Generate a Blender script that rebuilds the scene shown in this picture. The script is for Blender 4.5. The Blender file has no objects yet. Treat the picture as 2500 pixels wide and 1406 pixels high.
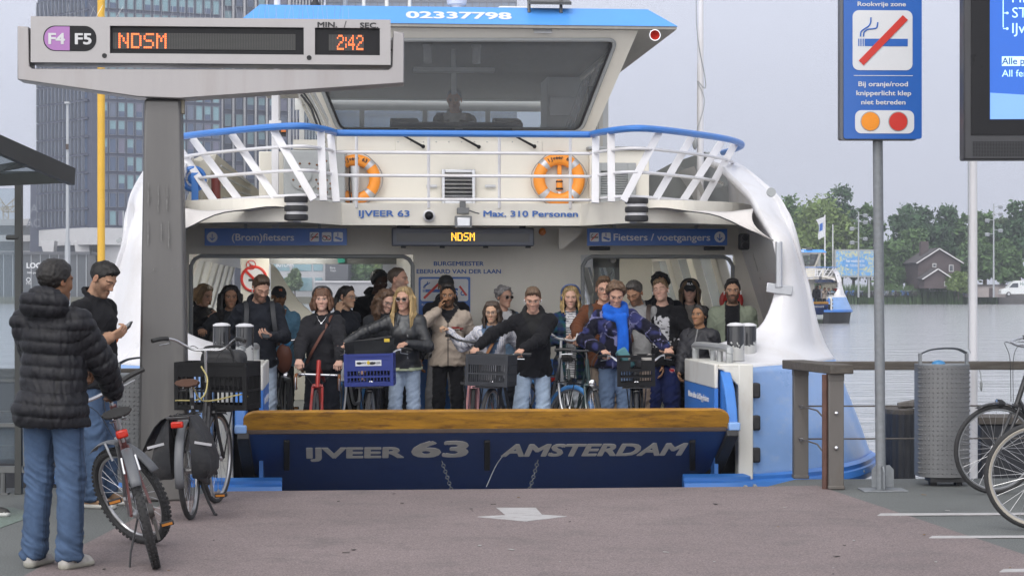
import bpy, math, random
import numpy as np
from mathutils import Vector, Matrix, Euler
R = math.radians
sc = bpy.context.scene
COL = sc.collection.objects
random.seed(7)
FP, CZ = 4900.0, 1.63            # focal length in photo pixels, eye height above the pontoon deck

# ---------------------------------------------------------------- camera, sky, sun, exposure
cd = bpy.data.cameras.new('camera'); cam = bpy.data.objects.new('camera', cd); COL.link(cam)
cam.location = (0, 0, CZ); cam.rotation_euler = (R(90), 0, 0)
cd.sensor_width = 36.0; cd.lens = 36.0 * FP / 2500.0; cd.clip_start = 0.1; cd.clip_end = 6000
sc.camera = cam
SUN_EL, SUN_AZ = 52.0, 200.0     # azimuth measured clockwise from +Y; behind the camera, a little to the left
w = bpy.data.worlds.new('World'); sc.world = w; w.use_nodes = True
nt = w.node_tree; nt.nodes.clear()
def N(nt, t, **k):
 n = nt.nodes.new(t)
 for a, b in k.items(): setattr(n, a, b)
 return n
sky = N(nt, 'ShaderNodeTexSky', sky_type='NISHITA', sun_disc=False)
sky.sun_elevation = R(SUN_EL); sky.sun_rotation = R(SUN_AZ); sky.dust_density = 6; sky.air_density = 1.5
tc = N(nt, 'ShaderNodeTexCoord'); sep = N(nt, 'ShaderNodeSeparateXYZ'); nt.links.new(tc.outputs['Generated'], sep.inputs[0])
rp = N(nt, 'ShaderNodeValToRGB'); nt.links.new(sep.outputs['Z'], rp.inputs[0])
e = rp.color_ramp.elements
e[0].position = 0.0; e[0].color = (.345, .362, .420, 1)
e[1].position = 1.0; e[1].color = (.38, .39, .42, 1)
q = e.new(.16); q.color = (.405, .424, .498, 1)
nz = N(nt, 'ShaderNodeTexNoise'); nz.inputs['Scale'].default_value = 2.2; nz.inputs['Detail'].default_value = 4
mp = N(nt, 'ShaderNodeMapping'); mp.inputs['Scale'].default_value = (1, 1, 3.5)
nt.links.new(tc.outputs['Generated'], mp.inputs[0]); nt.links.new(mp.outputs[0], nz.inputs['Vector'])
mr = N(nt, 'ShaderNodeMapRange'); mr.inputs['To Min'].default_value = 17.2; mr.inputs['To Max'].default_value = 19.6
nt.links.new(nz.outputs[0], mr.inputs[0])
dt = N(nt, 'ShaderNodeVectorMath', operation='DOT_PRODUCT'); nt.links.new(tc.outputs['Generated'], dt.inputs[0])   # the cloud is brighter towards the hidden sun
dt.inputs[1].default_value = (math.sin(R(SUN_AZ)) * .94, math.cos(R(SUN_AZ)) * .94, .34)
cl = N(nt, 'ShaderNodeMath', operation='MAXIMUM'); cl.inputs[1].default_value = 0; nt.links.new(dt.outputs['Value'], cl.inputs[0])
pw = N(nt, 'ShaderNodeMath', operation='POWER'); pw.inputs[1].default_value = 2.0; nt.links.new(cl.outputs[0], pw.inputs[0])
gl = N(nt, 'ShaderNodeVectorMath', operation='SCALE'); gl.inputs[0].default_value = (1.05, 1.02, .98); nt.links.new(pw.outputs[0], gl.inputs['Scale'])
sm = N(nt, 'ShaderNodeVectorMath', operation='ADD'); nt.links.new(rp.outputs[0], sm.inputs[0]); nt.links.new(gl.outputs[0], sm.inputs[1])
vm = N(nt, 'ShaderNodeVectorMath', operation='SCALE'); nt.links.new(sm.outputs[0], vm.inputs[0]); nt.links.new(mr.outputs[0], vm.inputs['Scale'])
mx = N(nt, 'ShaderNodeMix', data_type='RGBA'); mx.inputs[0].default_value = .93
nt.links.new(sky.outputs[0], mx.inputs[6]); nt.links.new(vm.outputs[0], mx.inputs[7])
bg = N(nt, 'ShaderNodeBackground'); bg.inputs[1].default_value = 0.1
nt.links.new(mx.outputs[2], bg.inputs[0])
wo = N(nt, 'ShaderNodeOutputWorld'); nt.links.new(bg.outputs[0], wo.inputs[0])
ld = bpy.data.lights.new('sun', 'SUN'); ld.energy = 0.7; ld.angle = R(16); ld.color = (1, .97, .92)
lo = bpy.data.objects.new('sun', ld); COL.link(lo)
az = R(SUN_AZ); el = R(SUN_EL)
sd = Vector((math.sin(az) * math.cos(el), math.cos(az) * math.cos(el), math.sin(el)))
lo.rotation_euler = sd.to_track_quat('Z', 'Y').to_euler(); lo.location = (0, -5, 30)
sc.view_settings.view_transform = 'Standard'; sc.view_settings.look = 'None'
sc.view_settings.exposure = 0.2; sc.view_settings.gamma = 1
sc.render.engine = 'CYCLES'
sc.cycles.use_denoising = True
sc.cycles.max_bounces = 8; sc.cycles.transparent_max_bounces = 16; sc.cycles.volume_bounces = 0
sc.cycles.use_adaptive_sampling = True; sc.cycles.adaptive_threshold = 0.02
sc.cycles.caustics_reflective = False; sc.cycles.caustics_refractive = False

# ---------------------------------------------------------------- helpers
def W(px, py, Y): return Vector(((px - 1250) * Y / FP, Y, CZ + (703 - py) * Y / FP))
def G(px, py, z=0.0):
 Y = (CZ - z) * FP / (py - 703); return Vector(((px - 1250) * Y / FP, Y, z))
def lin(c):
 if isinstance(c, str):
  c = [int(c[i:i + 2], 16) / 255 for i in (0, 2, 4)]
  return tuple(x / 12.92 if x <= .04045 else ((x + .055) / 1.055) ** 2.4 for x in c)
 return tuple(c)
MATS = {}
def M(name, col=(.5, .5, .5), rough=.5, metal=0.0, var=.12, vs=5.0, bump=0.0, bs=60.0, stretch=None, attr=None,
  dirt=None, dirt_amt=.0, ds=3.0, emit=0.0, spec=.5, coat=0.0, sheen=0.0, trans=None, sss=0.0):
 if name in MATS: return MATS[name]
 m = bpy.data.materials.new(name); m.use_nodes = True; nt = m.node_tree; b = nt.nodes['Principled BSDF']
 L = nt.links.new
 col = lin(col)
 tc = N(nt, 'ShaderNodeTexCoord'); vec = tc.outputs['Object']
 if stretch:
  mp = N(nt, 'ShaderNodeMapping'); mp.inputs['Scale'].default_value = stretch; L(vec, mp.inputs[0]); vec = mp.outputs[0]
 nz = N(nt, 'ShaderNodeTexNoise'); nz.inputs['Scale'].default_value = vs; nz.inputs['Detail'].default_value = 6; nz.inputs['Roughness'].default_value = .62
 L(vec, nz.inputs['Vector'])
 mr = N(nt, 'ShaderNodeMapRange'); mr.inputs['From Min'].default_value = .25; mr.inputs['From Max'].default_value = .75
 mr.inputs['To Min'].default_value = 1 - var; mr.inputs['To Max'].default_value = 1 + var; L(nz.outputs[0], mr.inputs[0])
 vm = N(nt, 'ShaderNodeVectorMath', operation='SCALE'); L(mr.outputs[0], vm.inputs['Scale'])
 if attr:
  at = N(nt, 'ShaderNodeAttribute', attribute_name=attr); L(at.outputs['Color'], vm.inputs[0])
 else: vm.inputs[0].default_value = col
 out = vm.outputs[0]
 if dirt is not None:
  n2 = N(nt, 'ShaderNodeTexNoise'); n2.inputs['Scale'].default_value = ds; n2.inputs['Detail'].default_value = 8; n2.inputs['Roughness'].default_value = .7
  L(vec, n2.inputs['Vector'])
  r2 = N(nt, 'ShaderNodeMapRange'); r2.inputs['From Min'].default_value = .5; r2.inputs['From Max'].default_value = .72; r2.inputs['To Max'].default_value = dirt_amt
  L(n2.outputs[0], r2.inputs[0])
  mm = N(nt, 'ShaderNodeMix', data_type='RGBA'); L(r2.outputs[0], mm.inputs[0]); L(out, mm.inputs[6]); mm.inputs[7].default_value = (*lin(dirt), 1)
  out = mm.outputs[2]
 L(out, b.inputs['Base Color'])
 b.inputs['Roughness'].default_value = rough; b.inputs['Metallic'].default_value = metal
 b.inputs['Specular IOR Level'].default_value = spec; b.inputs['Coat Weight'].default_value = coat; b.inputs['Sheen Weight'].default_value = sheen
 if sss: b.inputs['Subsurface Weight'].default_value = sss; b.inputs['Subsurface Radius'].default_value = (.01, .004, .002)
 if rough < .95:
  rr = N(nt, 'ShaderNodeMapRange'); rr.inputs['To Min'].default_value = max(rough - .1, .02); rr.inputs['To Max'].default_value = min(rough + .12, 1)
  L(nz.outputs[0], rr.inputs[0]); L(rr.outputs[0], b.inputs['Roughness'])
 if emit:
  L(out, b.inputs['Emission Color']); b.inputs['Emission Strength'].default_value = emit
 if bump:
  n3 = N(nt, 'ShaderNodeTexNoise'); n3.inputs['Scale'].default_value = bs; n3.inputs['Detail'].default_value = 5; L(vec, n3.inputs['Vector'])
  bp = N(nt, 'ShaderNodeBump'); bp.inputs['Strength'].default_value = bump; bp.inputs['Distance'].default_value = .02; L(n3.outputs[0], bp.inputs['Height'])
  L(bp.outputs[0], b.inputs['Normal'])
 if trans is not None:
  tr = N(nt, 'ShaderNodeBsdfTransparent'); tr.inputs[0].default_value = (*trans[1], 1)
  ms = N(nt, 'ShaderNodeMixShader'); fr = N(nt, 'ShaderNodeFresnel'); fr.inputs[0].default_value = 1.45
  ad = N(nt, 'ShaderNodeMath', operation='ADD', use_clamp=True); L(fr.outputs[0], ad.inputs[0]); ad.inputs[1].default_value = trans[0]
  L(ad.outputs[0], ms.inputs[0]); L(tr.outputs[0], ms.inputs[1]); L(b.outputs[0], ms.inputs[2])
  L(ms.outputs[0], nt.nodes['Material Output'].inputs[0])
 MATS[name] = m
 return m

def tag(o, label=None, cat=None, group=None, kind=None):
 if label: o['label'] = label
 if cat: o['category'] = cat
 if group: o['group'] = group
 if kind: o['kind'] = kind
 return o
def empty(name, loc=(0, 0, 0), rot=(0, 0, 0), label=None, cat=None, group=None, parent=None):
 o = bpy.data.objects.new(name, None); COL.link(o); o.location = loc; o.rotation_euler = rot; o.parent = parent
 o.empty_display_size = .1
 return tag(o, label, cat, group)
def copy_tree(o, parent=None):
 c = o.copy(); COL.link(c); c.parent = parent
 for ch in list(o.children): copy_tree(ch, c)
 return c
def fast_mesh(name, v, f, mi=None, col=None):
 me = bpy.data.meshes.new(name)
 v = np.asarray(v, np.float32); f = np.asarray(f, np.int32); k = f.shape[1]
 me.vertices.add(len(v)); me.vertices.foreach_set('co', v.ravel())
 me.loops.add(f.size); me.loops.foreach_set('vertex_index', f.ravel())
 me.polygons.add(len(f)); me.polygons.foreach_set('loop_start', np.arange(0, f.size, k, dtype=np.int32))
 if mi is not None: me.polygons.foreach_set('material_index', np.asarray(mi, np.int32))
 me.update(calc_edges=True)
 if col is not None:
  a = me.color_attributes.new('Col', 'FLOAT_COLOR', 'POINT')
  c4 = np.ones((len(v), 4), np.float32); c4[:, :3] = col; a.data.foreach_set('color', c4.ravel())
 return me
def add_obj(name, me, mats, parent=None, smooth=True, angle=None):
 for m in (mats if isinstance(mats, (list, tuple)) else [mats]): me.materials.append(m)
 if smooth:
  me.polygons.foreach_set('use_smooth', np.ones(len(me.polygons), bool))
  if angle: me.set_sharp_from_angle(angle=R(angle))
 o = bpy.data.objects.new(name, me); COL.link(o); o.parent = parent
 return o
_FC = {}
def text_geo(s, bold=0.0):
 k = (s, bold)
 if k not in _FC:
  cu = bpy.data.curves.new('t', 'FONT'); cu.body = s; cu.size = 1; cu.offset = bold; cu.resolution_u = 3
  cu.fill_mode = 'BOTH'; cu.extrude = .02
  o = bpy.data.objects.new('t', cu); COL.link(o)
  dg = bpy.context.evaluated_depsgraph_get(); me = bpy.data.meshes.new_from_object(o.evaluated_get(dg))
  v = np.array([p.co[:] for p in me.vertices]); f = [tuple(p.vertices) for p in me.polygons]
  bpy.data.objects.remove(o); bpy.data.curves.remove(cu); bpy.data.meshes.remove(me)
  _FC[k] = (v, f)
 return _FC[k]
class MB:
 def __init__(s): s.v = []; s.f = []; s.m = []
 def add(s, v, f, mi=0):
  b = len(s.v); s.v += [tuple(p) for p in v]; s.f += [tuple(i + b for i in q) for q in f]
  s.m += [mi] * len(f); return s
 def box(s, c, d, rot=None, mi=0, M4=None):
  x, y, z = d[0] / 2, d[1] / 2, d[2] / 2
  P = [Vector(p) for p in ((-x, -y, -z), (x, -y, -z), (x, y, -z), (-x, y, -z), (-x, -y, z), (x, -y, z), (x, y, z), (-x, y, z))]
  if rot is not None:
   E = rot if isinstance(rot, Matrix) else Euler(rot).to_matrix()
   P = [E @ p for p in P]
  P = [p + Vector(c) for p in P]
  if M4 is not None: P = [M4 @ p for p in P]
  return s.add(P, [(0, 3, 2, 1), (4, 5, 6, 7), (0, 1, 5, 4), (1, 2, 6, 5), (2, 3, 7, 6), (3, 0, 4, 7)], mi)
 def bar(s, a, b, w, h, mi=0, up=(0, 0, 1)):
  a = Vector(a); b = Vector(b); t = (b - a); l = t.length; t.normalize(); u = Vector(up)
  r = t.cross(u)
  if r.length < 1e-4: r = t.cross(Vector((1, 0, 0)))
  r.normalize(); u = r.cross(t)
  E = Matrix((r, t, u)).transposed()
  return s.box((a + b) / 2, (w, l, h), E, mi)
 def tube(s, pts, r, n=8, mi=0, closed=False, caps=True, flat=1.0, up=None):
  P = [Vector(p) for p in pts]; k = len(P)
  rs = r if isinstance(r, (list, tuple)) else [r] * k
  T = []
  for i in range(k):
   a = P[(i - 1) % k] if (i > 0 or closed) else P[i]; b = P[(i + 1) % k] if (i < k - 1 or closed) else P[i]
   T.append((b - a).normalized())
  u = Vector(up) if up else (Vector((0, 0, 1)) if abs(T[0].z) < .9 else Vector((1, 0, 0)))
  V = []
  for i in range(k):
   if up: u = Vector(up)
   u = (u - T[i] * u.dot(T[i])); u.normalize(); rr = T[i].cross(u)
   for j in range(n):
    a = 2 * math.pi * j / n; V.append(P[i] + (u * math.cos(a) * flat + rr * math.sin(a)) * rs[i])
  F = []
  for i in range(k if closed else k - 1):
   i2 = (i + 1) % k
   for j in range(n): j2 = (j + 1) % n; F.append((i * n + j, i * n + j2, i2 * n + j2, i2 * n + j))
  if caps and not closed: F.append(tuple(range(n - 1, -1, -1))); F.append(tuple((k - 1) * n + j for j in range(n)))
  return s.add(V, F, mi)
 def lathe(s, prof, n=16, M4=None, mi=0, caps=True):
  V = []; k = len(prof)
  for (r, z) in prof:
   for j in range(n): a = 2 * math.pi * j / n; V.append(Vector((r * math.cos(a), r * math.sin(a), z)))
  if M4 is not None: V = [M4 @ p for p in V]
  F = [(i * n + j, i * n + (j + 1) % n, (i + 1) * n + (j + 1) % n, (i + 1) * n + j) for i in range(k - 1) for j in range(n)]
  if caps: F.append(tuple(range(n - 1, -1, -1))); F.append(tuple((k - 1) * n + j for j in range(n)))
  return s.add(V, F, mi)
 def prism(s, poly, z0, z1, M4=None, mi=0):
  k = len(poly); V = [Vector((x, y, z0)) for x, y in poly] + [Vector((x, y, z1)) for x, y in poly]
  if M4 is not None: V = [M4 @ p for p in V]
  F = [tuple(range(k - 1, -1, -1)), tuple(range(k, 2 * k))] + [(i, (i + 1) % k, k + (i + 1) % k, k + i) for i in range(k)]
  return s.add(V, F, mi)
 def grid(s, rows, mi=0, close=False):
  n = len(rows[0]); V = [p for r in rows for p in r]; k = len(rows)
  F = [(i * n + j, i * n + (j + 1) % n, (i + 1) * n + (j + 1) % n, (i + 1) * n + j) for i in range(k - 1) for j in range(n if close else n - 1)]
  return s.add(V, F, mi)
 def ball(s, c, r, n=10, m=7, mi=0, M4=None):
  r = r if isinstance(r, (tuple, list)) else (r, r, r)
  V = []; F = []
  for i in range(m + 1):
   t = math.pi * i / m
   for j in range(n):
    a = 2 * math.pi * j / n
    V.append(Vector((c[0] + r[0] * math.sin(t) * math.cos(a), c[1] + r[1] * math.sin(t) * math.sin(a), c[2] + r[2] * math.cos(t))))
  if M4 is not None: V = [M4 @ p for p in V]
  F = [(i * n + j, (i + 1) * n + j, (i + 1) * n + (j + 1) % n, i * n + (j + 1) % n) for i in range(m) for j in range(n)]
  return s.add(V, F, mi)
 def ring(s, R0, r, n=32, m=8, M4=None, mi=0, a0=0, a1=2 * math.pi, flat=1.0):
  cl = abs(a1 - a0 - 2 * math.pi) < 1e-6; k = n if cl else n + 1
  V = []
  for i in range(k):
   a = a0 + (a1 - a0) * i / n
   for j in range(m):
    b = 2 * math.pi * j / m; q = R0 + r * math.cos(b)
    V.append(Vector((q * math.cos(a), q * math.sin(a), r * math.sin(b) * flat)))
  if M4 is not None: V = [M4 @ p for p in V]
  F = [(i * m + j, ((i + 1) % k) * m + j, ((i + 1) % k) * m + (j + 1) % m, i * m + (j + 1) % m) for i in range(n) for j in range(m)]
  if not cl: F.append(tuple(range(m))); F.append(tuple((k - 1) * m + j for j in range(m - 1, -1, -1)))
  return s.add(V, F, mi)
 def text(s, t, M4, w=None, h=None, mi=0, bold=.0, shear=0.0, depth=.004, align='C'):
  """letters in the local XY plane of M4 (x along the line, y up, z out), scaled to width w / cap height h"""
  v, f = text_geo(t); b = bold * .8
  x0, x1 = v[:, 0].min() - b, v[:, 0].max() + b; cap = .70 + 2 * b
  sy = (h / cap) if h else None; sx = (w / (x1 - x0)) if w else None
  sx = sx or sy; sy = sy or sx
  for i, (dx, dy) in enumerate(((0, 0), (b, 0), (-b, 0), (b * .7, b * .7), (-b * .7, -b * .7), (b * .7, -b * .7), (-b * .7, b * .7)) if b else ((0, 0),)):   # a heavy face: the letters struck a little apart
   q = v.copy(); q[:, 0] = (q[:, 0] + dx - {'C': (x0 + x1) / 2, 'L': x0, 'R': x1}[align]) * sx
   q[:, 1] = (q[:, 1] + dy + b) * sy; q[:, 0] += q[:, 1] * shear
   q[:, 2] = np.where(q[:, 2] > 0, depth + i * .00012, .0)
   s.add([M4 @ Vector(p) for p in q], f, mi)
  return s
 def build(s, name, mats, parent=None, smooth=True, angle=35, bevel=0, seg=2, sub=0):
  me = bpy.data.meshes.new(name); me.from_pydata([tuple(p) for p in s.v], [], s.f)
  me.polygons.foreach_set('material_index', s.m); me.update()
  o = add_obj(name, me, mats, parent, smooth, angle)
  if bevel:
   b = o.modifiers.new('b', 'BEVEL'); b.width = bevel; b.segments = seg; b.limit_method = 'ANGLE'; b.angle_limit = R(40)
  if sub:
   b = o.modifiers.new('s', 'SUBSURF'); b.levels = sub; b.render_levels = sub
  return o
def T4(loc, x=(1, 0, 0), y=(0, 0, 1)):
 """matrix whose local X,Y axes are the given world directions"""
 x = Vector(x).normalized(); y = Vector(y); y = (y - x * y.dot(x)).normalized(); z = x.cross(y)
 m = Matrix((x, y, z)).transposed().to_4x4(); m.translation = Vector(loc); return m
def cr(p, n, closed=False):
 """Catmull-Rom resample of a list of points"""
 P = np.array([tuple(q) for q in p], float); k = len(P); out = []
 for i in range(k if closed else k - 1):
  p0 = P[(i - 1) % k] if (i > 0 or closed) else 2 * P[0] - P[1]
  p1 = P[i]; p2 = P[(i + 1) % k]; p3 = P[(i + 2) % k] if (i < k - 2 or closed) else 2 * P[-1] - P[-2]
  for j in range(n):
   t = j / n
   out.append(.5 * (2 * p1 + (p2 - p0) * t + (2 * p0 - 5 * p1 + 4 * p2 - p3) * t * t + (3 * p1 - p0 - 3 * p2 + p3) * t ** 3))
 if not closed: out.append(P[-1])
 return [tuple(q) for q in out]
def crgrid(rows, nu, nv):
 rows = [cr(r, nv) for r in rows]; cols = list(zip(*rows)); cols = [cr(c, nu) for c in cols]; return [list(r) for r in zip(*cols)]
def rrect(x0, y0, x1, y1, r, n=5):
 out = []
 for cx, cy, a in ((x1 - r, y1 - r, 0), (x0 + r, y1 - r, 90), (x0 + r, y0 + r, 180), (x1 - r, y0 + r, 270)):
  for i in range(n + 1): t = R(a + 90 * i / n); out.append((cx + r * math.cos(t), cy + r * math.sin(t)))
 return out
def disc(cx, cy, r, n=24): return [(cx + r * math.cos(2 * math.pi * i / n), cy + r * math.sin(2 * math.pi * i / n)) for i in range(n)]

m_cream = M('cream_paint', (.71, .68, .605), .38, var=.04, vs=2.5, dirt=(.36, .31, .24), dirt_amt=.14, ds=2.2, stretch=(1, 1, .35))
m_white = M('white_hull_paint', (.67, .665, .685), .3, var=.04, vs=1.5, stretch=(1, 1, .4), dirt=(.44, .39, .32), dirt_amt=.38, ds=2.2, bump=.02, bs=3)
m_blue = M('ferry_blue_paint', (.045, .19, .56), .35, var=.1, vs=3, dirt=(.1, .2, .4), dirt_amt=.3, ds=4)
m_lblue = M('hull_light_blue', (.225, .385, .70), .3, var=.10, vs=1.2, stretch=(1.5, 1, 2.5), dirt=(.38, .48, .66), dirt_amt=.55, ds=3.5)
m_navy = M('ramp_navy', (.015, .050, .20), .38, var=.2, vs=3, dirt=(.012, .03, .09), dirt_amt=.5, ds=3)
m_black = M('black_rubber', (.02, .02, .022), .6, var=.2, vs=12)
m_blackg = M('black_gloss', (.008, .008, .010), .3, var=.1, spec=.2)
m_grey = M('grey_paint', (.30, .315, .32), .42, var=.06, vs=4, dirt=(.18, .15, .12), dirt_amt=.2)
m_steelp = M('brushed_steel_dark', (.135, .131, .128), .45, metal=.45, var=.2, vs=2, stretch=(1, 1, .12), dirt=(.24, .22, .2), dirt_amt=.45, ds=2)  # darker copy of the beam's steel, the post's dim reflections put into the colour
m_steel = M('brushed_steel', (.33, .315, .315), .42, metal=.6, var=.12, vs=3, stretch=(1, 1, .08), dirt=(.25, .22, .2), dirt_amt=.5, ds=2.5)
m_chrome = M('chrome', (.72, .72, .74), .14, metal=1, var=.05)
m_alu = M('aluminium', (.55, .56, .58), .33, metal=.9, var=.08)
m_galv = M('galvanised', (.21, .225, .24), .55, metal=.3, var=.18, vs=26, dirt=(.22, .2, .18), dirt_amt=.35, ds=5)
m_orange = M('orange_plastic', (.86, .30, .03), .45, var=.08, vs=6, dirt=(.6, .28, .1), dirt_amt=.3)
m_txtblue = M('blue_lettering', (.03, .10, .36), .5, var=.02)
m_txtwhite = M('white_lettering', (.62, .62, .63), .5, var=.04)
m_txtgrey = M('weathered_lettering', (.62, .60, .57), .5, var=.1, vs=9)
m_signblue = M('sign_blue', (.02, .115, .43), .35, var=.03)
m_signwhite = M('sign_white', (.64, .65, .67), .4, var=.03)
m_red = M('sign_red', (.55, .03, .02), .4, var=.04)
m_glass = M('clear_glass', (.5, .55, .6), .03, var=0, trans=(.08, (.86, .9, .92)))
m_dglass = M('tinted_glass', (.50, .52, .54), .04, var=0, trans=(.17, (.86, .89, .91)))

# ================================================================ ground, water, far shore
m_deck = M('deck_green_grey', (.13, .138, .134), .85, var=.16, vs=.9, bump=.5, bs=170, dirt=(.10, .105, .10), dirt_amt=.55, ds=2.2)
m_lane = M('deck_pink_coating', (.212, .170, .166), .85, var=.16, vs=.55, bump=.5, bs=170, dirt=(.135, .116, .114), dirt_amt=.7, ds=1.9)
m_green = M('deck_green_patch', (.145, .185, .16), .85, var=.2, vs=2, bump=.4, bs=170, dirt=(.15, .16, .15), dirt_amt=.7, ds=1.2)
m_mark = M('road_marking', (.42, .41, .41), .8, var=.12, vs=9, dirt=(.25, .22, .22), dirt_amt=.8, ds=7, bump=.3, bs=140)
for mm, sc_ in ((m_deck, 420), (m_lane, 420), (m_green, 420)):      # aggregate speckle in the coating
 nt = mm.node_tree; b = nt.nodes['Principled BSDF']; src = b.inputs['Base Color'].links[0].from_socket
 tcn = N(nt, 'ShaderNodeTexCoord'); nn = N(nt, 'ShaderNodeTexNoise'); nn.inputs['Scale'].default_value = 95; nn.inputs['Detail'].default_value = 3
 nt.links.new(tcn.outputs['Object'], nn.inputs['Vector'])
 rr = N(nt, 'ShaderNodeMapRange'); rr.inputs['From Min'].default_value = .3; rr.inputs['From Max'].default_value = .7; rr.inputs['To Min'].default_value = .62; rr.inputs['To Max'].default_value = 1.38
 nt.links.new(nn.outputs[0], rr.inputs[0]); vv = N(nt, 'ShaderNodeVectorMath', operation='SCALE')
 nt.links.new(src, vv.inputs[0]); nt.links.new(rr.outputs[0], vv.inputs['Scale']); nt.links.new(vv.outputs[0], b.inputs['Base Color'])
def edgeY(x): return 16.28 + .09 * x
mb = MB(); mb.prism([(-14, -20), (14, -20), (14, 17.75), (2.42, 17.12), (2.08, edgeY(2.08)), (-2.4, edgeY(-2.4)), (-2.55, 16.45), (-14, 15.9)], -.55, 0)
tag(mb.build('pontoon_deck', m_deck, smooth=False), 'grey green coated floating landing stage', 'ground', kind='structure')
mb = MB(); mb.prism([(4.6, 2), (2.52, 16.55), (2.08, edgeY(2.08) - .002), (-2.4, edgeY(-2.4) - .002), (-2.62, 15.4), (-2.75, 12), (-2.95, 2)], .0005, .004)
tag(mb.build('pink_lane', m_lane, smooth=False), 'dull pink coated lane leading to the ferry ramp', 'road', kind='structure')
mb = MB(); mb.prism([(-6, 12.9), (-3.5, 13.3), (-3.42, 14.4), (-3.7, 14.9), (-6, 14.6)], .0005, .004)
tag(mb.build('green_ground_patch', m_green, smooth=False), 'faded green patch of deck coating at the left', 'ground', kind='structure')
mb = MB()
def gpoly(pts, z0=.0045, z1=.008): mb.prism([tuple(G(*p)[:2]) for p in pts][::-1], z0, z1)
gpoly([(1166, 1263), (1234, 1259), (1212, 1241), (1308, 1241), (1323, 1258), (1384, 1262), (1284, 1274)])
gpoly([(2142, 1260), (2700, 1257), (2700, 1252), (2150, 1255)])
gpoly([(2268, 1315), (2700, 1313), (2700, 1308), (2276, 1310)])
gpoly([(2440, 1398), (2700, 1396), (2700, 1390), (2450, 1391)])
tag(mb.build('road_marking', m_mark, smooth=False), 'worn white arrow and lines painted on the deck', 'road marking', kind='structure')

rnd = random.Random(21); mb = MB()                                    # leaves, gum and small litter flecks lying on the deck
for i in range(90):
 x, y = rnd.uniform(-5, 5), rnd.uniform(9.5, 15.9); a = rnd.uniform(0, 6.3); l = rnd.uniform(.008, .035) * rnd.choice((.6, 1, 1.4)); w_ = l * rnd.uniform(.25, .8)
 mb.box((x, y, .010), (l, w_, .003), (0, rnd.uniform(-.1, .1), a), rnd.choice((0, 0, 1, 2)))
tag(mb.build('litter', [M('litter_dark', (.05, .045, .042), .9), M('litter_pale', (.32, .31, .30), .9), M('litter_leaf', (.20, .13, .06), .9)], smooth=False), 'small flecks of litter and leaves scattered on the deck', 'litter', kind='stuff')
m_water = bpy.data.materials.new('water'); m_water.use_nodes = True; nt = m_water.node_tree; b = nt.nodes['Principled BSDF']
b.inputs['Base Color'].default_value = (.42, .43, .45, 1); b.inputs['Roughness'].default_value = .12; b.inputs['IOR'].default_value = 1.33
tcn = N(nt, 'ShaderNodeTexCoord'); prev = None
for scl, st, ds in (((.25, .5, 1), .5, .4), ((.8, 1.8, 1), .6, .16), ((3.0, 6.5, 1), .5, .04)):
 mp = N(nt, 'ShaderNodeMapping'); mp.inputs['Scale'].default_value = scl; nn = N(nt, 'ShaderNodeTexNoise'); nn.inputs['Scale'].default_value = 1; nn.inputs['Detail'].default_value = 4
 nt.links.new(tcn.outputs['Object'], mp.inputs[0]); nt.links.new(mp.outputs[0], nn.inputs['Vector'])
 bp = N(nt, 'ShaderNodeBump'); bp.inputs['Strength'].default_value = st; bp.inputs['Distance'].default_value = ds; nt.links.new(nn.outputs[0], bp.inputs['Height'])
 if prev: nt.links.new(prev, bp.inputs['Normal'])
 prev = bp.outputs[0]
nt.links.new(prev, b.inputs['Normal'])
WZ = -1.0
mb = MB(); mb.add([(-700, -60, WZ), (700, -60, WZ), (700, 900, WZ), (-700, 900, WZ)], [(0, 1, 2, 3)])
tag(mb.build('water', m_water, smooth=False), 'rippled grey harbour water between the landing stage and far shore', 'water', kind='structure')
m_land = M('far_bank_soil', (.12, .12, .09), .95, var=.2, vs=.2)
mb = MB(); mb.prism([(-650, 331), (-60, 333), (20, 332), (60, 331), (650, 331), (650, 880), (-650, 880)], -3, .15)
tag(mb.build('far_bank', m_land, smooth=False), 'low far bank behind the water', 'ground', kind='structure')

# ---- reeds, stuff
m_reed = M('reed_green', (.085, .15, .05), .8, var=.45, vs=.3)
rnd = random.Random(3); mb = MB()
for i in range(5200):
 x = rnd.uniform(44, 79.3); y = rnd.uniform(327.5, 332.5); h = rnd.uniform(1.1, 2.5); a = rnd.uniform(0, 3.14); wv = .16
 bx = math.cos(a) * wv; by = math.sin(a) * wv; l = rnd.uniform(-.4, .4)
 mb.add([(x - bx, y - by, -1.05), (x + bx, y + by, -1.05), (x + bx * .4 + l * .6, y + by * .4, h * .55), (x + l, y, h)], [(0, 1, 2), (0, 2, 3)])
tag(mb.build('reeds', m_reed, smooth=False), 'strip of green reeds along the far bank', 'reeds', kind='stuff')

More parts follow.
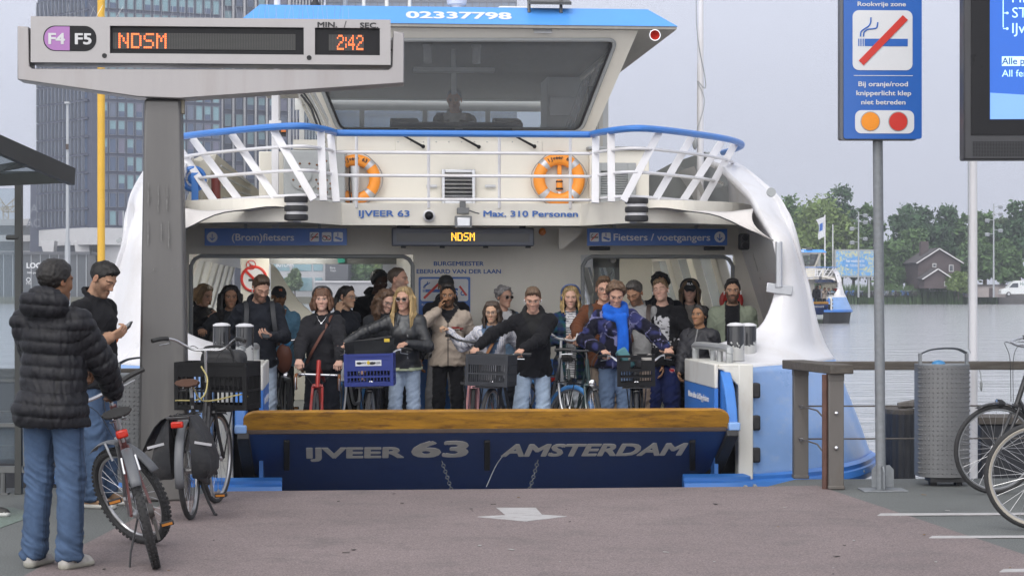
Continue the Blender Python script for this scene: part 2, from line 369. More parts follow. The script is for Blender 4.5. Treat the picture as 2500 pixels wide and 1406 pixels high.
# ---- trees
m_bark = M('tree_bark', (.07, .058, .045), .9, var=.25, vs=2)
LEAF = {k: M('foliage_' + k, c, .75, var=.4, vs=.35) for k, c in
  dict(dark=(.052, .108, .046), mid=(.080, .148, .048), light=(.14, .205, .056), pale=(.12, .175, .085)).items()}
def tree(name, px, top, wpx, Y, kind, label, base=.15, n=2300, group='trees on the far bank', leaf=.8, stretch=1.0):
 rnd = random.Random(int(px * 7 + top)); X = (px - 1250) * Y / FP; H = CZ + (703 - top) * Y / FP - base; Rr = wpx * Y / FP / 2
 t = empty(name, (X, Y, base), (0, 0, rnd.uniform(0, 6)), label, 'tree', group)
 tr = MB(); tr.tube([(0, 0, -.3), (.1, .05, H * .3), (rnd.uniform(-.3, .3), .1, H * .62), (rnd.uniform(-.5, .5), 0, H * .85)], [.05 * H * .6, .035 * H * .6, .02 * H * .6, .006 * H], 7)
 lobes = []
 nl = rnd.randint(9, 13)
 nl += 3
 for i in range(nl):
  a = rnd.uniform(0, 6.28); rad = Rr * rnd.uniform(.2, .72); zc = H * rnd.uniform(.34, .80); s_ = Rr * rnd.uniform(.40, .56)
  zf = 1 - max(0, (zc / H - .55)) * 1.3; rad *= zf
  lobes.append((rad * math.cos(a), rad * math.sin(a), zc, s_, s_, s_ * rnd.uniform(.75, 1.05)))
 lobes.append((0, 0, H - Rr * .42, Rr * .48, Rr * .48, Rr * .42)); lobes.append((0, 0, H * .55, Rr * .7, Rr * .7, H * .3))
 for (lx, ly, lz, a, b_, c) in lobes[:6]: tr.tube([(0, 0, H * .3), (lx * .5, ly * .5, (lz + H * .3) / 2 + .3), (lx, ly, lz)], [.016 * H, .01 * H, .004 * H], 5)
 tr.build('trunk', m_bark, t)
 rs = np.random.RandomState(rnd.randint(0, 99999)); V = []; per = n // len(lobes)
 for (lx, ly, lz, a, b_, c) in lobes:
  ncl = 16                                                     # leaf clumps on the lobe, leaves scattered in each
  d = rs.normal(size=(ncl, 3)); d /= np.linalg.norm(d, axis=1)[:, None]; d[:, 2] = np.where(d[:, 2] < -.5, -d[:, 2], d[:, 2])
  ctr = d * rs.uniform(.72, 1.0, (ncl, 1)) * np.array([a, b_, c]) + np.array([lx, ly, lz])
  pts = ctr[rs.randint(0, ncl, per)] + rs.normal(size=(per, 3)) * a * .2
  u = rs.normal(size=(per, 3)); u /= np.linalg.norm(u, axis=1)[:, None]; v = np.cross(u, rs.normal(size=(per, 3))); v /= np.linalg.norm(v, axis=1)[:, None]
  s_ = rs.uniform(.45, 1.1, (per, 1)) * leaf * .55
  V.append(np.stack([pts - u * s_ * 1.2, pts + v * s_ * .6, pts + u * s_ * 1.2, pts - v * s_ * .6], 1))
 V = np.concatenate(V).reshape(-1, 3); V[:, 2] = np.maximum(V[:, 2], .2)
 me = fast_mesh('crown', V, np.arange(len(V)).reshape(-1, 4)); add_obj('crown', me, LEAF[kind], t, smooth=False)
 return t
TREES = [
 ('broadleaf_tree', 1922, 483, 120, 345, 'mid', 'bushy tree whose crown shows just beside the white bow curve'),
 ('broadleaf_tree', 2000, 484, 190, 338, 'light', 'broad yellow green tree behind the flag and far ferry'),
 ('broadleaf_tree', 2052, 462, 130, 372, 'dark', 'tallest dark tree rising behind the yellow green one'),
 ('broadleaf_tree', 2122, 506, 90, 350, 'mid', 'green tree behind the galvanised sign post'),
 ('broadleaf_tree', 2219, 504, 105, 362, 'dark', 'dark round topped tree left of the brick house ridge'),
 ('broadleaf_tree', 2255, 509, 85, 366, 'dark', 'dark round topped tree just above the brick house chimney'),
 ('broadleaf_tree', 2310, 508, 120, 360, 'dark', 'wide dark tree behind the right half of the brick house'),
 ('broadleaf_tree', 2356, 530, 80, 358, 'mid', 'smaller green tree left of the white flagpole'),
 ('broadleaf_tree', 2404, 520, 105, 352, 'mid', 'green tree between the white flagpole and the floodlight mast'),
 ('broadleaf_tree', 2446, 533, 70, 356, 'pale', 'pale green tree right of the floodlight mast'),
 ('broadleaf_tree', 2488, 494, 105, 346, 'dark', 'tall dark tree behind the white van'),
 ('broadleaf_tree', 2560, 488, 120, 350, 'mid', 'tree at the right edge beyond the white van'),
 ('shrub_tree', 2180, 588, 110, 340, 'mid', 'low spreading tree right of the blue billboard'),
 ('shrub_tree', 2232, 560, 110, 345, 'mid', 'mid green tree in front of the two dark round ones'),
 ('shrub_tree', 2085, 565, 120, 348, 'mid', 'green tree above the blue billboard'),
 ('shrub_tree', 2030, 590, 100, 336, 'mid', 'dense green tree left of the blue billboard'),
 ('shrub_tree', 2340, 668, 60, 322, 'light', 'low bush at the right corner of the brick house'),
 ('shrub_tree', 2384, 590, 90, 342, 'mid', 'green tree right beside the white flagpole'),
 ('shrub_tree', 2452, 592, 100, 340, 'mid', 'dense green tree above the flat roofed shed'),
 ('shrub_tree', 1980, 640, 90, 334, 'mid', 'low green tree behind the far ferry wheelhouse'),
 ('shrub_tree', 2175, 655, 70, 333, 'mid', 'low bush left of the brick house'),
 ('shrub_tree', 875, 638, 90, 345, 'mid', 'green tree seen through the ferry left of the standing passengers'),
 ('shrub_tree', 945, 632, 110, 348, 'light', 'green tree seen through the ferry behind the man in white'),
 ('shrub_tree', 1010, 640, 80, 346, 'mid', 'green tree seen through the ferry beside the doorway edge'),
 ('shrub_tree', 721, 660, 40, 334, 'pale', 'small pale tree seen through the ferry before the glass building'),
]
for (nm, px, top, wp, Y, k, lb) in TREES:
 tree(nm, px, top, wp, Y, k, lb, n=7000 if wp > 80 else 3600)

# ---- house
m_brick = M('brown_brick', (.085, .066, .066), .85, var=.18, vs=3, bump=.2, bs=20)
m_roof = M('roof_tiles', (.075, .068, .07), .8, var=.2, vs=3)
m_trim = M('white_trim', (.6, .6, .6), .5)
m_wglass = M('window_glass_dark', (.05, .06, .075), .1, var=.1)
Yh = 326
def hp(px, py, dy=0): p = W(px, py, Yh); return Vector((p.x - hX, dy, p.z - .15))
hX = (2294 - 1250) * Yh / FP
h = empty('brick_house', (hX, Yh, .15), label='dark brick house with white edged gable roofs on the far bank', cat='house')
def gable(L, Rr, ridge, eave, base, y0, y1, par, nm='wall'):
 a, b_, c = hp(L, eave), hp(Rr, eave), hp((L + Rr) / 2 if ridge[0] is None else ridge[0], ridge[1]); z0 = hp(0, base).z
 mb = MB(); Mx = T4((0, y0, 0), (1, 0, 0), (0, 0, 1))
 mb.prism([(a.x, z0), (b_.x, z0), (b_.x, b_.z), (c.x, c.z), (a.x, a.z)], y0 - y1, 0, T4((0, y0, 0)))
 mb.build(nm, m_brick, par, smooth=False)
 rf = MB()
 for s_, q in ((-1, a), (1, b_)):
  d = (q - c).normalized(); n = Vector((-d.z, 0, d.x)) * (1 if s_ < 0 else -1)
  if n.z < 0: n = -n
  e_ = q + d * .45
  rf.add([c + n * .05 + Vector((0, y, 0)) for y in (y0 - .4, y1)] + [e_ + n * .05 + Vector((0, y, 0)) for y in (y1, y0 - .4)] +
    [c + n * .3 + Vector((0, y, 0)) for y in (y0 - .4, y1)] + [e_ + n * .3 + Vector((0, y, 0)) for y in (y1, y0 - .4)],
    [(0, 1, 2, 3), (4, 7, 6, 5), (0, 4, 5, 1), (1, 5, 6, 2), (2, 6, 7, 3), (3, 7, 4, 0)])
 r_ = rf.build('roof', m_roof, par, smooth=False)
 tb = MB()
 for q in (a, b_):
  d = (q - c).normalized(); tb.bar(c + Vector((0, y0 - .5, .12)), q + d * .5 + Vector((0, y0 - .5, .12)), .10, .17)
 tb.build('barge_board', m_trim, par, smooth=False)
 return r_
rf = gable(2242, 2345, (2292, 609), 641, 704, 0, 11, h)
ch = MB(); p = hp(2271, 606); ch.box((p.x, 5, p.z), (1.3, 1.2, 2.4)); ch.build('chimney', m_brick, rf, smooth=False)
gable(2244, 2308, (2276, 659), 680, 704, -4, -.05, h, 'porch_wall')
for px, py, ww, hh, dy in ((2281, 648, .6, .65, 0), (2322, 655, .72, 1.1, 0), (2297, 693, .65, .8, -4)):
 p = hp(px, py); f = MB(); f.box((p.x, dy - .05, p.z), (ww, .12, hh)); fo = f.build('window', m_trim, h, smooth=False)
 g = MB(); g.box((p.x, dy - .1, p.z), (ww - .2, .06, hh - .2)); g.build('pane', m_wglass, fo, smooth=False)

# ---- billboard
Yb = 322; bw = W(2137, 0, Yb).x - W(2037, 0, Yb).x
bx = (W(2137, 0, Yb).x + W(2037, 0, Yb).x) / 2; bz0 = W(0, 677, Yb).z; bz1 = W(0, 609, Yb).z
b0 = empty('billboard', (bx, Yb, .15), label='large blue poster billboard in a grey frame behind the far ferry', cat='billboard')
zc = (bz0 + bz1) / 2 - .15; hh = bz1 - bz0
mb = MB(); mb.box((0, 0, zc), (bw, .5, hh)); mb.build('frame', m_grey, b0, smooth=False)
m_poster = M('poster_blue', (.12, .33, .62), .5, var=.1, vs=.6)
nt = m_poster.node_tree; b = nt.nodes['Principled BSDF']; src = b.inputs['Base Color'].links[0].from_socket     # printed swirl pattern
tcn = N(nt, 'ShaderNodeTexCoord'); wv = N(nt, 'ShaderNodeTexNoise'); wv.inputs['Scale'].default_value = 2.2; wv.inputs['Detail'].default_value = 3; wv.inputs['Distortion'].default_value = 1.5
nt.links.new(tcn.outputs['Object'], wv.inputs['Vector']); cr_ = N(nt, 'ShaderNodeValToRGB'); cr_.color_ramp.elements[0].position = .5; cr_.color_ramp.elements[1].position = .56
nt.links.new(wv.outputs[0], cr_.inputs[0]); mxn = N(nt, 'ShaderNodeMix', data_type='RGBA'); nt.links.new(cr_.outputs[0], mxn.inputs[0]); nt.links.new(src, mxn.inputs[6]); mxn.inputs[7].default_value = (.5, .5, .30, 1)
nt.links.new(mxn.outputs[2], b.inputs['Base Color'])
m_pb = M('poster_plain_blue', (.10, .30, .60), .5, var=.05)
mb = MB(); mb.box((0, -.28, zc), (bw - .5, .06, hh - .5)); mb.build('poster', m_poster, b0, smooth=False)
mb = MB(); mb.prism([(2.1 * math.cos(t_ * .2618), .95 * math.sin(t_ * .2618)) for t_ in range(24)], 0, .03, T4((0, -.31, zc)), 0)
mb.text('het weekend in', T4((0, -.345, zc + .18)), 2.9, .5, 1, bold=.02); mb.text('TOLHUISTUIN', T4((.35, -.345, zc - .55)), 2.5, .42, 1, bold=.01); mb.text('X', T4((-1.35, -.345, zc - .55)), .5, .42, 1, bold=.01)
mb.build('lettering', [m_pb, m_signwhite], b0, smooth=False)
for s_ in (-1, 1):
 mb = MB(); mb.box((s_ * bw * .35, .2, (bz0 - .15) / 2), (.3, .3, bz0)); mb.build('leg', m_grey, b0, smooth=False)

# ---- floodlight masts, flag, van, shed, rail
m_lamp = M('lamp_post_grey', (.36, .38, .40), .5, metal=.3, var=.05)
def mast(px, top, Y, label):
 X = (px - 1250) * Y / FP; H = CZ + (703 - top) * Y / FP - .15
 t = empty('floodlight_mast', (X, Y, .15), label=label, cat='lamp mast', group='floodlight masts on the far bank')
 mb = MB(); mb.tube([(0, 0, 0), (0, 0, H)], [.16, .1], 8); mb.build('pole', m_lamp, t)
 for s_, dz in ((1, .5), (-1, 2.6), (1, 4.2), (-1, 4.8), (1, 1.6)):
  mb = MB(); mb.bar((0, 0, H - dz), (s_ * .9, 0, H - dz), .08, .08); mb.box((s_ * 1.05, -.15, H - dz - .1), (.65, .35, .45), (R(25), 0, s_ * .4)); mb.build('floodlight', m_lamp, t, smooth=False)
mast(2096, 517, 318, 'slim grey floodlight mast standing before the blue billboard'); mast(2426, 497, 318, 'slim grey floodlight mast right of the white flagpole')
Yf = 312; fx = W(2014, 0, Yf).x
t = empty('flag_pole', (fx, Yf, -.2), label='white flagpole with a white and blue flag above the far ferry', cat='flagpole')
ftop = W(0, 525, Yf).z + .2
mb = MB(); mb.tube([(0, 0, -1), (0, 0, ftop)], [.13, .09], 8); mb.build('pole', m_white, t)
rows = []
for i in range(9):
 v_ = i / 8; rows.append([(-.08 - (u / 6) * (1.3 - .9 * v_ * .6) * (1 - .25 * math.sin(v_ * 5)), .18 * math.sin(u * 1.3 + v_ * 4), ftop - .25 - v_ * 3.1 - (u / 6) * .5) for u in range(7)])
mb = MB(); mb.grid(rows); fl = mb.build('flag', m_signwhite, t)
mb = MB(); mb.grid([[(p[0], p[1] - .03, p[2]) for p in r[2:6]] for r in rows[2:6]]); mb.build('emblem', m_signblue, fl)

Yv = 321; vx = W(2444, 0, Yv).x
v0 = empty('delivery_van', (vx, Yv, .3), label='white high roofed delivery van parked behind the quay railing', cat='van')
m_van = M('van_white', (.66, .68, .68), .35, var=.03, coat=.4)
prof = [(0, .35), (0, .95), (.25, 1.15), (1.1, 1.35), (1.9, 2.25), (2.4, 2.5), (6.6, 2.55), (6.7, .35)]
mb = MB(); mb.prism(prof, -1.9, 0, T4((0, 0, 0))); mb.build('body', m_van, v0, bevel=.06)
mb = MB(); mb.prism([(1.25, 1.4), (1.92, 2.1), (2.75, 2.1), (2.75, 1.4)], 0, .012, T4((0, 0, 0))); mb.build('side_window', m_wglass, v0, smooth=False)
mb = MB(); mb.text('HAYMAN', T4((4.5, -.004, 1.75)), 2.9, .55, 0, bold=.01); mb.build('lettering', M('dark_green_lettering', (.06, .16, .14)), v0, smooth=False)
for x_ in (1.2, 5.4):
 mb = MB(); mb.lathe([(.34, -.12), (.36, -.08), (.36, .08), (.34, .12)], 18, T4((x_, -.02, .36))); wo_ = mb.build('wheel', m_black, v0)
 mb = MB(); mb.lathe([(.2, 0), (.2, .03)], 14, T4((x_, -.13, .36))); mb.build('rim', m_alu, wo_)
Yq = 330.4; qx0 = W(2437, 0, Yq).x
m_conc = M('dark_quay_stone', (.13, .125, .125), .9, var=.25, vs=1, bump=.3, bs=4)
mb = MB(); mb.box((qx0 + 30, Yq + 1.2, -.45), (60, 3, 2.0)); tag(mb.build('quay_wall', m_conc, smooth=False), 'dark stone quay wall under the white railing', 'wall')
t = empty('quay_railing', (qx0, Yq - .1, .55), label='low white railing on the stone quay before the van', cat='railing')
for i in range(9):
 mb = MB(); mb.tube([(.2 + i * 1.6, 0, 0), (.2 + i * 1.6, 0, 1.15)], .05, 6); mb.build('post', m_white, t)
for z_ in (.4, .78, 1.15):
 mb = MB(); mb.tube([(.1, 0, z_), (13.2, 0, z_)], .045, 6); mb.build('rail', m_white, t)
m_pinkw = M('pale_render_wall', (.34, .30, .29), .8, var=.1, vs=1);
x0 = W(2363, 0, 324).x; x1 = W(2455, 0, 324).x
t = empty('flat_roofed_shed', ((x0 + x1) / 2, 326, .15), label='low pale shed with a flat roof left of the white van', cat='shed')
mb = MB(); mb.box((0, 0, .9), (x1 - x0, 4, 1.8)); mb.build('wall', m_pinkw, t, smooth=False)
mb = MB(); mb.box((.2, 0, 1.92), (x1 - x0 + .6, 4.5, .22)); mb.build('roof', m_roof, t, smooth=False)
mb = MB(); mb.box((.8, -2.03, .75), (.9, .06, 1.5)); mb.build('door', m_brick, t, smooth=False)
x0 = W(2272, 0, 328).x; x1 = W(2337, 0, 328).x
t = empty('white_beam', ((x0 + x1) / 2, 328.5, .15), label='long white beam lying before the parked bicycles', cat='beam')
mb = MB(); mb.box((0, 0, 1.0), (x1 - x0, .3, .22)); mb.build('beam', m_white, t, bevel=.03)
for s_ in (-1, 1):
 mb = MB(); mb.box((s_ * 1.8, 0, .45), (.2, .25, .9)); mb.build('foot', m_grey, t, smooth=False)
rnd = random.Random(11); mb = MB()
for i in range(260):
 x = rnd.uniform(W(2050, 0, 326).x, W(2450, 0, 326).x); y = rnd.uniform(329.2, 331.6) if rnd.random() < .5 else rnd.uniform(325, 329); z = .15; a = rnd.uniform(-.5, .5) + rnd.choice((0, 1.2, 1.9))
 if W(2240, 0, 326).x < x < W(2350, 0, 326).x and y < 328.8: y += 4
 Mx = Matrix.Translation((x, y, z)) @ Matrix.Rotation(a, 4, 'Z'); k = rnd.randrange(4)
 for wx in (-.52, .52): mb.ring(.31, .03, 9, 3, Mx @ T4((wx, 0, .34)), 0)
 for p_, q_ in (((-.52, 0, .34), (-.1, 0, .85)), ((-.1, 0, .8), (.4, 0, .82)), ((-.05, 0, .35), (.4, 0, .8)), ((.52, 0, .34), (.38, 0, 1.0)), ((-.52, 0, .34), (-.05, 0, .35))): mb.bar(Mx @ Vector(p_), Mx @ Vector(q_), .045, .045, k)
 mb.bar(Mx @ Vector((.36, -.28, 1.03)), Mx @ Vector((.36, .28, 1.03)), .05, .05, 3); mb.box((0, 0, 0), (.25, .12, .07), None, 0, Mx @ Matrix.Translation((-.13, 0, .93)))
 if rnd.random() < .3: mb.box((0, 0, 0), (.3, .4, .28), None, rnd.choice((0, 3, 1)), Mx @ Matrix.Translation((.6, 0, .95)))
tag(mb.build('parked_bicycles', [m_black, m_blue, m_brick, m_lamp], smooth=False), 'long jumble of parked bicycles along the far bank', 'bicycles', kind='stuff')

# ================================================================ towers and buildings on the left far bank
m_tow = M('tower_dark_cladding', (.060, .070, .105), .5, var=.08, vs=.15)
m_towf = M('tower_mullion', (.15, .165, .20), .45, var=.06)
GL = [M('tower_glass_%s' % n, c, .12, var=.12, vs=.2) for n, c in (('deep', (.075, .105, .17)), ('teal', (.19, .31, .35)), ('grey', (.12, .145, .20)), ('lilac', (.15, .15, .21)))]
def facade(t, o, u, cols, rows, pitch, rh, z0, ww, wh, seed, budget, frame=.1):
 """windows on a wall: o = start of the wall, u = direction along it; the first BUDGET of them single parts, the rest one part"""
 rnd = random.Random(seed); u = Vector(u).normalized(); n = Vector((u.y, -u.x, 0)); protos = {}
 rest = MB(); cnt = 0
 for r in range(rows):
  for c in range(cols):
   p = Vector(o) + u * (pitch * (c + .5)) + Vector((0, 0, z0 + r * rh)); k = rnd.choice((0, 0, 1, 1, 2, 3)); half = rnd.random() < .45
   def geo(mb, p):
    Mx = T4(p + n * .02, u, (0, 0, 1))
    for (x_, y_, a_, b_) in ((-ww / 2 - frame / 2, wh / 2, frame, wh + 2 * frame), (ww / 2 + frame / 2, wh / 2, frame, wh + 2 * frame), (0, wh + frame / 2, ww, frame), (0, -frame / 2, ww, frame)):
     mb.box((x_, y_, .09), (a_, b_, .22), None, 1, Mx)
    if half:
     mb.box((0, wh * .7, .03), (ww, wh * .6, .05), None, 0, Mx); mb.box((0, wh * .2, .03), (ww, wh * .4, .05), None, 2, Mx)
    else: mb.box((0, wh / 2, .03), (ww, wh, .05), None, 0, Mx)
   if cnt < budget:
    key = (k, half)
    if key not in protos:
     mb = MB(); geo(mb, Vector((0, 0, 0))); q = mb.build('window', [GL[k], m_towf, GL[0]], t, smooth=False); protos[key] = q
    else: q = protos[key].copy(); COL.link(q); q.parent = t
    q.location = p; cnt += 1
   else: geo(rest, p)
 if rest.v:
  q = rest.build('window_mass', [GL[1], m_towf, GL[0]], t, smooth=False); q['kind'] = 'stuff'
 return cnt
A0 = Vector(((224 - 1250) * 340 / FP, 340, .15))
tw = empty('office_tower', A0, label='dark office tower with square windows on white splayed legs', cat='tower')
aR = Vector(((541 - 1250) * 350 / FP, 350, .15)) - A0; aL = Vector(((92 - 1250) * 354 / FP, 354, .15)) - A0; zb = W(0, 556, 341).z - .15
bk = aR + aL
mb = MB(); mb.prism([(0, 0), (aR.x, aR.y), (bk.x, bk.y), (aL.x, aL.y)], zb, 74); mb.build('block', m_tow, tw, smooth=False)
n1 = facade(tw, aR.normalized() * 1.3, aR, 14, 13, (aR.length - 1.6) / 14, 3.07, zb + .5, 1.05, 2.35, 5, 100)
rest_o = aL.normalized() * -(-1.0)
def facL():
 u = -aL.normalized(); rows, cols = 13, 13; p0 = aL + u * .4; pitch = (aL.length - 1.6) / cols; m_ = MB(); n = Vector((u.y, -u.x, 0))
 for r in range(rows):
  for c in range(cols):
   Mx = T4(p0 + u * (pitch * (c + .5)) + Vector((0, 0, zb + .5 + r * 3.07)) + n * .02, u, (0, 0, 1))
   m_.box((0, 1.2, .02), (pitch * .55, 2.4, .05), None, 0, Mx); m_.box((-pitch * .36, 1.2, .28), (pitch * .16, 2.75, .55), None, 1, Mx)
  m_.box((0, 0, 0), (aL.length - 1, .5, .3), None, 2, T4(p0 + u * (aL.length / 2 - .8) + Vector((0, 0, zb + .1 + r * 3.07)) + n * .1, u, (n.x, n.y, 0)))
 q = m_.build('window_mass', [GL[0], m_towf, m_tow], tw, smooth=False); q['kind'] = 'stuff'
facL()
m_towrest = M('tower_upper_glass', (.09, .11, .15), .2, var=.3, vs=.3)
m_wleg = M('tower_white_concrete', (.50, .50, .51), .6, var=.05, vs=.3)
mb = MB(); mb.prism([(-.4, -.4), (aR.x + .4, aR.y - .4), (bk.x, bk.y), (aL.x - .3, aL.y)], zb - 2.9, zb - .02); mb.build('base_band', m_wleg, tw, smooth=False)
for (a, ya, wa, b_, yb, wb) in ((116, 588, 36, 121, 640, 14), (199, 588, 34, 217, 738, 36), (300, 588, 96, 245, 738, 34), (345, 588, 34, 380, 740, 24), (470, 588, 60, 430, 740, 16)):
 pts = []
 for (px, py, ww) in ((a, ya, wa), (b_, yb, wb)):
  for s_ in (-.5, .5): q = W(px + s_ * ww, py, 343) - A0; pts.append((q.x, q.z))
 mb = MB(); mb.prism([pts[0], pts[1], pts[3], pts[2]], -2.5, 0, T4((0, 343 - 340 - .3, 0))); mb.build('leg', m_wleg, tw, smooth=False)
q = W(96, 590, 350) - A0
mb = MB(); mb.prism([(aL.x + .5, aL.y + 1), (1, 4), (aR.x - 1, aR.y + 3), (bk.x, bk.y)], .0, zb - 2.1); mb.build('lobby', M('lobby_glass', (.06, .075, .095), .2, var=.25, vs=.3), tw, smooth=False)
mb = MB(); q0 = W(72, 740, 353) - A0; q1 = W(96, 450, 353) - A0
mb.prism([(q0.x, 0), (q0.x + 4.6, 0), (q1.x + 1.2, q1.z), (q1.x - 1.6, q1.z)], -3, 0, T4((0, 13.2, 0))); mb.build('stair_core', m_tow, tw, smooth=False)
mb = MB(); p = W(87, 540, 352) - A0; mb.text('A', T4((p.x + .2, 10.1, p.z + 1.4)), 1.4, 1.5, 0, .02); mb.text('AC', T4((p.x, 10.1, p.z - 1.1)), 2.4, 1.5, 0, .02); mb.build('lettering', m_towf, tw, smooth=False)

B0 = Vector(((543 - 1250) * 385 / FP, 385, .15)); bE = Vector(((706 - 1250) * 390 / FP, 390, .15)) - B0; bF = Vector(((790 - 1250) * 400 / FP, 400, .15)) - B0
t2 = empty('apartment_tower', B0, label='second tower with thin white vertical fins beside the dark tower', cat='tower')
mb = MB(); mb.prism([(0, 0), (bE.x, bE.y), (bF.x, bF.y), (bF.x - 5, bF.y + 14), (-3, 16)], 0, 80); mb.build('block', m_tow, t2, smooth=False)
facade(t2, (0, 0, 0), bE, 6, 15, bE.length / 6, 3.3, W(0, 520, 385).z, 1.25, 2.3, 8, 90)
for i in range(7):
 p = bE * (i / 6); mb = MB(); mb.box((p.x, p.y - .3, 40), (.35, .6, 80)); mb.build('fin', m_wleg, t2, smooth=False)
for i in range(11):
 p = bE + (bF - bE) * ((i + .4) / 11); mb = MB(); mb.box((p.x, p.y - .3, 40), (.26, .5, 80)); mb.build('fin', m_wleg, t2, smooth=False)
mb = MB()
for r in range(20):
 for i in range(11):
  p = bE + (bF - bE) * ((i + .9) / 11); mb.box((p.x, p.y - .12, 5 + r * 3.4), (.42, .2, 2.2), (0, 0, math.atan2((bF - bE).y, (bF - bE).x)))
mb.build('window_mass', GL[2], t2, smooth=False)['kind'] = 'stuff'
C0 = Vector(((795 - 1250) * 430 / FP, 430, .15)); cw = (1262 - 795) * 430 / FP
t3 = empty('glass_office', C0, label='pale blue glass building showing behind the ferry wheelhouse', cat='building')
mb = MB(); mb.box((cw / 2, 8, 36), (cw, 16, 72)); mb.build('block', M('office_curtain_glass', (.20, .25, .34), .25, var=.12, vs=.2), t3, smooth=False)
mb = MB()
for i in range(27): mb.box((.2 + i * (cw - .4) / 26, -.12, 36), (.22, .25, 72))
for r in range(20): mb.box((cw / 2, -.1, 3.5 + r * 3.5), (cw, .2, .8))
mb.build('mullion', m_towf, t3, smooth=False)

def block(name, x0, x1, y0, y1, Y, depth, mat, label, cat='building'):
 a = W(x0, y1, Y); b_ = W(x1, y0, Y); t = empty(name, ((a.x + b_.x) / 2, Y, .15), label=label, cat=cat); ww = b_.x - a.x; hh = b_.z - .15
 mb = MB(); mb.box((0, depth / 2, hh / 2), (ww, depth, hh)); mb.build('wall', mat, t, smooth=False)
 return t, ww, hh
m_conw = M('white_band_concrete', (.46, .46, .47), .7, var=.06); m_dgl = M('dark_shop_glass', (.05, .06, .07), .12, var=.2, vs=.3); m_dgrey = M('dark_grey_cladding', (.085, .09, .10), .6, var=.1, vs=.3)
t, ww, hh = block('terraced_offices', -60, 72, 535, 735, 365, 10, m_dgl, 'low office block with white horizontal bands at the left edge')
for i in range(6):
 mb = MB(); mb.box((0, -.3, hh - .6 - i * 2.9), (ww + .6, 1.0, 1.15)); mb.build('balcony_band', m_conw, t, smooth=False)
t, ww, hh = block('glass_pavilion', -40, 215, 622, 738, 334, 6, m_dgl, 'dark glass pavilion with white shop lettering behind the two men')
mb = MB(); mb.box((0, 2.8, hh + .25), (ww + .8, 7, .5)); mb.build('roof', m_dgrey, t, smooth=False)
for i in range(12):
 mb = MB(); mb.box((-ww / 2 + .3 + i * (ww - .6) / 11, -.06, hh / 2), (.12, .12, hh)); mb.build('mullion', m_lamp, t, smooth=False)
c = t.location
def pv(px, py): q = W(px, py, 334) - c; return Vector((q.x, -.14, q.z))
mb = MB(); mb.text('LOOK', T4(pv(90, 655)), 3.4, .95, 0, .05); mb.text('360 panorama', T4(pv(90, 668)), 3.2, .35, 0, .01); mb.text('TYO', T4(pv(70, 695)), .9, .4, 0, .02)
mb.ring(.32, .08, 16, 4, T4(pv(70, 683)), 0); mb.build('lettering', m_signwhite, t, smooth=False)
for px in (130, 41):
 mb = MB(); p = pv(px, 640 if px > 100 else 655); mb.box(p, (1.1 if px > 100 else .5, .1, .8 if px > 100 else 3)); mb.build('banner', m_red, t, smooth=False)
t = empty('tower_crane', W(14, 530, 700), label='hazy construction crane above the terraced offices', cat='crane')
m_crane = M('crane_yellow', (.40, .30, .14), .6); q = W(14, 530, 700)
def crane(p0, p1, nm):
 mb = MB(); a = W(*p0, 700) - q; b_ = W(*p1, 700) - q; d = (b_ - a); s_ = d.cross(Vector((0, 1, 0))).normalized() * .9; k = max(4, int(d.length / 2.2))
 for o_ in (s_, -s_): mb.bar(a + o_, b_ + o_, .3, .3)
 for i in range(k): mb.bar(a + d * (i / k) + (s_ if i % 2 else -s_), a + d * ((i + 1) / k) + (-s_ if i % 2 else s_), .2, .2)
 mb.build(nm, m_crane, t, smooth=False)
crane((14, 730), (14, 505), 'mast'); crane((12, 515), (42, 488), 'boom'); crane((14, 515), (-8, 484), 'jib'); crane((6, 512), (54, 510), 'counter_jib')
t, ww, hh = block('corner_restaurant', 655, 794, 636, 735, 338, 8, M('pale_cladding', (.42, .43, .45), .6, var=.05), 'pale and glass restaurant front seen through the ferry passage')
for i, (x_, w_, z_, h_) in enumerate(((-2.6, 2.8, 5.3, 1.9), (.9, 3.2, 5.3, 1.9), (3.6, 1.6, 5.3, 1.9), (-2.8, 2.2, 2.1, 2.2), (.8, 3.6, 2.1, 2.2), (3.7, 1.2, 2.1, 2.2))):
 mb = MB(); mb.box((x_, -.05, z_), (w_, .12, h_)); mb.build('window', GL[1], t, smooth=False)
p = W(688, 652, 338) - t.location
mb = MB(); mb.text('BUTCHER', T4((p.x + .6, -.2, p.z)), 3.0, .85, 0, .04); mb.build('lettering', m_signwhite, t, smooth=False)
t, ww, hh = block('dark_cladded_hall', 794, 850, 634, 735, 337, 9, m_dgrey, 'dark grey cladded hall seen through the ferry beside the restaurant')
mb = MB(); mb.box((0, -.05, 1.3), (1.8, .1, 2.4)); mb.build('door', m_dgl, t, smooth=False)
p = W(812, 659, 337) - t.location; mb = MB(); mb.text('five', T4((p.x, -.04, p.z + .2)), .9, .35, 0); mb.text('Guys', T4((p.x + .1, -.04, p.z - .25)), .9, .35, 0); mb.build('lettering', m_signwhite, t, smooth=False)
t, ww, hh = block('concrete_flood_wall', 770, 1040, 690, 735, 331.5, 3, M('pale_concrete', (.30, .30, .31), .85, var=.12, vs=.4), 'pale concrete flood wall by the water seen through the ferry', 'wall')
mb = MB(); mb.box((0, 1.4, hh + .15), (ww + .3, 3.4, .3)); mb.build('coping', m_conw, t, smooth=False)

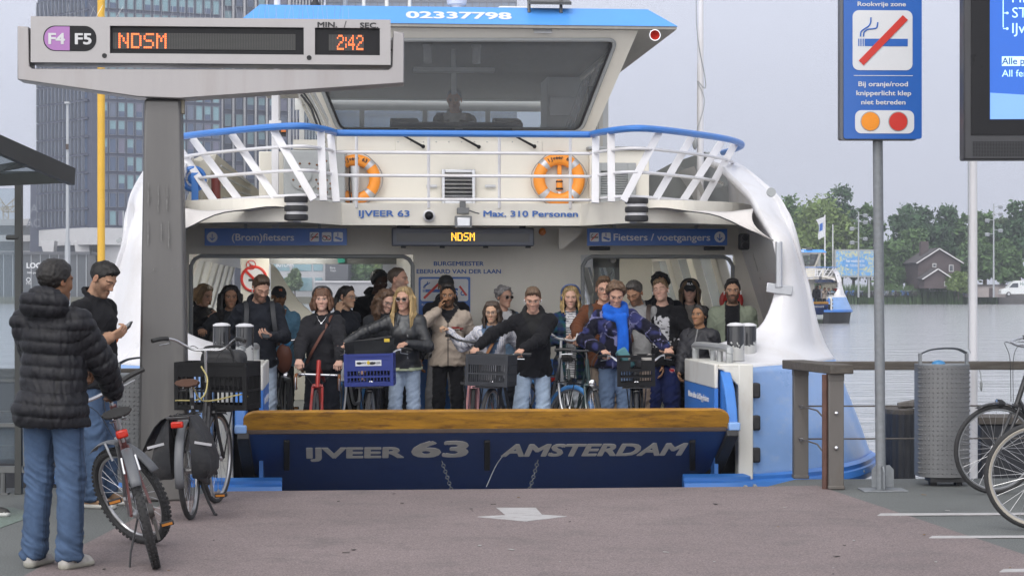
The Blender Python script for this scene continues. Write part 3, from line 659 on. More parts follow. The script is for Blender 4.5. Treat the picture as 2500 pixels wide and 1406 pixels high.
# ================================================================ the ferry
TH = R(5.0); F0 = Vector((-.2, 16.75, 0)); _c, _s = math.cos(TH), math.sin(TH)
def FL(px, py, ly):
 """the ferry-frame point at depth ly whose pixel in the photograph is px,py"""
 dx = (px - 1250) / FP; t = (ly + _c * F0.y - _s * F0.x) / (_c - dx * _s); X = dx * t - F0.x; Y = t - F0.y
 return Vector((X * _c + Y * _s, ly, CZ + (703 - py) * t / FP))
def fw(v): v = Vector(v); return Vector((F0.x + v.x * _c - v.y * _s, F0.y + v.x * _s + v.y * _c, v.z))
ferry = empty('ferry', F0, (0, 0, TH), 'white and blue harbour ferry at the landing stage with its ramp half raised', 'ferry', 'ferries')
def fbox(name, px0, py0, px1, py1, ly, dep, mat, bevel=.01, parent=None, front=0):
 a = FL(px0, py0, ly); b_ = FL(px1, py1, ly); mb = MB()
 mb.box(((a.x + b_.x) / 2, ly + dep / 2, (a.z + b_.z) / 2), (abs(b_.x - a.x), dep, abs(a.z - b_.z)))
 return mb.build(name, mat, parent or ferry, bevel=bevel)
def ftext(mb, t, x0, x1, y0, y1, ly, mi=0, bold=.02, shear=0):
 a = FL(x0, y0, ly); b_ = FL(x1, y1, ly)
 mb.text(t, T4(((a.x + b_.x) / 2, ly, b_.z)), b_.x - a.x, a.z - b_.z, mi, bold, shear, .003)
 return mb
def fpoly(mb, pts, ly, mi=0, d=.003): mb.prism([(FL(x, y, ly).x, FL(x, y, ly).z) for x, y in pts], 0, d, T4((0, ly, 0)), mi)

# ---- bow shell, port and starboard
low = [(-.06, [(2.34, .50), (2.70, .66), (3.10, .98), (3.55, 1.62), (3.88, 2.35), (4.02, 3.0), (4.06, 6), (4.06, 14), (3.9, 24)]),
  (.35, [(2.34, .50), (2.64, .68), (2.98, 1.00), (3.38, 1.60), (3.68, 2.25), (3.86, 2.9), (3.92, 6), (3.92, 14), (3.8, 24)]),
  (.70, [(2.34, .50), (2.58, .74), (2.88, 1.08), (3.22, 1.58), (3.50, 2.15), (3.70, 2.8), (3.78, 6), (3.78, 14), (3.7, 24)]),
  (.94, [(2.34, .52), (2.55, .82), (2.80, 1.14), (3.10, 1.55), (3.38, 2.05), (3.60, 2.75), (3.68, 6), (3.68, 14), (3.6, 24)])]
top = [(.94, [(2.34, .52), (2.55, .82), (2.80, 1.14), (3.10, 1.55), (3.38, 2.05), (3.60, 2.75), (3.66, 5.6)]),
  (1.06, [(2.20, 1.80), (2.44, 1.55), (2.72, 1.48), (3.02, 1.68), (3.29, 2.1), (3.53, 2.75), (3.60, 5.6)]),
  (1.18, [(2.53, 1.86), (2.68, 1.72), (2.86, 1.68), (3.06, 1.82), (3.27, 2.15), (3.465, 2.72), (3.53, 5.6)]),
  (1.32, [(2.74, 1.88), (2.86, 1.82), (2.98, 1.84), (3.12, 1.95), (3.26, 2.2), (3.41, 2.7), (3.48, 5.6)]),
  (1.70, [(2.89, 2.0), (2.97, 1.97), (3.06, 2.0), (3.14, 2.1), (3.22, 2.28), (3.30, 2.65), (3.36, 5.6)]),
  (2.08, [(2.86, 2.05), (2.94, 2.03), (3.01, 2.07), (3.07, 2.16), (3.12, 2.32), (3.18, 2.65), (3.24, 5.6)]),
  (2.34, [(2.82, 2.35), (2.897, 2.419), (2.978, 2.516), (3.047, 2.62), (3.111, 2.731), (3.17, 2.85), (3.2, 5.6)]),
  (2.55, [(2.81, 2.8), (2.891, 2.873), (2.977, 2.975), (3.05, 3.083), (3.117, 3.198), (3.18, 3.32), (3.21, 5.6)]),
  (2.79, [(2.8, 3.7), (2.881, 3.769), (2.966, 3.866), (3.04, 3.97), (3.107, 4.081), (3.17, 4.2), (3.2, 5.6)]),
  (2.95, [(2.8, 4.4), (2.875, 4.447), (2.953, 4.521), (3.021, 4.605), (3.082, 4.698), (3.14, 4.8), (3.17, 5.6)]),
  (3.05, [(2.79, 5.1), (2.863, 5.125), (2.938, 5.176), (3.005, 5.24), (3.064, 5.315), (3.12, 5.4), (3.15, 5.75)])]
def shell(sx):
 mb = MB()
 def P(rows):
  out = []
  for z, r in rows: out.append([((x + (.1 if sx < 0 else 0) * max(0, (i - 1) / 4 if i < 5 else 1)) * sx, y, z) for i, (x, y) in enumerate(r)])
  return out
 g1 = crgrid(P(low), 4, 6); g2 = crgrid(P(top), 4, 6)
 if sx < 0: g1 = [r[::-1] for r in g1]; g2 = [r[::-1] for r in g2]
 mb.grid(g1, 0); mb.grid(g2, 1)
 o = mb.build('bow_shell', [m_lblue, m_white], ferry, angle=60)
 s_ = o.modifiers.new('s', 'SOLIDIFY'); s_.thickness = .07; s_.offset = -1
 base = [((x + (.1 if sx < 0 else 0) * max(0, (i - 1) / 4 if i < 5 else 1)) * sx, y, -.1) for i, (x, y) in enumerate(low[0][1])]
 base = [(1.72 * sx, .42, -.1), (2.2 * sx, .42, -.1)] + base
 path = cr(base, 5); mb = MB(); mb.tube([(x, y - .01, z) for x, y, z in path], .075, 8, up=(0, 0, 1)); mb.tube([(x, y + .02, z + .075) for x, y, z in path], .05, 6, up=(0, 0, 1)); mb.build('rubbing_strake', m_blue, ferry)
 mb = MB(); mb.grid([[(x * .985, y + .05, -.18) for x, y, z in path], [(x * .95, y + .3, -1.3) for x, y, z in path]]); mb.build('underwater_hull', m_black, ferry)
 for k in range(6, len(path) - 16, 4):
  p = Vector(path[k]); mb = MB(); mb.lathe([(.018, 0), (.018, .05), (.01, .06)], 6, Matrix.Translation((p.x, p.y - .085, p.z + .02)) @ Matrix.Rotation(R(90), 4, 'X')); mb.build('strake_bolt', m_grey, ferry)
 ez = MB(); ez.grid([[(3.52 * sx, y, .9) for y in (5.6, 24)], [(3.45 * sx, y, .9) for y in (5.6, 24)]]);
 def sw(y, z): return Vector(((3.40 - (z - .8) * .28) * sx, y, z))
 mb = MB();
 for (z0, z1) in ((0, .92), (2.0, 2.3)):
  mb.add([sw(5.62, z0), sw(24, z0), sw(24, z1), sw(5.62, z1)], [(0, 1, 2, 3) if sx < 0 else (3, 2, 1, 0)])
 o = mb.build('side_wall', m_cream, ferry, smooth=False); q = o.modifiers.new('s', 'SOLIDIFY'); q.thickness = .06; q.offset = 1
 for i in range(9):
  y = 5.9 + i * 1.55; mb = MB(); mb.bar(sw(y, .9), sw(y, 2.02), .34, .12, up=(1, 0, 0)); mb.build('window_post', m_cream, ferry, bevel=.02)
  mb = MB(); mb.add([sw(y + .17, .9) + Vector((.05 * sx, 0, 0)), sw(y + 1.38, .9) + Vector((.05 * sx, 0, 0)), sw(y + 1.38, 2.0) + Vector((.05 * sx, 0, 0)), sw(y + .17, 2.0) + Vector((.05 * sx, 0, 0))], [(0, 1, 2, 3)])
  mb.build('side_window', m_glass, ferry, smooth=False)
 mb = MB(); mb.add([(3.02 * sx, 5.6, 2.3), (2.9 * sx, 24, 2.3), (2.75 * sx, 24, 3.0), (2.75 * sx, 5.6, 3.0)], [(0, 1, 2, 3)]); mb.build('upper_side', m_white, ferry, smooth=False)
shell(1); shell(-1)

# ---- deck, ramp, corner housings
m_fdeck = M('ferry_deck_grey', (.27, .28, .28), .75, var=.15, vs=3, bump=.3, bs=60)
mb = MB(); mb.prism([(-2.3, 1.9), (2.3, 1.9), (3.4, 3.2), (3.5, 24), (-3.5, 24), (-3.4, 3.2)], -.15, 0); mb.build('deck', m_fdeck, ferry, smooth=False)
RA = Vector((0, .02, .42)); RD = Vector((0, 1.35, -.78))
def RPt(px, py):
 lo_, hi = 0., 1.4
 for _ in range(40):
  s_ = (lo_ + hi) / 2; q = FL(px, py, RA.y + RD.y * s_)
  if q.z < RA.z + RD.z * s_: lo_ = s_
  else: hi = s_
 return FL(px, py, RA.y + RD.y * s_), s_
hw = [(0, 2.08), (.5, 2.06), (.62, 1.98), (.75, 1.84), (1.0, 1.7)]
mb = MB(); V = []
for s_, x in hw:
 p = RA + RD * s_; V += [(-x + .02, p.y, p.z), (x + .02, p.y, p.z)]
for s_, x in hw:
 p = Vector((0, .1, .45)).lerp(Vector((0, 1.95, -.02)), s_); V += [(-x + .02, p.y, p.z), (x + .02, p.y, p.z)]
k = len(hw); F = []
for i in range(k - 1):
 a = i * 2; F += [(a, a + 2, a + 3, a + 1)]; b_ = 2 * k + a; F += [(b_, b_ + 1, b_ + 3, b_ + 2), (a, b_, b_ + 2, a + 2), (a + 1, a + 3, b_ + 3, b_ + 1)]
F += [(0, 1, 2 * k + 1, 2 * k), (2 * k - 2, 4 * k - 2, 4 * k - 1, 2 * k - 1)]
mb.add(V, F); ramp = mb.build('ramp', m_navy, ferry, smooth=False)
MR = lambda s_, x, off=0: T4(Vector((x, 0, 0)) + RA + RD * s_ + Vector((0, -.5, -.866)) * off, (1, 0, 0), -RD)
mb = MB()                                                             # rubber edges down the two sides and the four dark hinge straps
for sx in (-1, 1):
 for i in range(2):
  a = RA + RD * hw[i][0]; b_ = RA + RD * hw[i + 1][0]; mb.bar(a + Vector((sx * hw[i][1] * .985 + .02, -.02, -.01)), b_ + Vector((sx * hw[i + 1][1] * .985 + .02, -.02, -.01)), .10, .06, up=(0, -.5, -.866))
 mb.build('rubber_edge', m_black, ramp, bevel=.008); mb = MB()
for px in (700, 1189, 1690):
 mb = MB(); a, s0 = RPt(px, 1075); b_, s1 = RPt(px, 1145); mb.bar(a + Vector((0, -.012, 0)), b_ + Vector((0, -.012, 0)), .05, .03, up=(0, -.5, -.866)); mb.build('hinge_strap', m_black, ramp, bevel=.008)
mb = MB()
for t, x0, x1, y0, y1, bo, sh in (('IJVEER', 748, 986, 1090, 1117, .05, 0), ('63', 1003, 1142, 1074, 1115, .05, 0), ('AMSTERDAM', 1222, 1662, 1081, 1112, .05, .12)):
 a, s0 = RPt((x0 + x1) / 2, y0); b_, s1 = RPt((x0 + x1) / 2, y1); l, _ = RPt(x0, y1); r_, _ = RPt(x1, y1)
 mb.text(t, MR(s1, (l.x + r_.x) / 2, .002), r_.x - l.x, (s1 - s0) * RD.length, 0, bo, sh, .003)
mb.build('lettering', m_txtgrey, ramp, smooth=False)
m_lip = M('rusty_yellow_paint', (.31, .150, .011), .65, var=.5, vs=4, stretch=(.8, 2, 5), dirt=(.07, .022, .007), dirt_amt=.95, ds=5.5, bump=.15, bs=25)
pts = rrect(-2.03, .40, 2.05, .635, .07, 5); pts = [(-2.03, .455), (2.05, .455)] + [(2.05, .56)] + [(2.05 - .07 * 1.8 * (1 - math.cos(R(a))), .56 + .075 * math.sin(R(a))) for a in (20, 45, 70, 90)] + [(-2.03 + .126 * (1 - math.cos(R(a))), .56 + .075 * math.sin(R(a))) for a in (90, 70, 45, 20)] + [(-2.03, .56)]
mb = MB(); mb.prism(pts, -.05, 0, T4((0, .21, 0), (1, 0, 0), (0, -.32, 1))); lip = mb.build('ramp_lip', m_lip, ramp, bevel=.008)
mb = MB(); mb.box((.01, .05, .437), (4.02, .07, .034)); mb.build('lip_hinge', M('rust_dark', (.06, .04, .03), .8, var=.3, vs=10), ramp, bevel=.006)
mb = MB()
for sx in (-1, 1): mb = MB(); mb.box((sx * 2.07 + .02, .09, .46), (.10, .16, .07)); mb.build('end_cap', m_lblue, ramp, bevel=.012)
def chain(px0, py0, px1, py1, sag):
 a, _ = RPt(px0, py0); b_ = FL(px1, py1, .55); mb = MB(); n = 13
 for i in range(n):
  t = (i + .5) / n; p = a.lerp(b_, t) + Vector((0, -.04 - .05 * math.sin(t * 3.1), 0)); d = (b_ - a).normalized(); sd_ = d.cross(Vector((0, 1, 0))).normalized(); o_ = sd_ if i % 2 else Vector((0, 1, 0))
  Mx = T4(p, d, o_) ; L_ = (b_ - a).length / n * .62
  mb.tube([Mx @ Vector((L_ * math.cos(q) * 1.0, .014 * math.sin(q), 0)) for q in [i_ * .785 for i_ in range(8)]], .0045, 4, closed=True)
 mb.build('chain', m_galv, ramp)
chain(1078, 1124, 1108, 1215, 0); chain(1312, 1122, 1283, 1215, 0)
a, _ = RPt(1228, 1110); mb = MB(); mb.tube(cr([a + Vector((0, -.02, 0)), a + Vector((-.07, -.08, -.09)), a + Vector((-.15, -.1, -.26))], 6), .004, 5); mb.build('loose_cord', m_grey, ramp)
for sx in (-1, 1):                                                    # lifting arms that swing into the corner housings
 poly = [(.12, .42), (.30, .42)] + [(.42 + .33 * math.sin(R(a)), .42 + .52 * (1 - math.cos(R(a))) * 1.0) for a in (20, 45, 70, 90)] + [(.66, .96), (.56, .95), (.42, .88), (.28, .76), (.18, .6)]
 mb = MB(); mb.prism(poly, -.045, .045, Matrix(((0, 0, 1, sx * 2.08 + .02), (1, 0, 0, 0), (0, 1, 0, 0), (0, 0, 0, 1)))); mb.build('lifting_arm', m_blue, ramp, bevel=.012)
m_hcream = M('housing_cream', (.66, .65, .60), .4, var=.05, vs=3, dirt=(.30, .19, .08), dirt_amt=.3, ds=2.6, stretch=(1, 1, .45))
for sx in (-1, 1):
 X0, X1 = (2.0, 2.34) if sx > 0 else (-2.26, -1.88)
 hs = MB(); y0, y1 = .46, 1.95
 xa, xb = (X0, X0 + .035) if sx > 0 else (X1 - .035, X1)
 hs.box(((xa + xb) / 2, (y0 + y1) / 2, .865), (.035, y1 - y0, .21))
 hs.box(((X0 + X1) / 2, (y0 + y1) / 2, .955), (X1 - X0 - .08, y1 - y0 - .01, .03))
 hs.box(((X0 + X1) / 2, (.95 + y1) / 2, .45), (X1 - X0 - .1, y1 - .96, .98))
 px_ = 2.275 if sx > 0 else -2.2
 hs.box((px_, y0 + .07, .47), (.13, .16, 1.0))
 arc = [(.0, .95), (.34, .95), (.34, .70)] + [(.34 - .05 - .24 * math.sin(R(a)) * .9, .70 + .22 * (math.sin(R(a)))) for a in (10, 30, 50, 70, 90)] + [(.0, .93)]
 hs.prism([((X0 + x if sx > 0 else X1 - x), z) for x, z in (arc if sx > 0 else arc[::-1])], -.05, 0, T4((0, y0 + .005, 0)))
 ho = hs.build('corner_housing', m_hcream, ferry, bevel=.015)
 mb = MB(); mb.box(((xa + xb) / 2, (y0 + y1) / 2, .38), (.034, y1 - y0 - .003, .758)); mb.build('blue_panel', m_blue, ho, smooth=False)
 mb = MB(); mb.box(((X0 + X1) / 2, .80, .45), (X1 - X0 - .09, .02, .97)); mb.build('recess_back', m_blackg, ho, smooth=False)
 mb = MB(); xin = xa if sx > 0 else xb
 mb.text('Niets achter de klep plaatsen', T4((xin - sx * .002, 1.22, .63), (0, -sx, 0), (0, 0, 1)), 1.0, .055, 0, .01)
 mb.build('lettering', m_txtwhite, ho, smooth=False)
 mb = MB(); hx = (X0 + X1) / 2
 mb.tube(cr([(hx - sx * .07, 1.92, .96), (hx - sx * .07, 1.92, 1.05), (hx - sx * .065, 1.85, 1.095), (hx + sx * .015, .85, 1.095), (hx + sx * .02, .76, 1.05), (hx + sx * .02, .76, .96)], 5), .034, 10)
 for y in (1.08, 1.42): mb.tube([(hx, y, .96), (hx, y, 1.10)], .028, 8)
 mb.build('grab_rail', M('grey_grab_rail', (.36, .37, .37), .4, metal=.3, var=.1), ho)
 for (bx_, by_) in (((2.30, 1.02), (2.50, 1.45)) if sx > 0 else ((-2.06, 1.0), (-2.28, 1.35))):
  bb = MB(); z0 = 1.0; bb.lathe([(.078, .0), (.078, .30), (.074, .312)], 24, Matrix.Translation((bx_, by_, z0 - (.03 if bx_ > 2.4 else .02))))
  bo = bb.build('mooring_bollard', None or bpy.data.materials.get('bollard_worn_black') or M('bollard_worn_black', (.02, .021, .024), .12, var=.1), ferry)
  cp = MB(); cp.lathe([(.079, .312), (.079, .322), (.05, .337), (0.001, .342)], 24, Matrix.Translation((bx_, by_, z0 - (.03 if bx_ > 2.4 else .02))), caps=False); cp.build('white_cap', m_white, bo)
 if sx > 0:
  for z in (.18, .46, .74):
   mb = MB(); mb.box((2.375, .52, z), (.07, .1, .13)); mb.build('hinge_block', m_black, ho, bevel=.015)
nt = MATS['bollard_worn_black'].node_tree; b = nt.nodes['Principled BSDF']; src = b.inputs['Base Color'].links[0].from_socket      # paint worn to metal near the foot
tcn = N(nt, 'ShaderNodeTexCoord'); sp_ = N(nt, 'ShaderNodeSeparateXYZ'); nn = N(nt, 'ShaderNodeTexNoise'); nn.inputs['Scale'].default_value = 22; nn.inputs['Detail'].default_value = 4
nt.links.new(tcn.outputs['Object'], sp_.inputs[0]); nt.links.new(tcn.outputs['Object'], nn.inputs['Vector'])
ma = N(nt, 'ShaderNodeMath', operation='MULTIPLY_ADD'); nt.links.new(nn.outputs[0], ma.inputs[0]); ma.inputs[1].default_value = .22; nt.links.new(sp_.outputs['Z'], ma.inputs[2])
mr_ = N(nt, 'ShaderNodeMapRange'); nt.links.new(ma.outputs[0], mr_.inputs[0]); mr_.inputs['From Min'].default_value = 1.215; mr_.inputs['From Max'].default_value = 1.225; mr_.inputs['To Min'].default_value = 1; mr_.inputs['To Max'].default_value = 0
mm = N(nt, 'ShaderNodeMix', data_type='RGBA'); nt.links.new(mr_.outputs[0], mm.inputs[0]); nt.links.new(src, mm.inputs[6]); mm.inputs[7].default_value = (.42, .42, .41, 1); nt.links.new(mm.outputs[2], b.inputs['Base Color'])

# ---- front wall of the deckhouse with its two door openings
WY = 5.0
def wx(px): return FL(px, 620, WY).x
zt = FL(0, 620, WY).z; xs = [-3.45, wx(462), wx(1012), wx(1418), wx(1793), 3.45]
mb = MB()
for (a, b_) in ((xs[0], xs[1]), (xs[2], xs[3]), (xs[4], xs[5])): mb.box(((a + b_) / 2, WY + .05, (zt + .86) / 2), (b_ - a, .1, zt - .86))
mb.box((0, WY + .05, (zt + 2.3) / 2), (6.9, .1, 2.3 - zt)); mb.build('front_wall', m_cream, ferry, smooth=False)
for (a, b_) in ((xs[0], xs[1]), (xs[2], xs[3]), (xs[4], xs[5])): mb = MB(); mb.box(((a + b_) / 2, WY + .05, .43), (b_ - a, .1, .858)); mb.build('blue_wall_base', m_blue, ferry, smooth=False)
def dframe(a, b_):
 mb = MB(); p = [(a + .02, 0), (a + .02, zt - .12), (a + .06, zt - .05), (a + .12, zt - .02), (b_ - .12, zt - .02), (b_ - .06, zt - .05), (b_ - .02, zt - .12), (b_ - .02, 0)]
 mb.tube([(x, WY - .002, z) for x, z in p], .022, 6); mb.build('door_frame', m_grey, ferry)
dframe(xs[1], xs[2]); dframe(xs[3], xs[4])
mb = MB(); mb.box(((xs[2] + xs[3]) / 2, 13, 1.15), (xs[3] - xs[2] - .02, 14.7, 2.28)); mb.build('engine_casing', m_cream, ferry, smooth=False)
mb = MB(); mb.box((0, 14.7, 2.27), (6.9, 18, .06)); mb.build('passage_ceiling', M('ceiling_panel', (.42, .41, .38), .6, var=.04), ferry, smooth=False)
ly2 = 9.5; a = FL(588, 645, ly2); b_ = FL(657, 645, ly2); mb = MB(); mb.box(((a.x + b_.x) / 2, ly2, 1.12), (b_.x - a.x, .1, 2.24)); bw_ = mb.build('bulkhead', m_cream, ferry, smooth=False)
def nosign(mb, cx, cy, r, ly, parent):
 p = FL(cx, cy, ly); rr_ = r * (p - FL(cx + 1, cy, ly)).length
 mb.prism(disc(0, 0, rr_ * .95), 0, .003, T4((p.x, ly, p.z)), 0); mb.ring(rr_, rr_ * .11, 28, 6, T4((p.x, ly - .004, p.z)), 1, flat=.3)
 mb.bar((p.x - rr_ * .7, ly - .008, p.z + rr_ * .7), (p.x + rr_ * .7, ly - .008, p.z - rr_ * .7), rr_ * .2, .006, 1, up=(0, -1, 0))
 mb.box((p.x, ly - .004, p.z - rr_ * .1), (rr_ * .9, .004, rr_ * .2), None, 2)
mb = MB(); nosign(mb, 613, 647, 11, ly2 - .055, ferry); nosign(mb, 620, 681, 30, ly2 - .055, ferry); mb.build('prohibition_sign', [m_signwhite, m_red, m_black], bw_, smooth=False)
mb = MB(); a = FL(657, 620, 12); b_ = FL(1012, 645, 12); mb.box(((a.x + b_.x) / 2, 12, (a.z + b_.z) / 2), (b_.x - a.x + .4, .2, a.z - b_.z)); mb.build('header_beam', M('dark_header', (.16, .165, .165), .5, var=.08), ferry, smooth=False)
p = FL(833, 633, 11.88); mb = MB(); mb.box((p.x, 11.88, p.z), (.1, .02, .1)); mb.build('exit_sign', M('exit_green', (.03, .22, .17), .4), ferry, smooth=False)
pl = [(662, 640), (680, 660), (705, 700), (730, 735), (770, 770), (832, 806), (832, 1000), (662, 1000)]
mb = MB(); fpoly(mb, pl[::-1], 13, 0, .25); mb.build('aft_shell_rib', m_cream, ferry, smooth=False)
pl = [(1455, 640), (1455, 760), (1440, 790), (1440, 1000), (1500, 1000), (1500, 640)]
ly3 = 11; a = FL(1512, 640, 9); b_ = FL(1590, 640, 9); mb = MB(); mb.box(((a.x + b_.x) / 2, 9, 1.12), (b_.x - a.x, .1, 2.24)); mb.build('bulkhead', m_cream, ferry, smooth=False)
a = FL(1448, 628, 6.2); b_ = FL(1512, 900, 6.2); dm = MB(); cx = (a.x + b_.x) / 2; dw = b_.x - a.x
for (x_, z_, w_, h_) in ((a.x + .03, 1, .06, 2), (b_.x - .03, 1, .06, 2), (cx, a.z - .06, dw, .12), (cx, .2, dw, .4)): dm.box((x_, 6.2, z_), (w_, .05, h_))
d_ = dm.build('glass_door', m_grey, ferry, smooth=False); mb = MB(); mb.box((cx, 6.2, 1.0), (dw - .1, .012, 1.9)); mb.build('pane', m_glass, d_, smooth=False)
p = FL(1496, 635, 6.15); mb = MB(); mb.ball((p.x, 6.12, p.z), .035); mb.build('dome_camera', m_signwhite, d_)
pl = [(1480, 640), (1505, 640), (1505, 720), (1450, 720), (1450, 700)]
mb = MB(); fpoly(mb, [(1455, 712), (1478, 690), (1498, 655), (1512, 640), (1512, 1000), (1440, 1000), (1440, 720)], 15, 0, .2); mb.build('aft_shell_rib', m_cream, ferry, smooth=False)
mb = MB(); ftext(mb, 'BURGEMEESTER', 1059, 1181, 638, 649, WY - .001, 0, .03); mb.build('name_lettering', m_txtblue, ferry, smooth=False); mb = MB(); ftext(mb, 'EBERHARD VAN DER LAAN', 1017, 1223, 657, 668, WY - .001, 0, .03)
mb.build('name_lettering', m_txtblue, ferry, smooth=False)
def cig(mb, x0, y0, x1, y1, ly, bi, ri, wi, bg=True):
 """white rounded tile with a cigarette and a red bar; coordinates in photo pixels"""
 w_, h_ = x1 - x0, y1 - y0
 if bg: fpoly(mb, [(q[0], q[1]) for q in rrect(x0, y0, x1, y1, w_ * .1)][::-1], ly, wi)
 U = lambda u, v: (x0 + u * w_, y0 + v * h_)
 fpoly(mb, [U(.2, .6), U(.92, .6), U(.92, .47), U(.2, .47)], ly - .003, bi)
 for k in range(3): fpoly(mb, [U(.09 + k * .035, .6), U(.11 + k * .035, .6), U(.11 + k * .035, .47), U(.09 + k * .035, .47)], ly - .003, bi)
 for dx in (0, .05):
  pts = [U(.13 + dx, .42 - 0), U(.14 + dx, .33), U(.2 + dx, .27), U(.27 + dx, .22), U(.3 + dx * 2, .12 + dx)]
  P_ = [FL(*q, ly - .004) for q in cr([(a_[0], a_[1], 0) for a_ in pts], 4) for q in [(q[0], q[1])]]
  mb.tube(P_, .004 * w_ / 50, 4, bi)
 fpoly(mb, [U(.10, .84), U(.18, .91), U(.90, .16), U(.82, .09)], ly - .006, ri)
mb = MB(); a = FL(1022, 676, WY); b_ = FL(1148, 800, WY); fpoly(mb, rrect(1022, 676, 1148, 800, 4)[::-1], WY - .002, 0, .01)
cig(mb, 1027, 681, 1084, 735, WY - .014, 0, 1, 2)
fpoly(mb, rrect(1090, 681, 1143, 735, 6)[::-1], WY - .014, 2)
for q in ((1108, 718), (1130, 716)):
 p = FL(*q, WY - .018); mb.ring(.035 if q[0] < 1120 else .02, .006, 18, 5, T4((p.x, WY - .018, p.z)), 0, flat=.3)
fpoly(mb, [(1098, 707), (1118, 709), (1118, 704), (1098, 702)], WY - .018, 0); fpoly(mb, [(1120, 700), (1124, 697), (1141, 720), (1137, 723)], WY - .02, 1)
for i, (x0, x1) in enumerate(((1030, 1062), (1034, 1064), (1036, 1060), (1034, 1058), (1100, 1132), (1104, 1130))):
 ftext(mb, ('Rookvrije zone', 'roken aan', 'boord is niet', 'toegestaan', 'scooter rijden', 'verboden')[i], x0, x1, 741 + (i % 4) * 8 - (0 if i < 4 else 0), 746 + (i % 4) * 8, WY - .012, 2, .0)
mb.build('notice_panel', [m_signblue, m_red, m_signwhite], ferry, smooth=False)

# ---- bridge deck: canopy, fascia, corner fenders, cloth screens
FZ0, FZ1 = 2.265, 2.49
FP_ = cr([(-3.02, 4.05, 0), (-2.75, 3.35, 0), (-2.25, 2.88, 0), (-1.64, 2.72, 0)], 5) + cr([(-1.64, 2.72, 0), (-1.22, 3.70, 0)], 3)[1:] + cr([(1.24, 3.70, 0), (1.64, 2.72, 0)], 3) + cr([(1.64, 2.72, 0), (2.25, 2.88, 0), (2.78, 3.35, 0), (3.06, 4.05, 0)], 5)[1:]
FPL = [(x, y) for x, y, z in FP_]
mb = MB(); poly = FPL + [(3.0, 24), (-2.95, 24)]
mb.prism(poly, FZ0 + .03, FZ1 - .03); mb.build('bridge_deck', m_cream, ferry, smooth=False)
mb = MB(); mb.grid([[(x, y - .02, FZ0) for x, y in FPL], [(x, y - .02, FZ1) for x, y in FPL]]); fa = mb.build('fascia', m_cream, ferry, smooth=False)
q = fa.modifiers.new('s', 'SOLIDIFY'); q.thickness = .04; q.offset = 0
m_fl = M('ferry_lettering_blue', (.035, .13, .42), .45, var=.03); mb = MB(); ftext(mb, 'IJVEER 63', 876, 1000, 513, 529, 3.655, 0, .03); mb.build('deck_lettering', m_fl, ferry, smooth=False); mb = MB(); ftext(mb, 'Max. 310 Personen', 1180, 1411, 514, 530, 3.655, 0, .03); mb.build('deck_lettering', m_fl, ferry, smooth=False)
for sx in (-1, 1):
 mb = MB(); Mx = Matrix.Translation((sx * 1.645, 2.62, 0))
 mb.lathe([(.095, 2.285), (.095, 2.50)], 20, Mx, 1)
 for z in (2.305, 2.39, 2.475): mb.lathe([(.09, z - .03), (.112, z - .026), (.116, z), (.112, z + .026), (.09, z + .03)], 24, Mx, 0)
 mb.build('corner_fender', [m_black, m_white], ferry)
 lp = FL(1548, 539, 2.62) if sx > 0 else FL(725, 539, 2.62); mb = MB(); mb.ball((lp.x, 2.66, 2.272), (.04, .04, .012)); mb.build('deck_light', m_signwhite, ferry)
 A = Vector((sx * 1.75, 2.68, 2.40)); Bp = Vector((sx * 2.86, 2.0, 2.07)); Cp = Vector((sx * 2.74, 2.35, 2.38)); rows = []
 for i in range(9):
  v_ = i / 8; rows.append([])
  for j in range(13):
   u = j / 12
   upp = A.lerp(Cp, u) + Vector((0, .25 * math.sin(u * 3.14), -.06 * u * (1 - u))); lw = A.lerp(Bp, u) + Vector((0, 0, .10 * math.sin(u * 3.14)))
   p = upp.lerp(lw, v_); ed = .10 * math.sin(v_ * math.pi) * (u ** 4); rows[-1].append((p.x - sx * ed, p.y - .05 * math.sin(v_ * 3.14) * u + .006 * math.sin(u * 9 + v_ * 5), p.z + .008 * math.sin(u * 14)))
 mb = MB(); mb.grid(rows); cl = mb.build('canvas_screen', M('canvas_white', (.60, .57, .545), .85, var=.05, vs=4, bump=.1, bs=20), ferry); q = cl.modifiers.new('s', 'SOLIDIFY'); q.thickness = .006
 mb = MB(); mb.tube([rows[-1][j] for j in range(13)], .006, 5); mb.build('hem_rope', m_black, cl)
 mb = MB(); mb.tube([A + Vector((-sx * .1, 0, .0)), A], .006, 5); mb.build('lashing', m_black, cl)
 p = FL(1900, 590, 1.93) if sx > 0 else FL(345, 590, 2.0)
 if sx > 0:
  mb = MB(); mb.tube([(p.x, 1.90, p.z), (p.x, 1.90, 1.635)], .034, 10); mb.box((p.x + .01, 1.93, 1.62), (.25, .03, .09), (0, R(8), 0)); mb.build('steel_bracket_pipe', m_alu, ferry, bevel=.006)
  p = FL(1881, 471, 2.42); mb = MB(); mb.lathe([(.045, 0), (.045, .02)], 16, T4((p.x, 2.40, p.z), (1, 0, 0), (0, .3, 1))); mb.build('recessed_fairlead', m_grey, ferry)

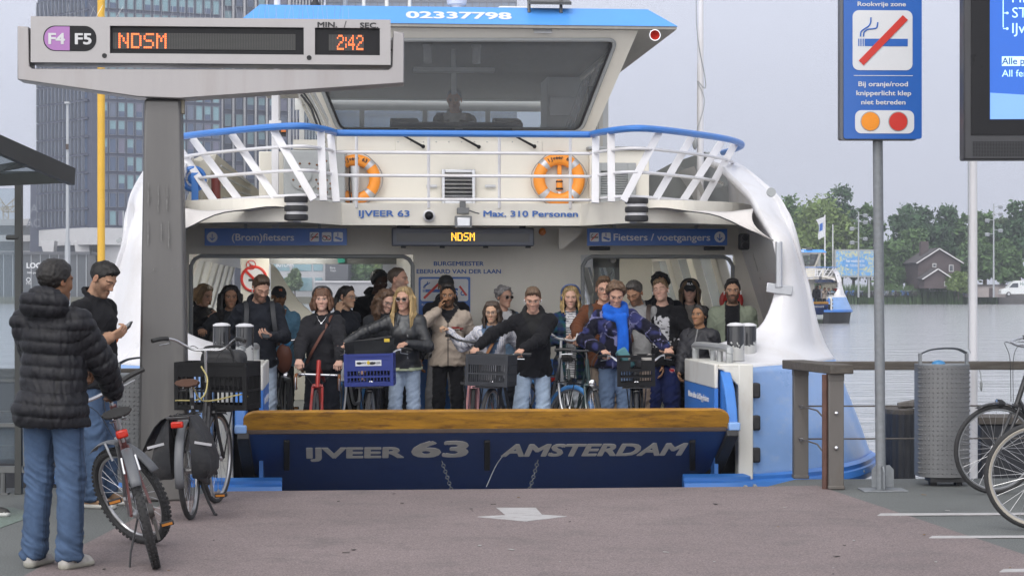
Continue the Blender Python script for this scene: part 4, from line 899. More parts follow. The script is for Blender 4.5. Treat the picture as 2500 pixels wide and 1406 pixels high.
# ---- railing on the bridge deck
RZ = 3.18
def rp(px, py): d = (RZ - CZ) * FP / (703 - py); Xw = (px - 1250) * d / FP - F0.x; Yw = d - F0.y; return (Xw * _c + Yw * _s, -Xw * _s + Yw * _c, RZ)
rt = [rp(1440, 329), rp(1475, 322), rp(1545, 314), rp(1610, 317), rp(1700, 328), rp(1765, 338), rp(1798, 346), rp(1811, 355), rp(1790, 366), rp(1765, 373)]
right = cr(rt, 5); left = [(-x + .03, y, z) for x, y, z in right]
path = [left[-1 - i] for i in range(len(left))] + right
mb = MB(); mb.tube(path, .034, 10); mb.build('blue_handrail', m_blue, ferry)
def bot(p, f):      # point on the fascia edge below a rail point, f = height fraction from deck edge to handrail
 x = p[0]; sg = 1 if x > 0 else -1; ax = abs(x); bx_ = ax - max(0, (ax - 1.25)) * .16 - (.0 if ax < 1.5 else .04)
 by_ = p[1] if ax < 1.5 else p[1] + .02
 return Vector((sg * (bx_ + (ax - bx_) * f), by_, FZ1 + (RZ - FZ1) * f))
for f in (.04, .385, .72):
 mb = MB(); mb.tube([bot(p, f) for p in path[10:-10]], .017, 7); mb.build('railing_bar', m_white, ferry)
def post(p, q, w_=.075, name='railing_post'):
 mb = MB(); p, q = Vector(p), Vector(q); d = (q - p); mb.bar(p, p + d * .97, w_, .018, up=(0, -1, 0)); mb.bar(p + d * .97, q + d * .005, w_ * .55, .018, up=(0, -1, 0)); mb.build(name, m_white, ferry, bevel=.004)
for (xb, yb, xt, yt) in ((1453, 495, 1455, 332), (1493, 492, 1492, 324), (1522, 490, 1612, 322), (1604, 492, 1692, 334), (1690, 494, 1765, 346), (1748, 496, 1797, 352)):
 T_ = Vector(rp(xt, yt - 4)); T_.y += .01
 db = (FZ1 - CZ) * FP / (703 - yb + 4); Xw = (xb - 1250) * db / FP - F0.x; Yw = db - F0.y
 B_ = Vector((Xw * _c + Yw * _s, -Xw * _s + Yw * _c, FZ1 - .02)); B_.y = max(min(B_.y, T_.y + .5), T_.y - .5)
 post(B_, T_); post((-B_.x + .03, B_.y, B_.z), (-T_.x + .03, T_.y, T_.z))
for px in (870, 1046, 1218, 1391):
 p = FL(px, 400, 3.70); mb = MB(); mb.tube([(p.x, 3.66, FZ1 - .05), (p.x, 3.66, RZ)], .016, 7); mb.build('railing_post', m_white, ferry)

# ---- bridge front wall and wheelhouse
BY = 4.62; xl, xr = FL(822, 400, BY).x, FL(1446, 400, BY).x
mb = MB(); mb.box(((xl + xr) / 2, BY + .05, (FZ1 + 3.25) / 2), (xr - xl, .1, 3.25 - FZ1))
for x_ in (xl + .05, xr - .05): mb.box((x_, BY + 3.8, (FZ1 + 3.25) / 2), (.1, 7.39, 3.25 - FZ1))
mb.build('bridge_front', m_cream, ferry, smooth=False)
ZB, ZT = 3.25, 4.34; YB_, YT = BY, 3.78
def wy(z): return YB_ + (YT - YB_) * (z - ZB) / (ZT - ZB)
def wp(px, py):
 lo_, hi = 2., 6.
 for _ in range(40):
  m_ = (lo_ + hi) / 2
  if wy(FL(px, py, m_).z) > m_: lo_ = m_
  else: hi = m_
 q = FL(px, py, m_); return (q.x, q.z)
oBL, oBR, oTR, oTL = (xl, ZB), (xr, ZB), wp(1562, 66), wp(688, 66)
def quadring(corners, r, n=6):
 out = []
 k = len(corners)
 for i in range(k):
  p = Vector(corners[i]); a = (Vector(corners[i - 1]) - p).normalized(); b_ = (Vector(corners[(i + 1) % k]) - p).normalized()
  for j in range(n + 1):
   t = j / n; q0 = p + a * r; q2 = p + b_ * r; out.append(q0 * (1 - t) ** 2 + p * 2 * t * (1 - t) + q2 * t * t)
 return out
wc = [wp(828, 321), wp(1418, 321), wp(1505, 98), wp(738, 98)]
inner = quadring(wc, .09); outer = quadring([oBL, oBR, oTR, oTL], .001)
def on(p, off=0): return Vector((p[0], wy(p[1]) + off, p[1]))
mb = MB(); k = len(inner); V = [on(p) for p in outer] + [on(p) for p in inner]
mb.add(V, [(i, (i + 1) % k, k + (i + 1) % k, k + i) for i in range(k)]); wf = mb.build('wheelhouse_front', m_cream, ferry, smooth=False)
q = wf.modifiers.new('s', 'SOLIDIFY'); q.thickness = .08; q.offset = -1
mb = MB(); mb.tube([on(p, -.012) for p in inner], .022, 6, closed=True); win = mb.build('window_frame', m_grey, ferry)
mb = MB(); mb.tube([on(Vector(p) * .0 + (Vector(p) - Vector(((wc[0][0] + wc[1][0]) / 2, 3.75))) * .978 + Vector(((wc[0][0] + wc[1][0]) / 2, 3.75)), -.012) for p in inner], .012, 6, closed=True); mb.build('window_gasket', m_black, win)
mb = MB(); mb.add([on(p, .03) for p in inner], [tuple(range(k))]); mb.build('pane', m_dglass, win, smooth=False)
mw_in = M('wheelhouse_interior', (.70, .71, .70), .6, var=.04)
def side(sx, bx_, tx_):
 mb = MB(); z1 = 3.32
 X = lambda z: bx_ + (tx_ - bx_) * (z - ZB) / (ZT - ZB)
 fl = (0, 1, 2, 3) if sx > 0 else (3, 2, 1, 0)
 def band(z0, z1, ya, yb): mb.add([(X(z0), ya(z0), z0), (X(z0), yb(z0), z0), (X(z1), yb(z1), z1), (X(z1), ya(z1), z1)], [fl])
 K = lambda v: (lambda z: v)
 band(ZB, 3.42, wy, K(12)); band(4.2, ZT, wy, K(12)); band(3.42, 4.2, wy, lambda z: wy(z) + .22)
 for ya in (6.3, 8.2, 10.0, 11.8): band(3.42, 4.2, K(ya), K(ya + .2))
 o = mb.build('wheelhouse_side', m_cream, ferry, smooth=False); q = o.modifiers.new('s', 'SOLIDIFY'); q.thickness = .06; q.offset = -1
 mb = MB(); xo = -.03 * sx; mb.add([(X(3.42) + xo, 4.8, 3.42), (X(3.42) + xo, 11.9, 3.42), (X(4.2) + xo, 11.9, 4.2), (X(4.2) + xo, 4.2, 4.2)], [fl]); mb.build('wheelhouse_window', m_glass, ferry, smooth=False)
side(1, oBR[0], oTR[0]); side(-1, oBL[0], oTL[0])
ra, rb = -1.75, 1.85; RYy = 12.0
mb = MB()
for (z0, z1) in ((ZB - .3, 3.55), (4.16, ZT)): mb.box(((ra + rb) / 2, RYy, (z0 + z1) / 2), (rb - ra + .2, .08, z1 - z0))
for x_ in (-1.75, -.9, 0, .9, 1.8): mb.box((x_, RYy, 3.85), (.07, .08, .62))
mb.build('wheelhouse_back', mw_in, ferry, smooth=False)
mb = MB(); mb.box(((ra + rb) / 2, RYy, 3.85), (rb - ra, .01, .62)); mb.build('rear_window', m_glass, ferry, smooth=False)
mb = MB(); mb.box((.03, 7.9, ZT - .03), (3.4, 8.0, .03)); mb.build('wheelhouse_ceiling', mw_in, ferry, smooth=False)
mb = MB(); mb.box((.1, 8.4, 2.53), (2.6, 7.2, .06)); mb.build('wheelhouse_floor', m_fdeck, ferry, smooth=False)
mb = MB(); a = FL(1328, 190, 8.5); b_ = FL(1475, 190, 8.5); mb.box(((a.x + b_.x) / 2, 8.5, 3.65), (b_.x - a.x, .8, 1.2)); pt = mb.build('partition', mw_in, ferry, smooth=False)
a = FL(1342, 237, 8.09); b_ = FL(1408, 283, 8.09); mb = MB(); mb.box(((a.x + b_.x) / 2, 8.08, (a.z + b_.z) / 2), (b_.x - a.x, .02, a.z - b_.z)); mb.build('notice_frame', m_alu, pt, smooth=False)
mb = MB(); a = FL(953, 302, 5.3); b_ = FL(1272, 318, 5.3); mb.box(((a.x + b_.x) / 2, 5.35, b_.z + .02), (b_.x - a.x, .6, .09));
for x0, x1 in ((953, 1022), (1205, 1270)): p, q = FL(x0, 300, 5.3), FL(x1, 312, 5.3); mb.box(((p.x + q.x) / 2, 5.3, p.z - .01), (q.x - p.x, .4, .10), (R(8), 0, 0))
mb.build('console', M('console_dark', (.07, .075, .08), .45), ferry, bevel=.015)
mb = MB();
for px in (1044, 1163): p = FL(px, 112, 5.2); mb.lathe([(.055, 0), (.055, -.06), (.045, -.07), (.045, -.24)], 14, Matrix.Translation((p.x, 5.2, ZT - .02)))
p = FL(1108, 180, 5.6); mb.tube([(p.x, 5.6, ZT), (p.x, 5.6, 3.78)], .03, 8); mb.box((p.x, 5.6, 4.05), (.9, .14, .05))
mb.build('ceiling_fittings', M('light_fitting', (.5, .5, .48), .5), ferry, bevel=.01)
m_roofblue = M('roof_blue', (.085, .30, .74), .35, var=.05, vs=2)
xb0, xb1 = FL(583, 60, 3.7).x, FL(1655, 60, 3.7).x; xt0, xt1 = FL(634, 19, 4.0).x, FL(1581, 19, 4.0).x; zb_, zt_ = FL(1200, 60, 3.7).z, FL(1200, 19, 4.0).z
mb = MB(); mb.add([(xb0, 3.7, zb_), (xb1, 3.7, zb_), (xb1, 11.6, zb_), (xb0, 11.6, zb_), (xt0, 4.0, zt_), (xt1, 4.0, zt_), (xt1, 11.3, zt_), (xt0, 11.3, zt_)], [(0, 1, 5, 4), (1, 2, 6, 5), (2, 3, 7, 6), (3, 0, 4, 7), (4, 5, 6, 7)]); rf = mb.build('roof', m_roofblue, ferry, smooth=False)
mb = MB(); mb.box(((xb0 + xb1) / 2, 7.65, zb_ - .015), (xb1 - xb0 - .02, 7.88, .03)); mb.build('soffit', M('soffit_grey', (.30, .285, .26), .7, var=.15, vs=5, stretch=(8, 1, 1)), rf, smooth=False)
mb = MB(); sl = Vector((0, 4.0 - 3.7, zt_ - zb_)); a = FL(992, 50, 3.7).x; b_ = FL(1252, 50, 3.7).x
mb.text('02337798', T4(Vector(((a + b_) / 2, 3.698, zb_)) + sl * .28 , (1, 0, 0), sl), b_ - a, sl.length * .42, 0, .045); mb.build('lettering', m_signwhite, rf, smooth=False)
a = FL(1303, 62, 3.77); b_ = FL(1348, 84, 3.77); mb = MB(); c_ = FL(1325, 74, wy(4.27)); mb.box((c_.x, wy(c_.z) - .006, c_.z), (.19, .006, .09), (R(-38), 0, 0)); mb.build('notice', m_signwhite, ferry, smooth=False)
def roofp(px, py, ly=4.6): return FL(px, py, ly)
p = roofp(1115, 14); mb = MB(); mb.lathe([(.13, -.04), (.13, .0), (.05, .02), (.05, .05), (.10, .07), (.11, .12), (.07, .2), (0.001, .22)], 16, Matrix.Translation((p.x, 4.6, zt_ + .04))); mb.build('dome_lamp', m_white, ferry)
p = roofp(770, 10); mb = MB(); mb.lathe([(.02, -.03), (.02, 0), (.055, .02), (.055, .06), (.03, .1), (.03, .2)], 12, Matrix.Translation((p.x, 4.6, zt_ + .03))); mb.build('signal_lamp', m_black, ferry)
p = roofp(843, 10); mb = MB(); mb.lathe([(.025, -.03), (.025, .16)], 10, Matrix.Translation((p.x, 4.6, zt_ + .03))); mb.build('antenna_stub', m_grey, ferry)
mb = MB(); a = roofp(888, 14); b_ = roofp(1000, 14); mb.tube([(a.x, 4.6, zt_ + .05), (a.x, 4.6, zt_ + .5), (b_.x, 4.6, zt_ + .5), (b_.x, 4.6, zt_ + .05)], .02, 6); mb.box(((a.x + b_.x) / 2, 4.6, zt_ + .03), (b_.x - a.x, .1, .07)); mb.tube([((a.x + b_.x) / 2, 4.6, zt_), ((a.x + b_.x) / 2, 4.6, zt_ + .5)], .02, 6); mb.build('roof_frame', m_cream, ferry)
mb = MB(); a = roofp(1215, 12); b_ = roofp(1300, 12); mb.box(((a.x + b_.x) / 2, 4.7, zt_ + .05), (b_.x - a.x, .5, .06)); mb.build('roof_hatch', m_cream, ferry, bevel=.01)
mb = MB(); a = FL(1288, 12, 4.1); b_ = FL(1388, 12, 4.1); mb.box(((a.x + b_.x) / 2, 4.0, zt_ + .07), (b_.x - a.x, .35, .03), (R(14), 0, 0));
for px in (1291, 1369): q = FL(px, 20, 3.95); mb.tube([(q.x, 3.92, zt_ - .06), (q.x, 3.95, zt_ + .2)], .017, 8)
mb.build('searchlight_bracket', M('dark_steel', (.13, .13, .13), .5, metal=.5), ferry)
p = FL(1597, 88, 3.7); mb = MB(); Mx = T4((p.x, 3.66, p.z)); mb.lathe([(.02, -.2), (.025, -.06), (.05, .0), (.058, .012)], 18, Mx, 0, caps=False); mb.lathe([(.05, .004), (.03, -.03), (.001, -.05)], 18, Mx, 1, caps=False); mb.ring(.054, .007, 22, 6, Matrix.Translation((0, 0, 0)) @ T4((p.x, 3.648, p.z)), 0); mb.box((p.x - .02, 3.78, p.z + .06), (.02, .02, .12), None, 0); mb.build('horn', [m_chrome, m_red], ferry)
for x0, y0, x1, y1, x2, x3 in ((1033, 358, 975, 326, 850, 972), (1169, 359, 1108, 326, 992, 1110), (1305, 358, 1245, 326, 1130, 1250)):
 mb = MB(); a = FL(x0, y0, BY - .06); b_ = FL(x1, y1, BY - .1); mb.tube([a, b_, FL(x1 - 12, 320, BY - .1)], [.014, .01, .008], 6); mb.ball(a, .022);
 c0 = FL(x2, 318, BY - .08); c1 = FL(x3, 318, BY - .08); mb.bar(c0, c1, .02, .03); mb.build('wiper', m_blackg, ferry)
pl_ = fbox('wiper_plate', 965, 343, 1324, 376, BY - .012, .012, m_cream, .004)
mb = MB()
for px in range(972, 1324, 31):
 for py in (347, 372): p = FL(px, py, BY - .012); mb.ball((p.x, p.y, p.z), .007, 6, 4)
mb.build('bolt_heads', m_grey, pl_)
def louvre(px0, py0, px1, py1, ly, name, slats, mat=m_grey, border=10):
 a = FL(px0, py0, ly); b_ = FL(px1, py1, ly); f = MB(); w_, h_ = b_.x - a.x, a.z - b_.z; cx, cz = (a.x + b_.x) / 2, (a.z + b_.z) / 2; e_ = border * w_ / (px1 - px0)
 for x_, z_, ww, hh in ((a.x + e_ / 2, cz, e_, h_), (b_.x - e_ / 2, cz, e_, h_), (cx, a.z - e_ / 2, w_ - 2 * e_, e_), (cx, b_.z + e_ / 2, w_ - 2 * e_, e_)): f.box((x_, ly - .01, z_), (ww, .05, hh))
 o = f.build(name, mat, ferry, bevel=.006); s_ = MB()
 for i in range(slats): s_.box((cx, ly + .01, b_.z + e_ + (i + .5) * (h_ - 2 * e_) / slats), (w_ - 2 * e_, .05, .012), (R(38), 0, 0))
 s_.build('slats', mat, o, smooth=False); k_ = MB(); k_.box((cx, ly + .03, cz), (w_ - 2 * e_ + .02, .004, h_ - 2 * e_ + .02)); k_.build('dark_backing', m_black, o, smooth=False)
louvre(1078, 414, 1160, 499, BY - .03, 'vent_louvre', 7, m_alu, 8)
for px in (1054, 1197):
 p = FL(px, 455, BY - .01); mb = MB(); mb.box((p.x, BY - .012, p.z), (.11, .02, .03)); mb.tube([(p.x - .05, BY - .03, p.z), (p.x + .05, BY - .03, p.z)], .008, 6); mb.build('latch', m_alu, ferry)
gy = 4.3
fbox('grey_locker', 692, 366, 843, 520, gy, .9, m_grey, .015);
for px, py, r_ in ((744, 428, 38), (790, 410, 22), (792, 455, 20)):
 p = FL(px, py, gy); s_ = (FL(px + 1, py, gy) - p).length; mb = MB(); mb.lathe([(r_ * s_, 0), (r_ * s_, .02), (r_ * s_ * .45, .025), (r_ * s_ * .45, .05), (r_ * s_ * .12, .055)], 24, T4((p.x, gy, p.z)), 0)
 for i in range(8): a = i * .785 + .4; mb.ball((p.x + r_ * s_ * .8 * math.cos(a), gy - .024, p.z + r_ * s_ * .8 * math.sin(a)), .012, 6, 4, 1)
 mb.build('pipe_flange', [m_grey, M('rusty_bolt', (.16, .07, .03), .8)], ferry)
fbox('cream_locker', 632, 370, 700, 520, gy + .6, .9, m_cream); fbox('junction_box', 715, 341, 790, 366, gy + .3, .4, m_cream)
mb = MB(); p = FL(672, 400, gy + .3); mb.box((p.x, gy + .3, 3.0), (.075, .075, 1.5)); mb.box((p.x, gy + .3, 3.36), (.13, .13, .06)); mb.tube([(p.x + .02, gy + .3, 3.4), (p.x + .02, gy + .3, 4.9)], .036, 8); mb.build('mast', m_white, ferry, bevel=.006)
mb = MB(); p = FL(690, 322, gy + .2); mb.box((p.x, gy + .2, p.z), (.07, .07, .1)); mb.box((p.x + .01, gy + .16, p.z + .01), (.05, .04, .035), None, 1); mb.build('side_light', [m_black, M('amber_lens', (.6, .16, .02), .3)], ferry)
mb = MB(); a = FL(770, 245, 4.4); b_ = FL(778, 350, 4.4); mb.tube(cr([FL(735, 232, 4.3), FL(758, 262, 4.3), FL(772, 300, 4.3), FL(790, 345, 4.3)], 6), .012, 6); mb.tube(cr([FL(742, 228, 4.3), FL(766, 265, 4.3), FL(784, 310, 4.3), FL(793, 350, 4.3)], 6), .009, 6); mb.build('cable_run', m_black, ferry)
p = FL(472, 437, 4.2); mb = MB(); mb.ring(.11, .028, 28, 8, T4((p.x, 4.2, p.z))); mb.ball((p.x, 4.2, p.z), (.06, .03, .06)); mb.box((p.x + .02, 4.15, p.z - .12), (.07, .04, .36), (0, 0, 0)); mb.build('blue_valve_wheel', m_blue, ferry)
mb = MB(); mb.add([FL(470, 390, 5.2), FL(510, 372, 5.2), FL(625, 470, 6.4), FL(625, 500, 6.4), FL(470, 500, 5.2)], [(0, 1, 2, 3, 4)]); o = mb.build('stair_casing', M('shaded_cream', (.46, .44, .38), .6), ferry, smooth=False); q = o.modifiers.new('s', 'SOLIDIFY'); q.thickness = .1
for i in range(4): mb = MB(); mb.tube([FL(540 + i * 2, 405 + i * 26, 5.0), FL(612, 450 + i * 14, 6.0)], .012, 6); mb.build('stair_rail', m_grey, ferry)
mb = MB(); mb.tube([FL(527, 430, 4.9), FL(527, 498, 4.9)], .05, 12); mb.build('fire_extinguisher', M('dark_red', (.14, .03, .025), .4), ferry)
ry = 4.5
fbox('right_locker', 1440, 366, 1585, 520, ry, 1.0, m_cream); fbox('locker_lid', 1436, 357, 1578, 366, ry - .06, 1.1, m_grey)
louvre(1446, 398, 1552, 497, ry - .04, 'engine_vent', 10, m_grey, 20)
a = FL(1447, 210, 5.6); b_ = FL(1470, 360, 5.6); mb = MB(); mb.box((b_.x - .02, 5.6, (a.z + b_.z) / 2), (.05, .06, a.z - b_.z)); mb.build('side_door_frame', m_cream, ferry, smooth=False)
mb = MB(); mb.box(((a.x + b_.x) / 2 - .05, 5.65, (a.z + b_.z) / 2), (.1, .03, a.z - b_.z)); mb.build('side_door_pane', m_dglass, ferry, smooth=False)
mb = MB(); V = [FL(1585, 440, 7.5), FL(1660, 400, 7.0), FL(1742, 372, 6.2), FL(1815, 450, 5.6), FL(1830, 500, 5.6), FL(1585, 500, 7.5)]; mb.add(V, [(0, 1, 2, 3, 4, 5)]); o = mb.build('aft_bulwark', m_grey, ferry, smooth=False); q = o.modifiers.new('s', 'SOLIDIFY'); q.thickness = .12
p = FL(1706, 400, 6.0); mb = MB(); mb.tube([(p.x, 5.9, 2.4), (p.x, 5.9, 6.5)], [.042, .032], 12); ml = mb.build('flag_mast', m_white, ferry)
mb = MB(); mb.tube(cr([(p.x - .045, 5.86, 5.6), (p.x - .05, 5.86, 4.6), (p.x + .04, 5.85, 4.05), (p.x + .045, 5.86, 3.9), (p.x - .045, 5.86, 3.98), (p.x + .04, 5.85, 3.75), (p.x - .05, 5.86, 3.4), (p.x - .06, 5.86, 3.2)], 6), .005, 4); mb.ball((p.x - .07, 5.86, 3.27), (.03, .03, .07)); mb.build('halyard', m_grey, ml)
p = FL(1047, 527, 3.64); mb = MB(); mb.lathe([(.062, 0), (.062, .03), (.05, .04)], 20, T4((p.x, 3.66, p.z)), 0); mb.ball((p.x, 3.61, p.z), .045, 14, 10, 1); mb.build('dome_camera', [m_white, m_blackg], ferry)
p = FL(1131, 535, 3.5); mb = MB(); mb.box((p.x, 3.5, p.z - .03), (.17, .1, .12)); mb.box((p.x, 3.445, p.z - .03), (.13, .012, .085), None, 1); mb.box((p.x, 3.55, p.z + .085), (.12, .1, .06)); mb.box((p.x, 3.6, p.z + .16), (.06, .05, .12)); mb.tube(cr([(p.x + .06, 3.55, p.z + .09), (p.x + .12, 3.57, p.z + .07), (p.x + .17, 3.62, p.z + .06)], 5), .008, 5); mb.build('floodlight', [M('mid_grey_metal', (.16, .165, .17), .5, metal=.3), m_alu], ferry, bevel=.008)
p = FL(1324, 566, 4.2); mb = MB(); mb.ball((p.x, 4.2, p.z), .04, 14, 10); mb.build('amber_lamp', M('amber_dome', (.55, .15, .01), .25), ferry)
lb = fbox('destination_display', 957, 556, 1304, 601, 3.95, .16, M('display_case', (.055, .065, .09), .4, var=.05), .012)
a = FL(968, 570, 3.945); b_ = FL(1293, 591, 3.945); mb = MB(); mb.box(((a.x + b_.x) / 2, 3.947, (a.z + b_.z) / 2), (b_.x - a.x, .004, a.z - b_.z)); mb.build('screen', M('led_screen_dark', (.03, .032, .034), .3, var=.1), lb, smooth=False)
DOTS = {'N': ('10001', '11001', '10101', '10101', '10011', '10001', '10001'), 'D': ('11110', '10001', '10001', '10001', '10001', '10001', '11110'), 'S': ('01111', '10000', '10000', '01110', '00001', '00001', '11110'), 'M': ('10001', '11011', '10101', '10101', '10001', '10001', '10001'),
  '2': ('01110', '10001', '00001', '00110', '01000', '10000', '11111'), '4': ('00010', '00110', '01010', '10010', '11111', '00010', '00010'), ':': ('0', '1', '1', '0', '1', '1', '0')}
def dots(mb, s_, x0, x1, z0, z1, y, mi=0, fill=.8):
 n = sum(len(DOTS[c_][0]) + 1 for c_ in s_) - 1; dx = (x1 - x0) / n; dz = (z1 - z0) / 7; x = x0
 for c_ in s_:
  for r_, row in enumerate(DOTS[c_]):
   for i, b_ in enumerate(row):
    if b_ == '1': mb.box((x + (i + .5) * dx, y, z1 - (r_ + .5) * dz), (dx * fill, .003, dz * fill), None, mi)
  x += (len(DOTS[c_][0]) + 1) * dx
a = FL(1102, 568, 3.942); b_ = FL(1159, 588, 3.942); mb = MB(); dots(mb, 'NDSM', a.x, b_.x, b_.z, a.z, 3.942, 0, .95); mb.build('led_letters', M('led_amber', (1, .55, .05), .5, var=0, emit=1.6), lb, smooth=False)
for px in (985, 1080, 1186, 1290):
 mb = MB(); p = FL(px, 603, 4.0); mb.box((p.x, 4.03, p.z), (.05, .08, .02)); mb.build('foot', m_black, lb, smooth=False)
mb = MB(); p, q = FL(985, 548, 4.05), FL(1275, 548, 4.05); mb.box((p.x, 4.03, p.z), (.14, .08, .1)); mb.box((q.x, 4.03, q.z), (.06, .08, .1)); mb.build('hanger', m_black, lb, smooth=False)
def arrow_disc(mb, cx, cy, r_, ly, w_i, b_i):
 p = FL(cx, cy, ly); s_ = (FL(cx + 1, cy, ly) - p).length; Mx = T4((p.x, ly, p.z)); q = r_ * s_; mb.prism(disc(0, 0, q), 0, .003, Mx, w_i)
 mb.prism([(-q * .09, -q * .5), (q * .09, -q * .5), (q * .09, q * .6), (-q * .09, q * .6)], .003, .006, Mx, b_i)
 for sg in (-1, 1): mb.prism([(0, -q * .72), (sg * q * .55, -q * .15), (sg * q * .4, -q * .02), (0, -q * .45)][::sg], .003, .0065, Mx, b_i)
def tile(mb, x0, y0, s_, ly, kind):
 fpoly(mb, rrect(x0, y0, x0 + s_, y0 + s_, 3)[::-1], ly, 1)
 if kind == 'cig': cig(mb, x0, y0, x0 + s_, y0 + s_, ly - .003, 2, 3, 1, False)
 if kind == 'ramp':
  fpoly(mb, [(x0 + s_ * .12, y0 + s_ * .62), (x0 + s_ * .8, y0 + s_ * .9), (x0 + s_ * .95, y0 + s_ * .7), (x0 + s_ * .25, y0 + s_ * .45)], ly - .003, 0); fpoly(mb, [(x0 + s_ * .42, y0 + s_ * .45), (x0 + s_ * .52, y0 + s_ * .45), (x0 + s_ * .52, y0 + s_ * .05), (x0 + s_ * .42, y0 + s_ * .05)], ly - .003, 0)
 if kind == 'moped':
  for u in (.3, .7): p = FL(x0 + s_ * u, y0 + s_ * .62, ly - .004); mb.ring(.022, .004, 14, 4, T4((p.x, ly - .004, p.z)), 2, flat=.3)
  fpoly(mb, [(x0 + s_ * .08, y0 + s_ * .42), (x0 + s_ * .92, y0 + s_ * .82), (x0 + s_ * .92, y0 + s_ * .74), (x0 + s_ * .08, y0 + s_ * .34)], ly - .006, 3)
sy = 4.3; SM = [m_signblue, m_signwhite, m_black, m_red]
mb = MB(); fpoly(mb, [(500, 600), (847, 599), (847, 558), (500, 558)], sy, 0, .03); ftext(mb, '(Brom)fietsers', 566, 718, 570, 588, sy - .031, 1, .02); arrow_disc(mb, 518, 579, 13, sy - .031, 1, 0)
tile(mb, 756, 567, 23, sy - .031, 'cig'); tile(mb, 786, 567, 23, sy - .031, 'moped'); tile(mb, 814, 567, 23, sy - .031, 'ramp'); mb.build('lane_sign', SM, ferry, smooth=False)
mb = MB(); fpoly(mb, [(1433, 600), (1774, 599), (1774, 559), (1433, 558)], sy, 0, .03); ftext(mb, 'Fietsers / voetgangers', 1498, 1734, 570, 588, sy - .031, 1, .02); arrow_disc(mb, 1757, 579, 13, sy - .031, 1, 0)
tile(mb, 1440, 568, 22, sy - .031, 'cig'); tile(mb, 1469, 568, 22, sy - .031, 'ramp'); mb.build('lane_sign', SM, ferry, smooth=False)
for px in (600, 780, 1500, 1700): mb = MB(); p = FL(px, 556, sy); mb.box((p.x, sy + .02, 2.28), (.03, .03, .1)); mb.build('sign_hanger', m_grey, ferry, smooth=False)
for px0, px1 in ((1441, 1490), (1721, 1770)): fbox('loudspeaker_bar', px0, 602, px1, 611, sy + .2, .08, m_black, .006)
m_tube = M('fluorescent_tube', (1, .96, .88), .5, var=0, emit=22)
for i, (x_, y_) in enumerate(((-1.75, 6.6), (-1.75, 9.0), (-1.75, 11.6), (1.75, 7.2), (1.75, 10.2))):  # first tube is the ferry's own; the others are added to brighten the passages
 mb = MB(); mb.box((x_, y_, 2.225), (.75, .22, .03)); mb.build('ceiling_lamp', m_tube, ferry, bevel=.006)
p = FL(1817, 590, 3.6); mb = MB(); mb.box((p.x, 3.62, p.z), (.105, .1, .17)); sg_ = mb.build('signal_box', m_black, ferry, bevel=.02)
for dz in (.04, -.04): mb = MB(); mb.lathe([(.034, 0), (.034, .012), (.02, .016)], 16, T4((p.x, 3.57, p.z + dz))); mb.build('lens', m_blackg, sg_)
mb = MB(); q = FL(1375, 575, 4.6); mb.prism([(0, 0), (.05, 0), (.32, .22), (0, .22)], -.02, .02, T4((q.x - .05, 4.6, 2.05))); mb.build('gusset', m_cream, ferry, smooth=False)
p = FL(1808, 735, 4.4); mb = MB(); mb.ring(.10, .035, 24, 8, T4((p.x, 4.9, p.z))); mb.lathe([(.08, 0), (.08, .04)], 18, T4((p.x, 4.93, p.z))); mb.build('hose_reel', m_red, ferry)
mb = MB(); mb.box((-1.3, 14, .62), (.45, .4, 1.0)); mb.ball((-1.3, 14, 1.12), (.225, .2, .1)); mb.build('yellow_locker', M('yellow_paint', (.58, .36, .03), .45, var=.08), ferry, bevel=.03)

def buoy(px, py, rpx, label, txt=True, light=False):
 p = FL(px, py, BY - .07); s_ = (FL(px + 1, py, BY - .07) - p).length; R0 = rpx * s_ * .775; r_ = rpx * s_ * .225
 t = empty('lifebuoy', fw((p.x, BY - .075, p.z)), (0, 0, TH), label, 'lifebuoy', 'lifebuoys on the bridge front')
 Mx = T4((0, 0, 0)); mb = MB(); mb.ring(R0, r_, 48, 12, Mx, flat=.8); mb.build('ring', m_orange, t)
 for a in (45, 135, 225, 315):
  mb = MB(); mb.ring(R0, r_ * 1.04, 5, 12, Mx, 0, R(a - 7), R(a + 7), flat=.82); mb.build('reflective_band', M('reflective_tape', (.5, .5, .52), .3, metal=.4), t)
 mb = MB();
 for i, ch in enumerate('IJveer 63'):
  if ch == ' ': continue
  a = R(90 + 30 - i * 7.4); mb.text(ch, T4((R0 * math.cos(a), -r_ * .82, R0 * math.sin(a) - .005), (math.sin(a), 0, -math.cos(a)), (math.cos(a), 0, math.sin(a))), None, .042, 0, .03)
 mb.build('lettering', m_black, t, smooth=False)
 mb = MB()
 for a in range(4): mb.tube([(( R0 + r_ * 1.08 + .02 * math.sin(k_ / 6 * 3.14)) * math.cos(R(45 + a * 90 + k_ * 15)), .0, (R0 + r_ * 1.08 + .02 * math.sin(k_ / 6 * 3.14)) * math.sin(R(45 + a * 90 + k_ * 15))) for k_ in range(7)], .005, 4)
 mb.build('grab_line', m_grey, t)
buoy(868, 438, 61, 'orange ring lifebuoy half hidden by the grey locker'); buoy(1365, 438, 63, 'orange ring lifebuoy with an orange rescue light inside')
p = FL(1365, 432, BY - .03); t = empty('rescue_light', fw((p.x, BY - .06, p.z)), (0, 0, TH), 'orange and black rescue light clipped inside the right lifebuoy', 'rescue light')
mb = MB(); mb.box((0, 0, .1), (.045, .03, .16)); mb.lathe([(.03, -.03), (.035, -.1), (.03, -.15)], 12); mb.build('body', m_orange, t, bevel=.006)
mb = MB(); mb.lathe([(.038, -.045), (.038, -.06), (.038, -.06)], 12); mb.lathe([(.039, -.12), (.039, -.14)], 12); mb.build('clamp', m_black, t)
mb = MB(); mb.ball((0, 0, -.175), (.022, .022, .03)); mb.build('lens', m_signwhite, t)
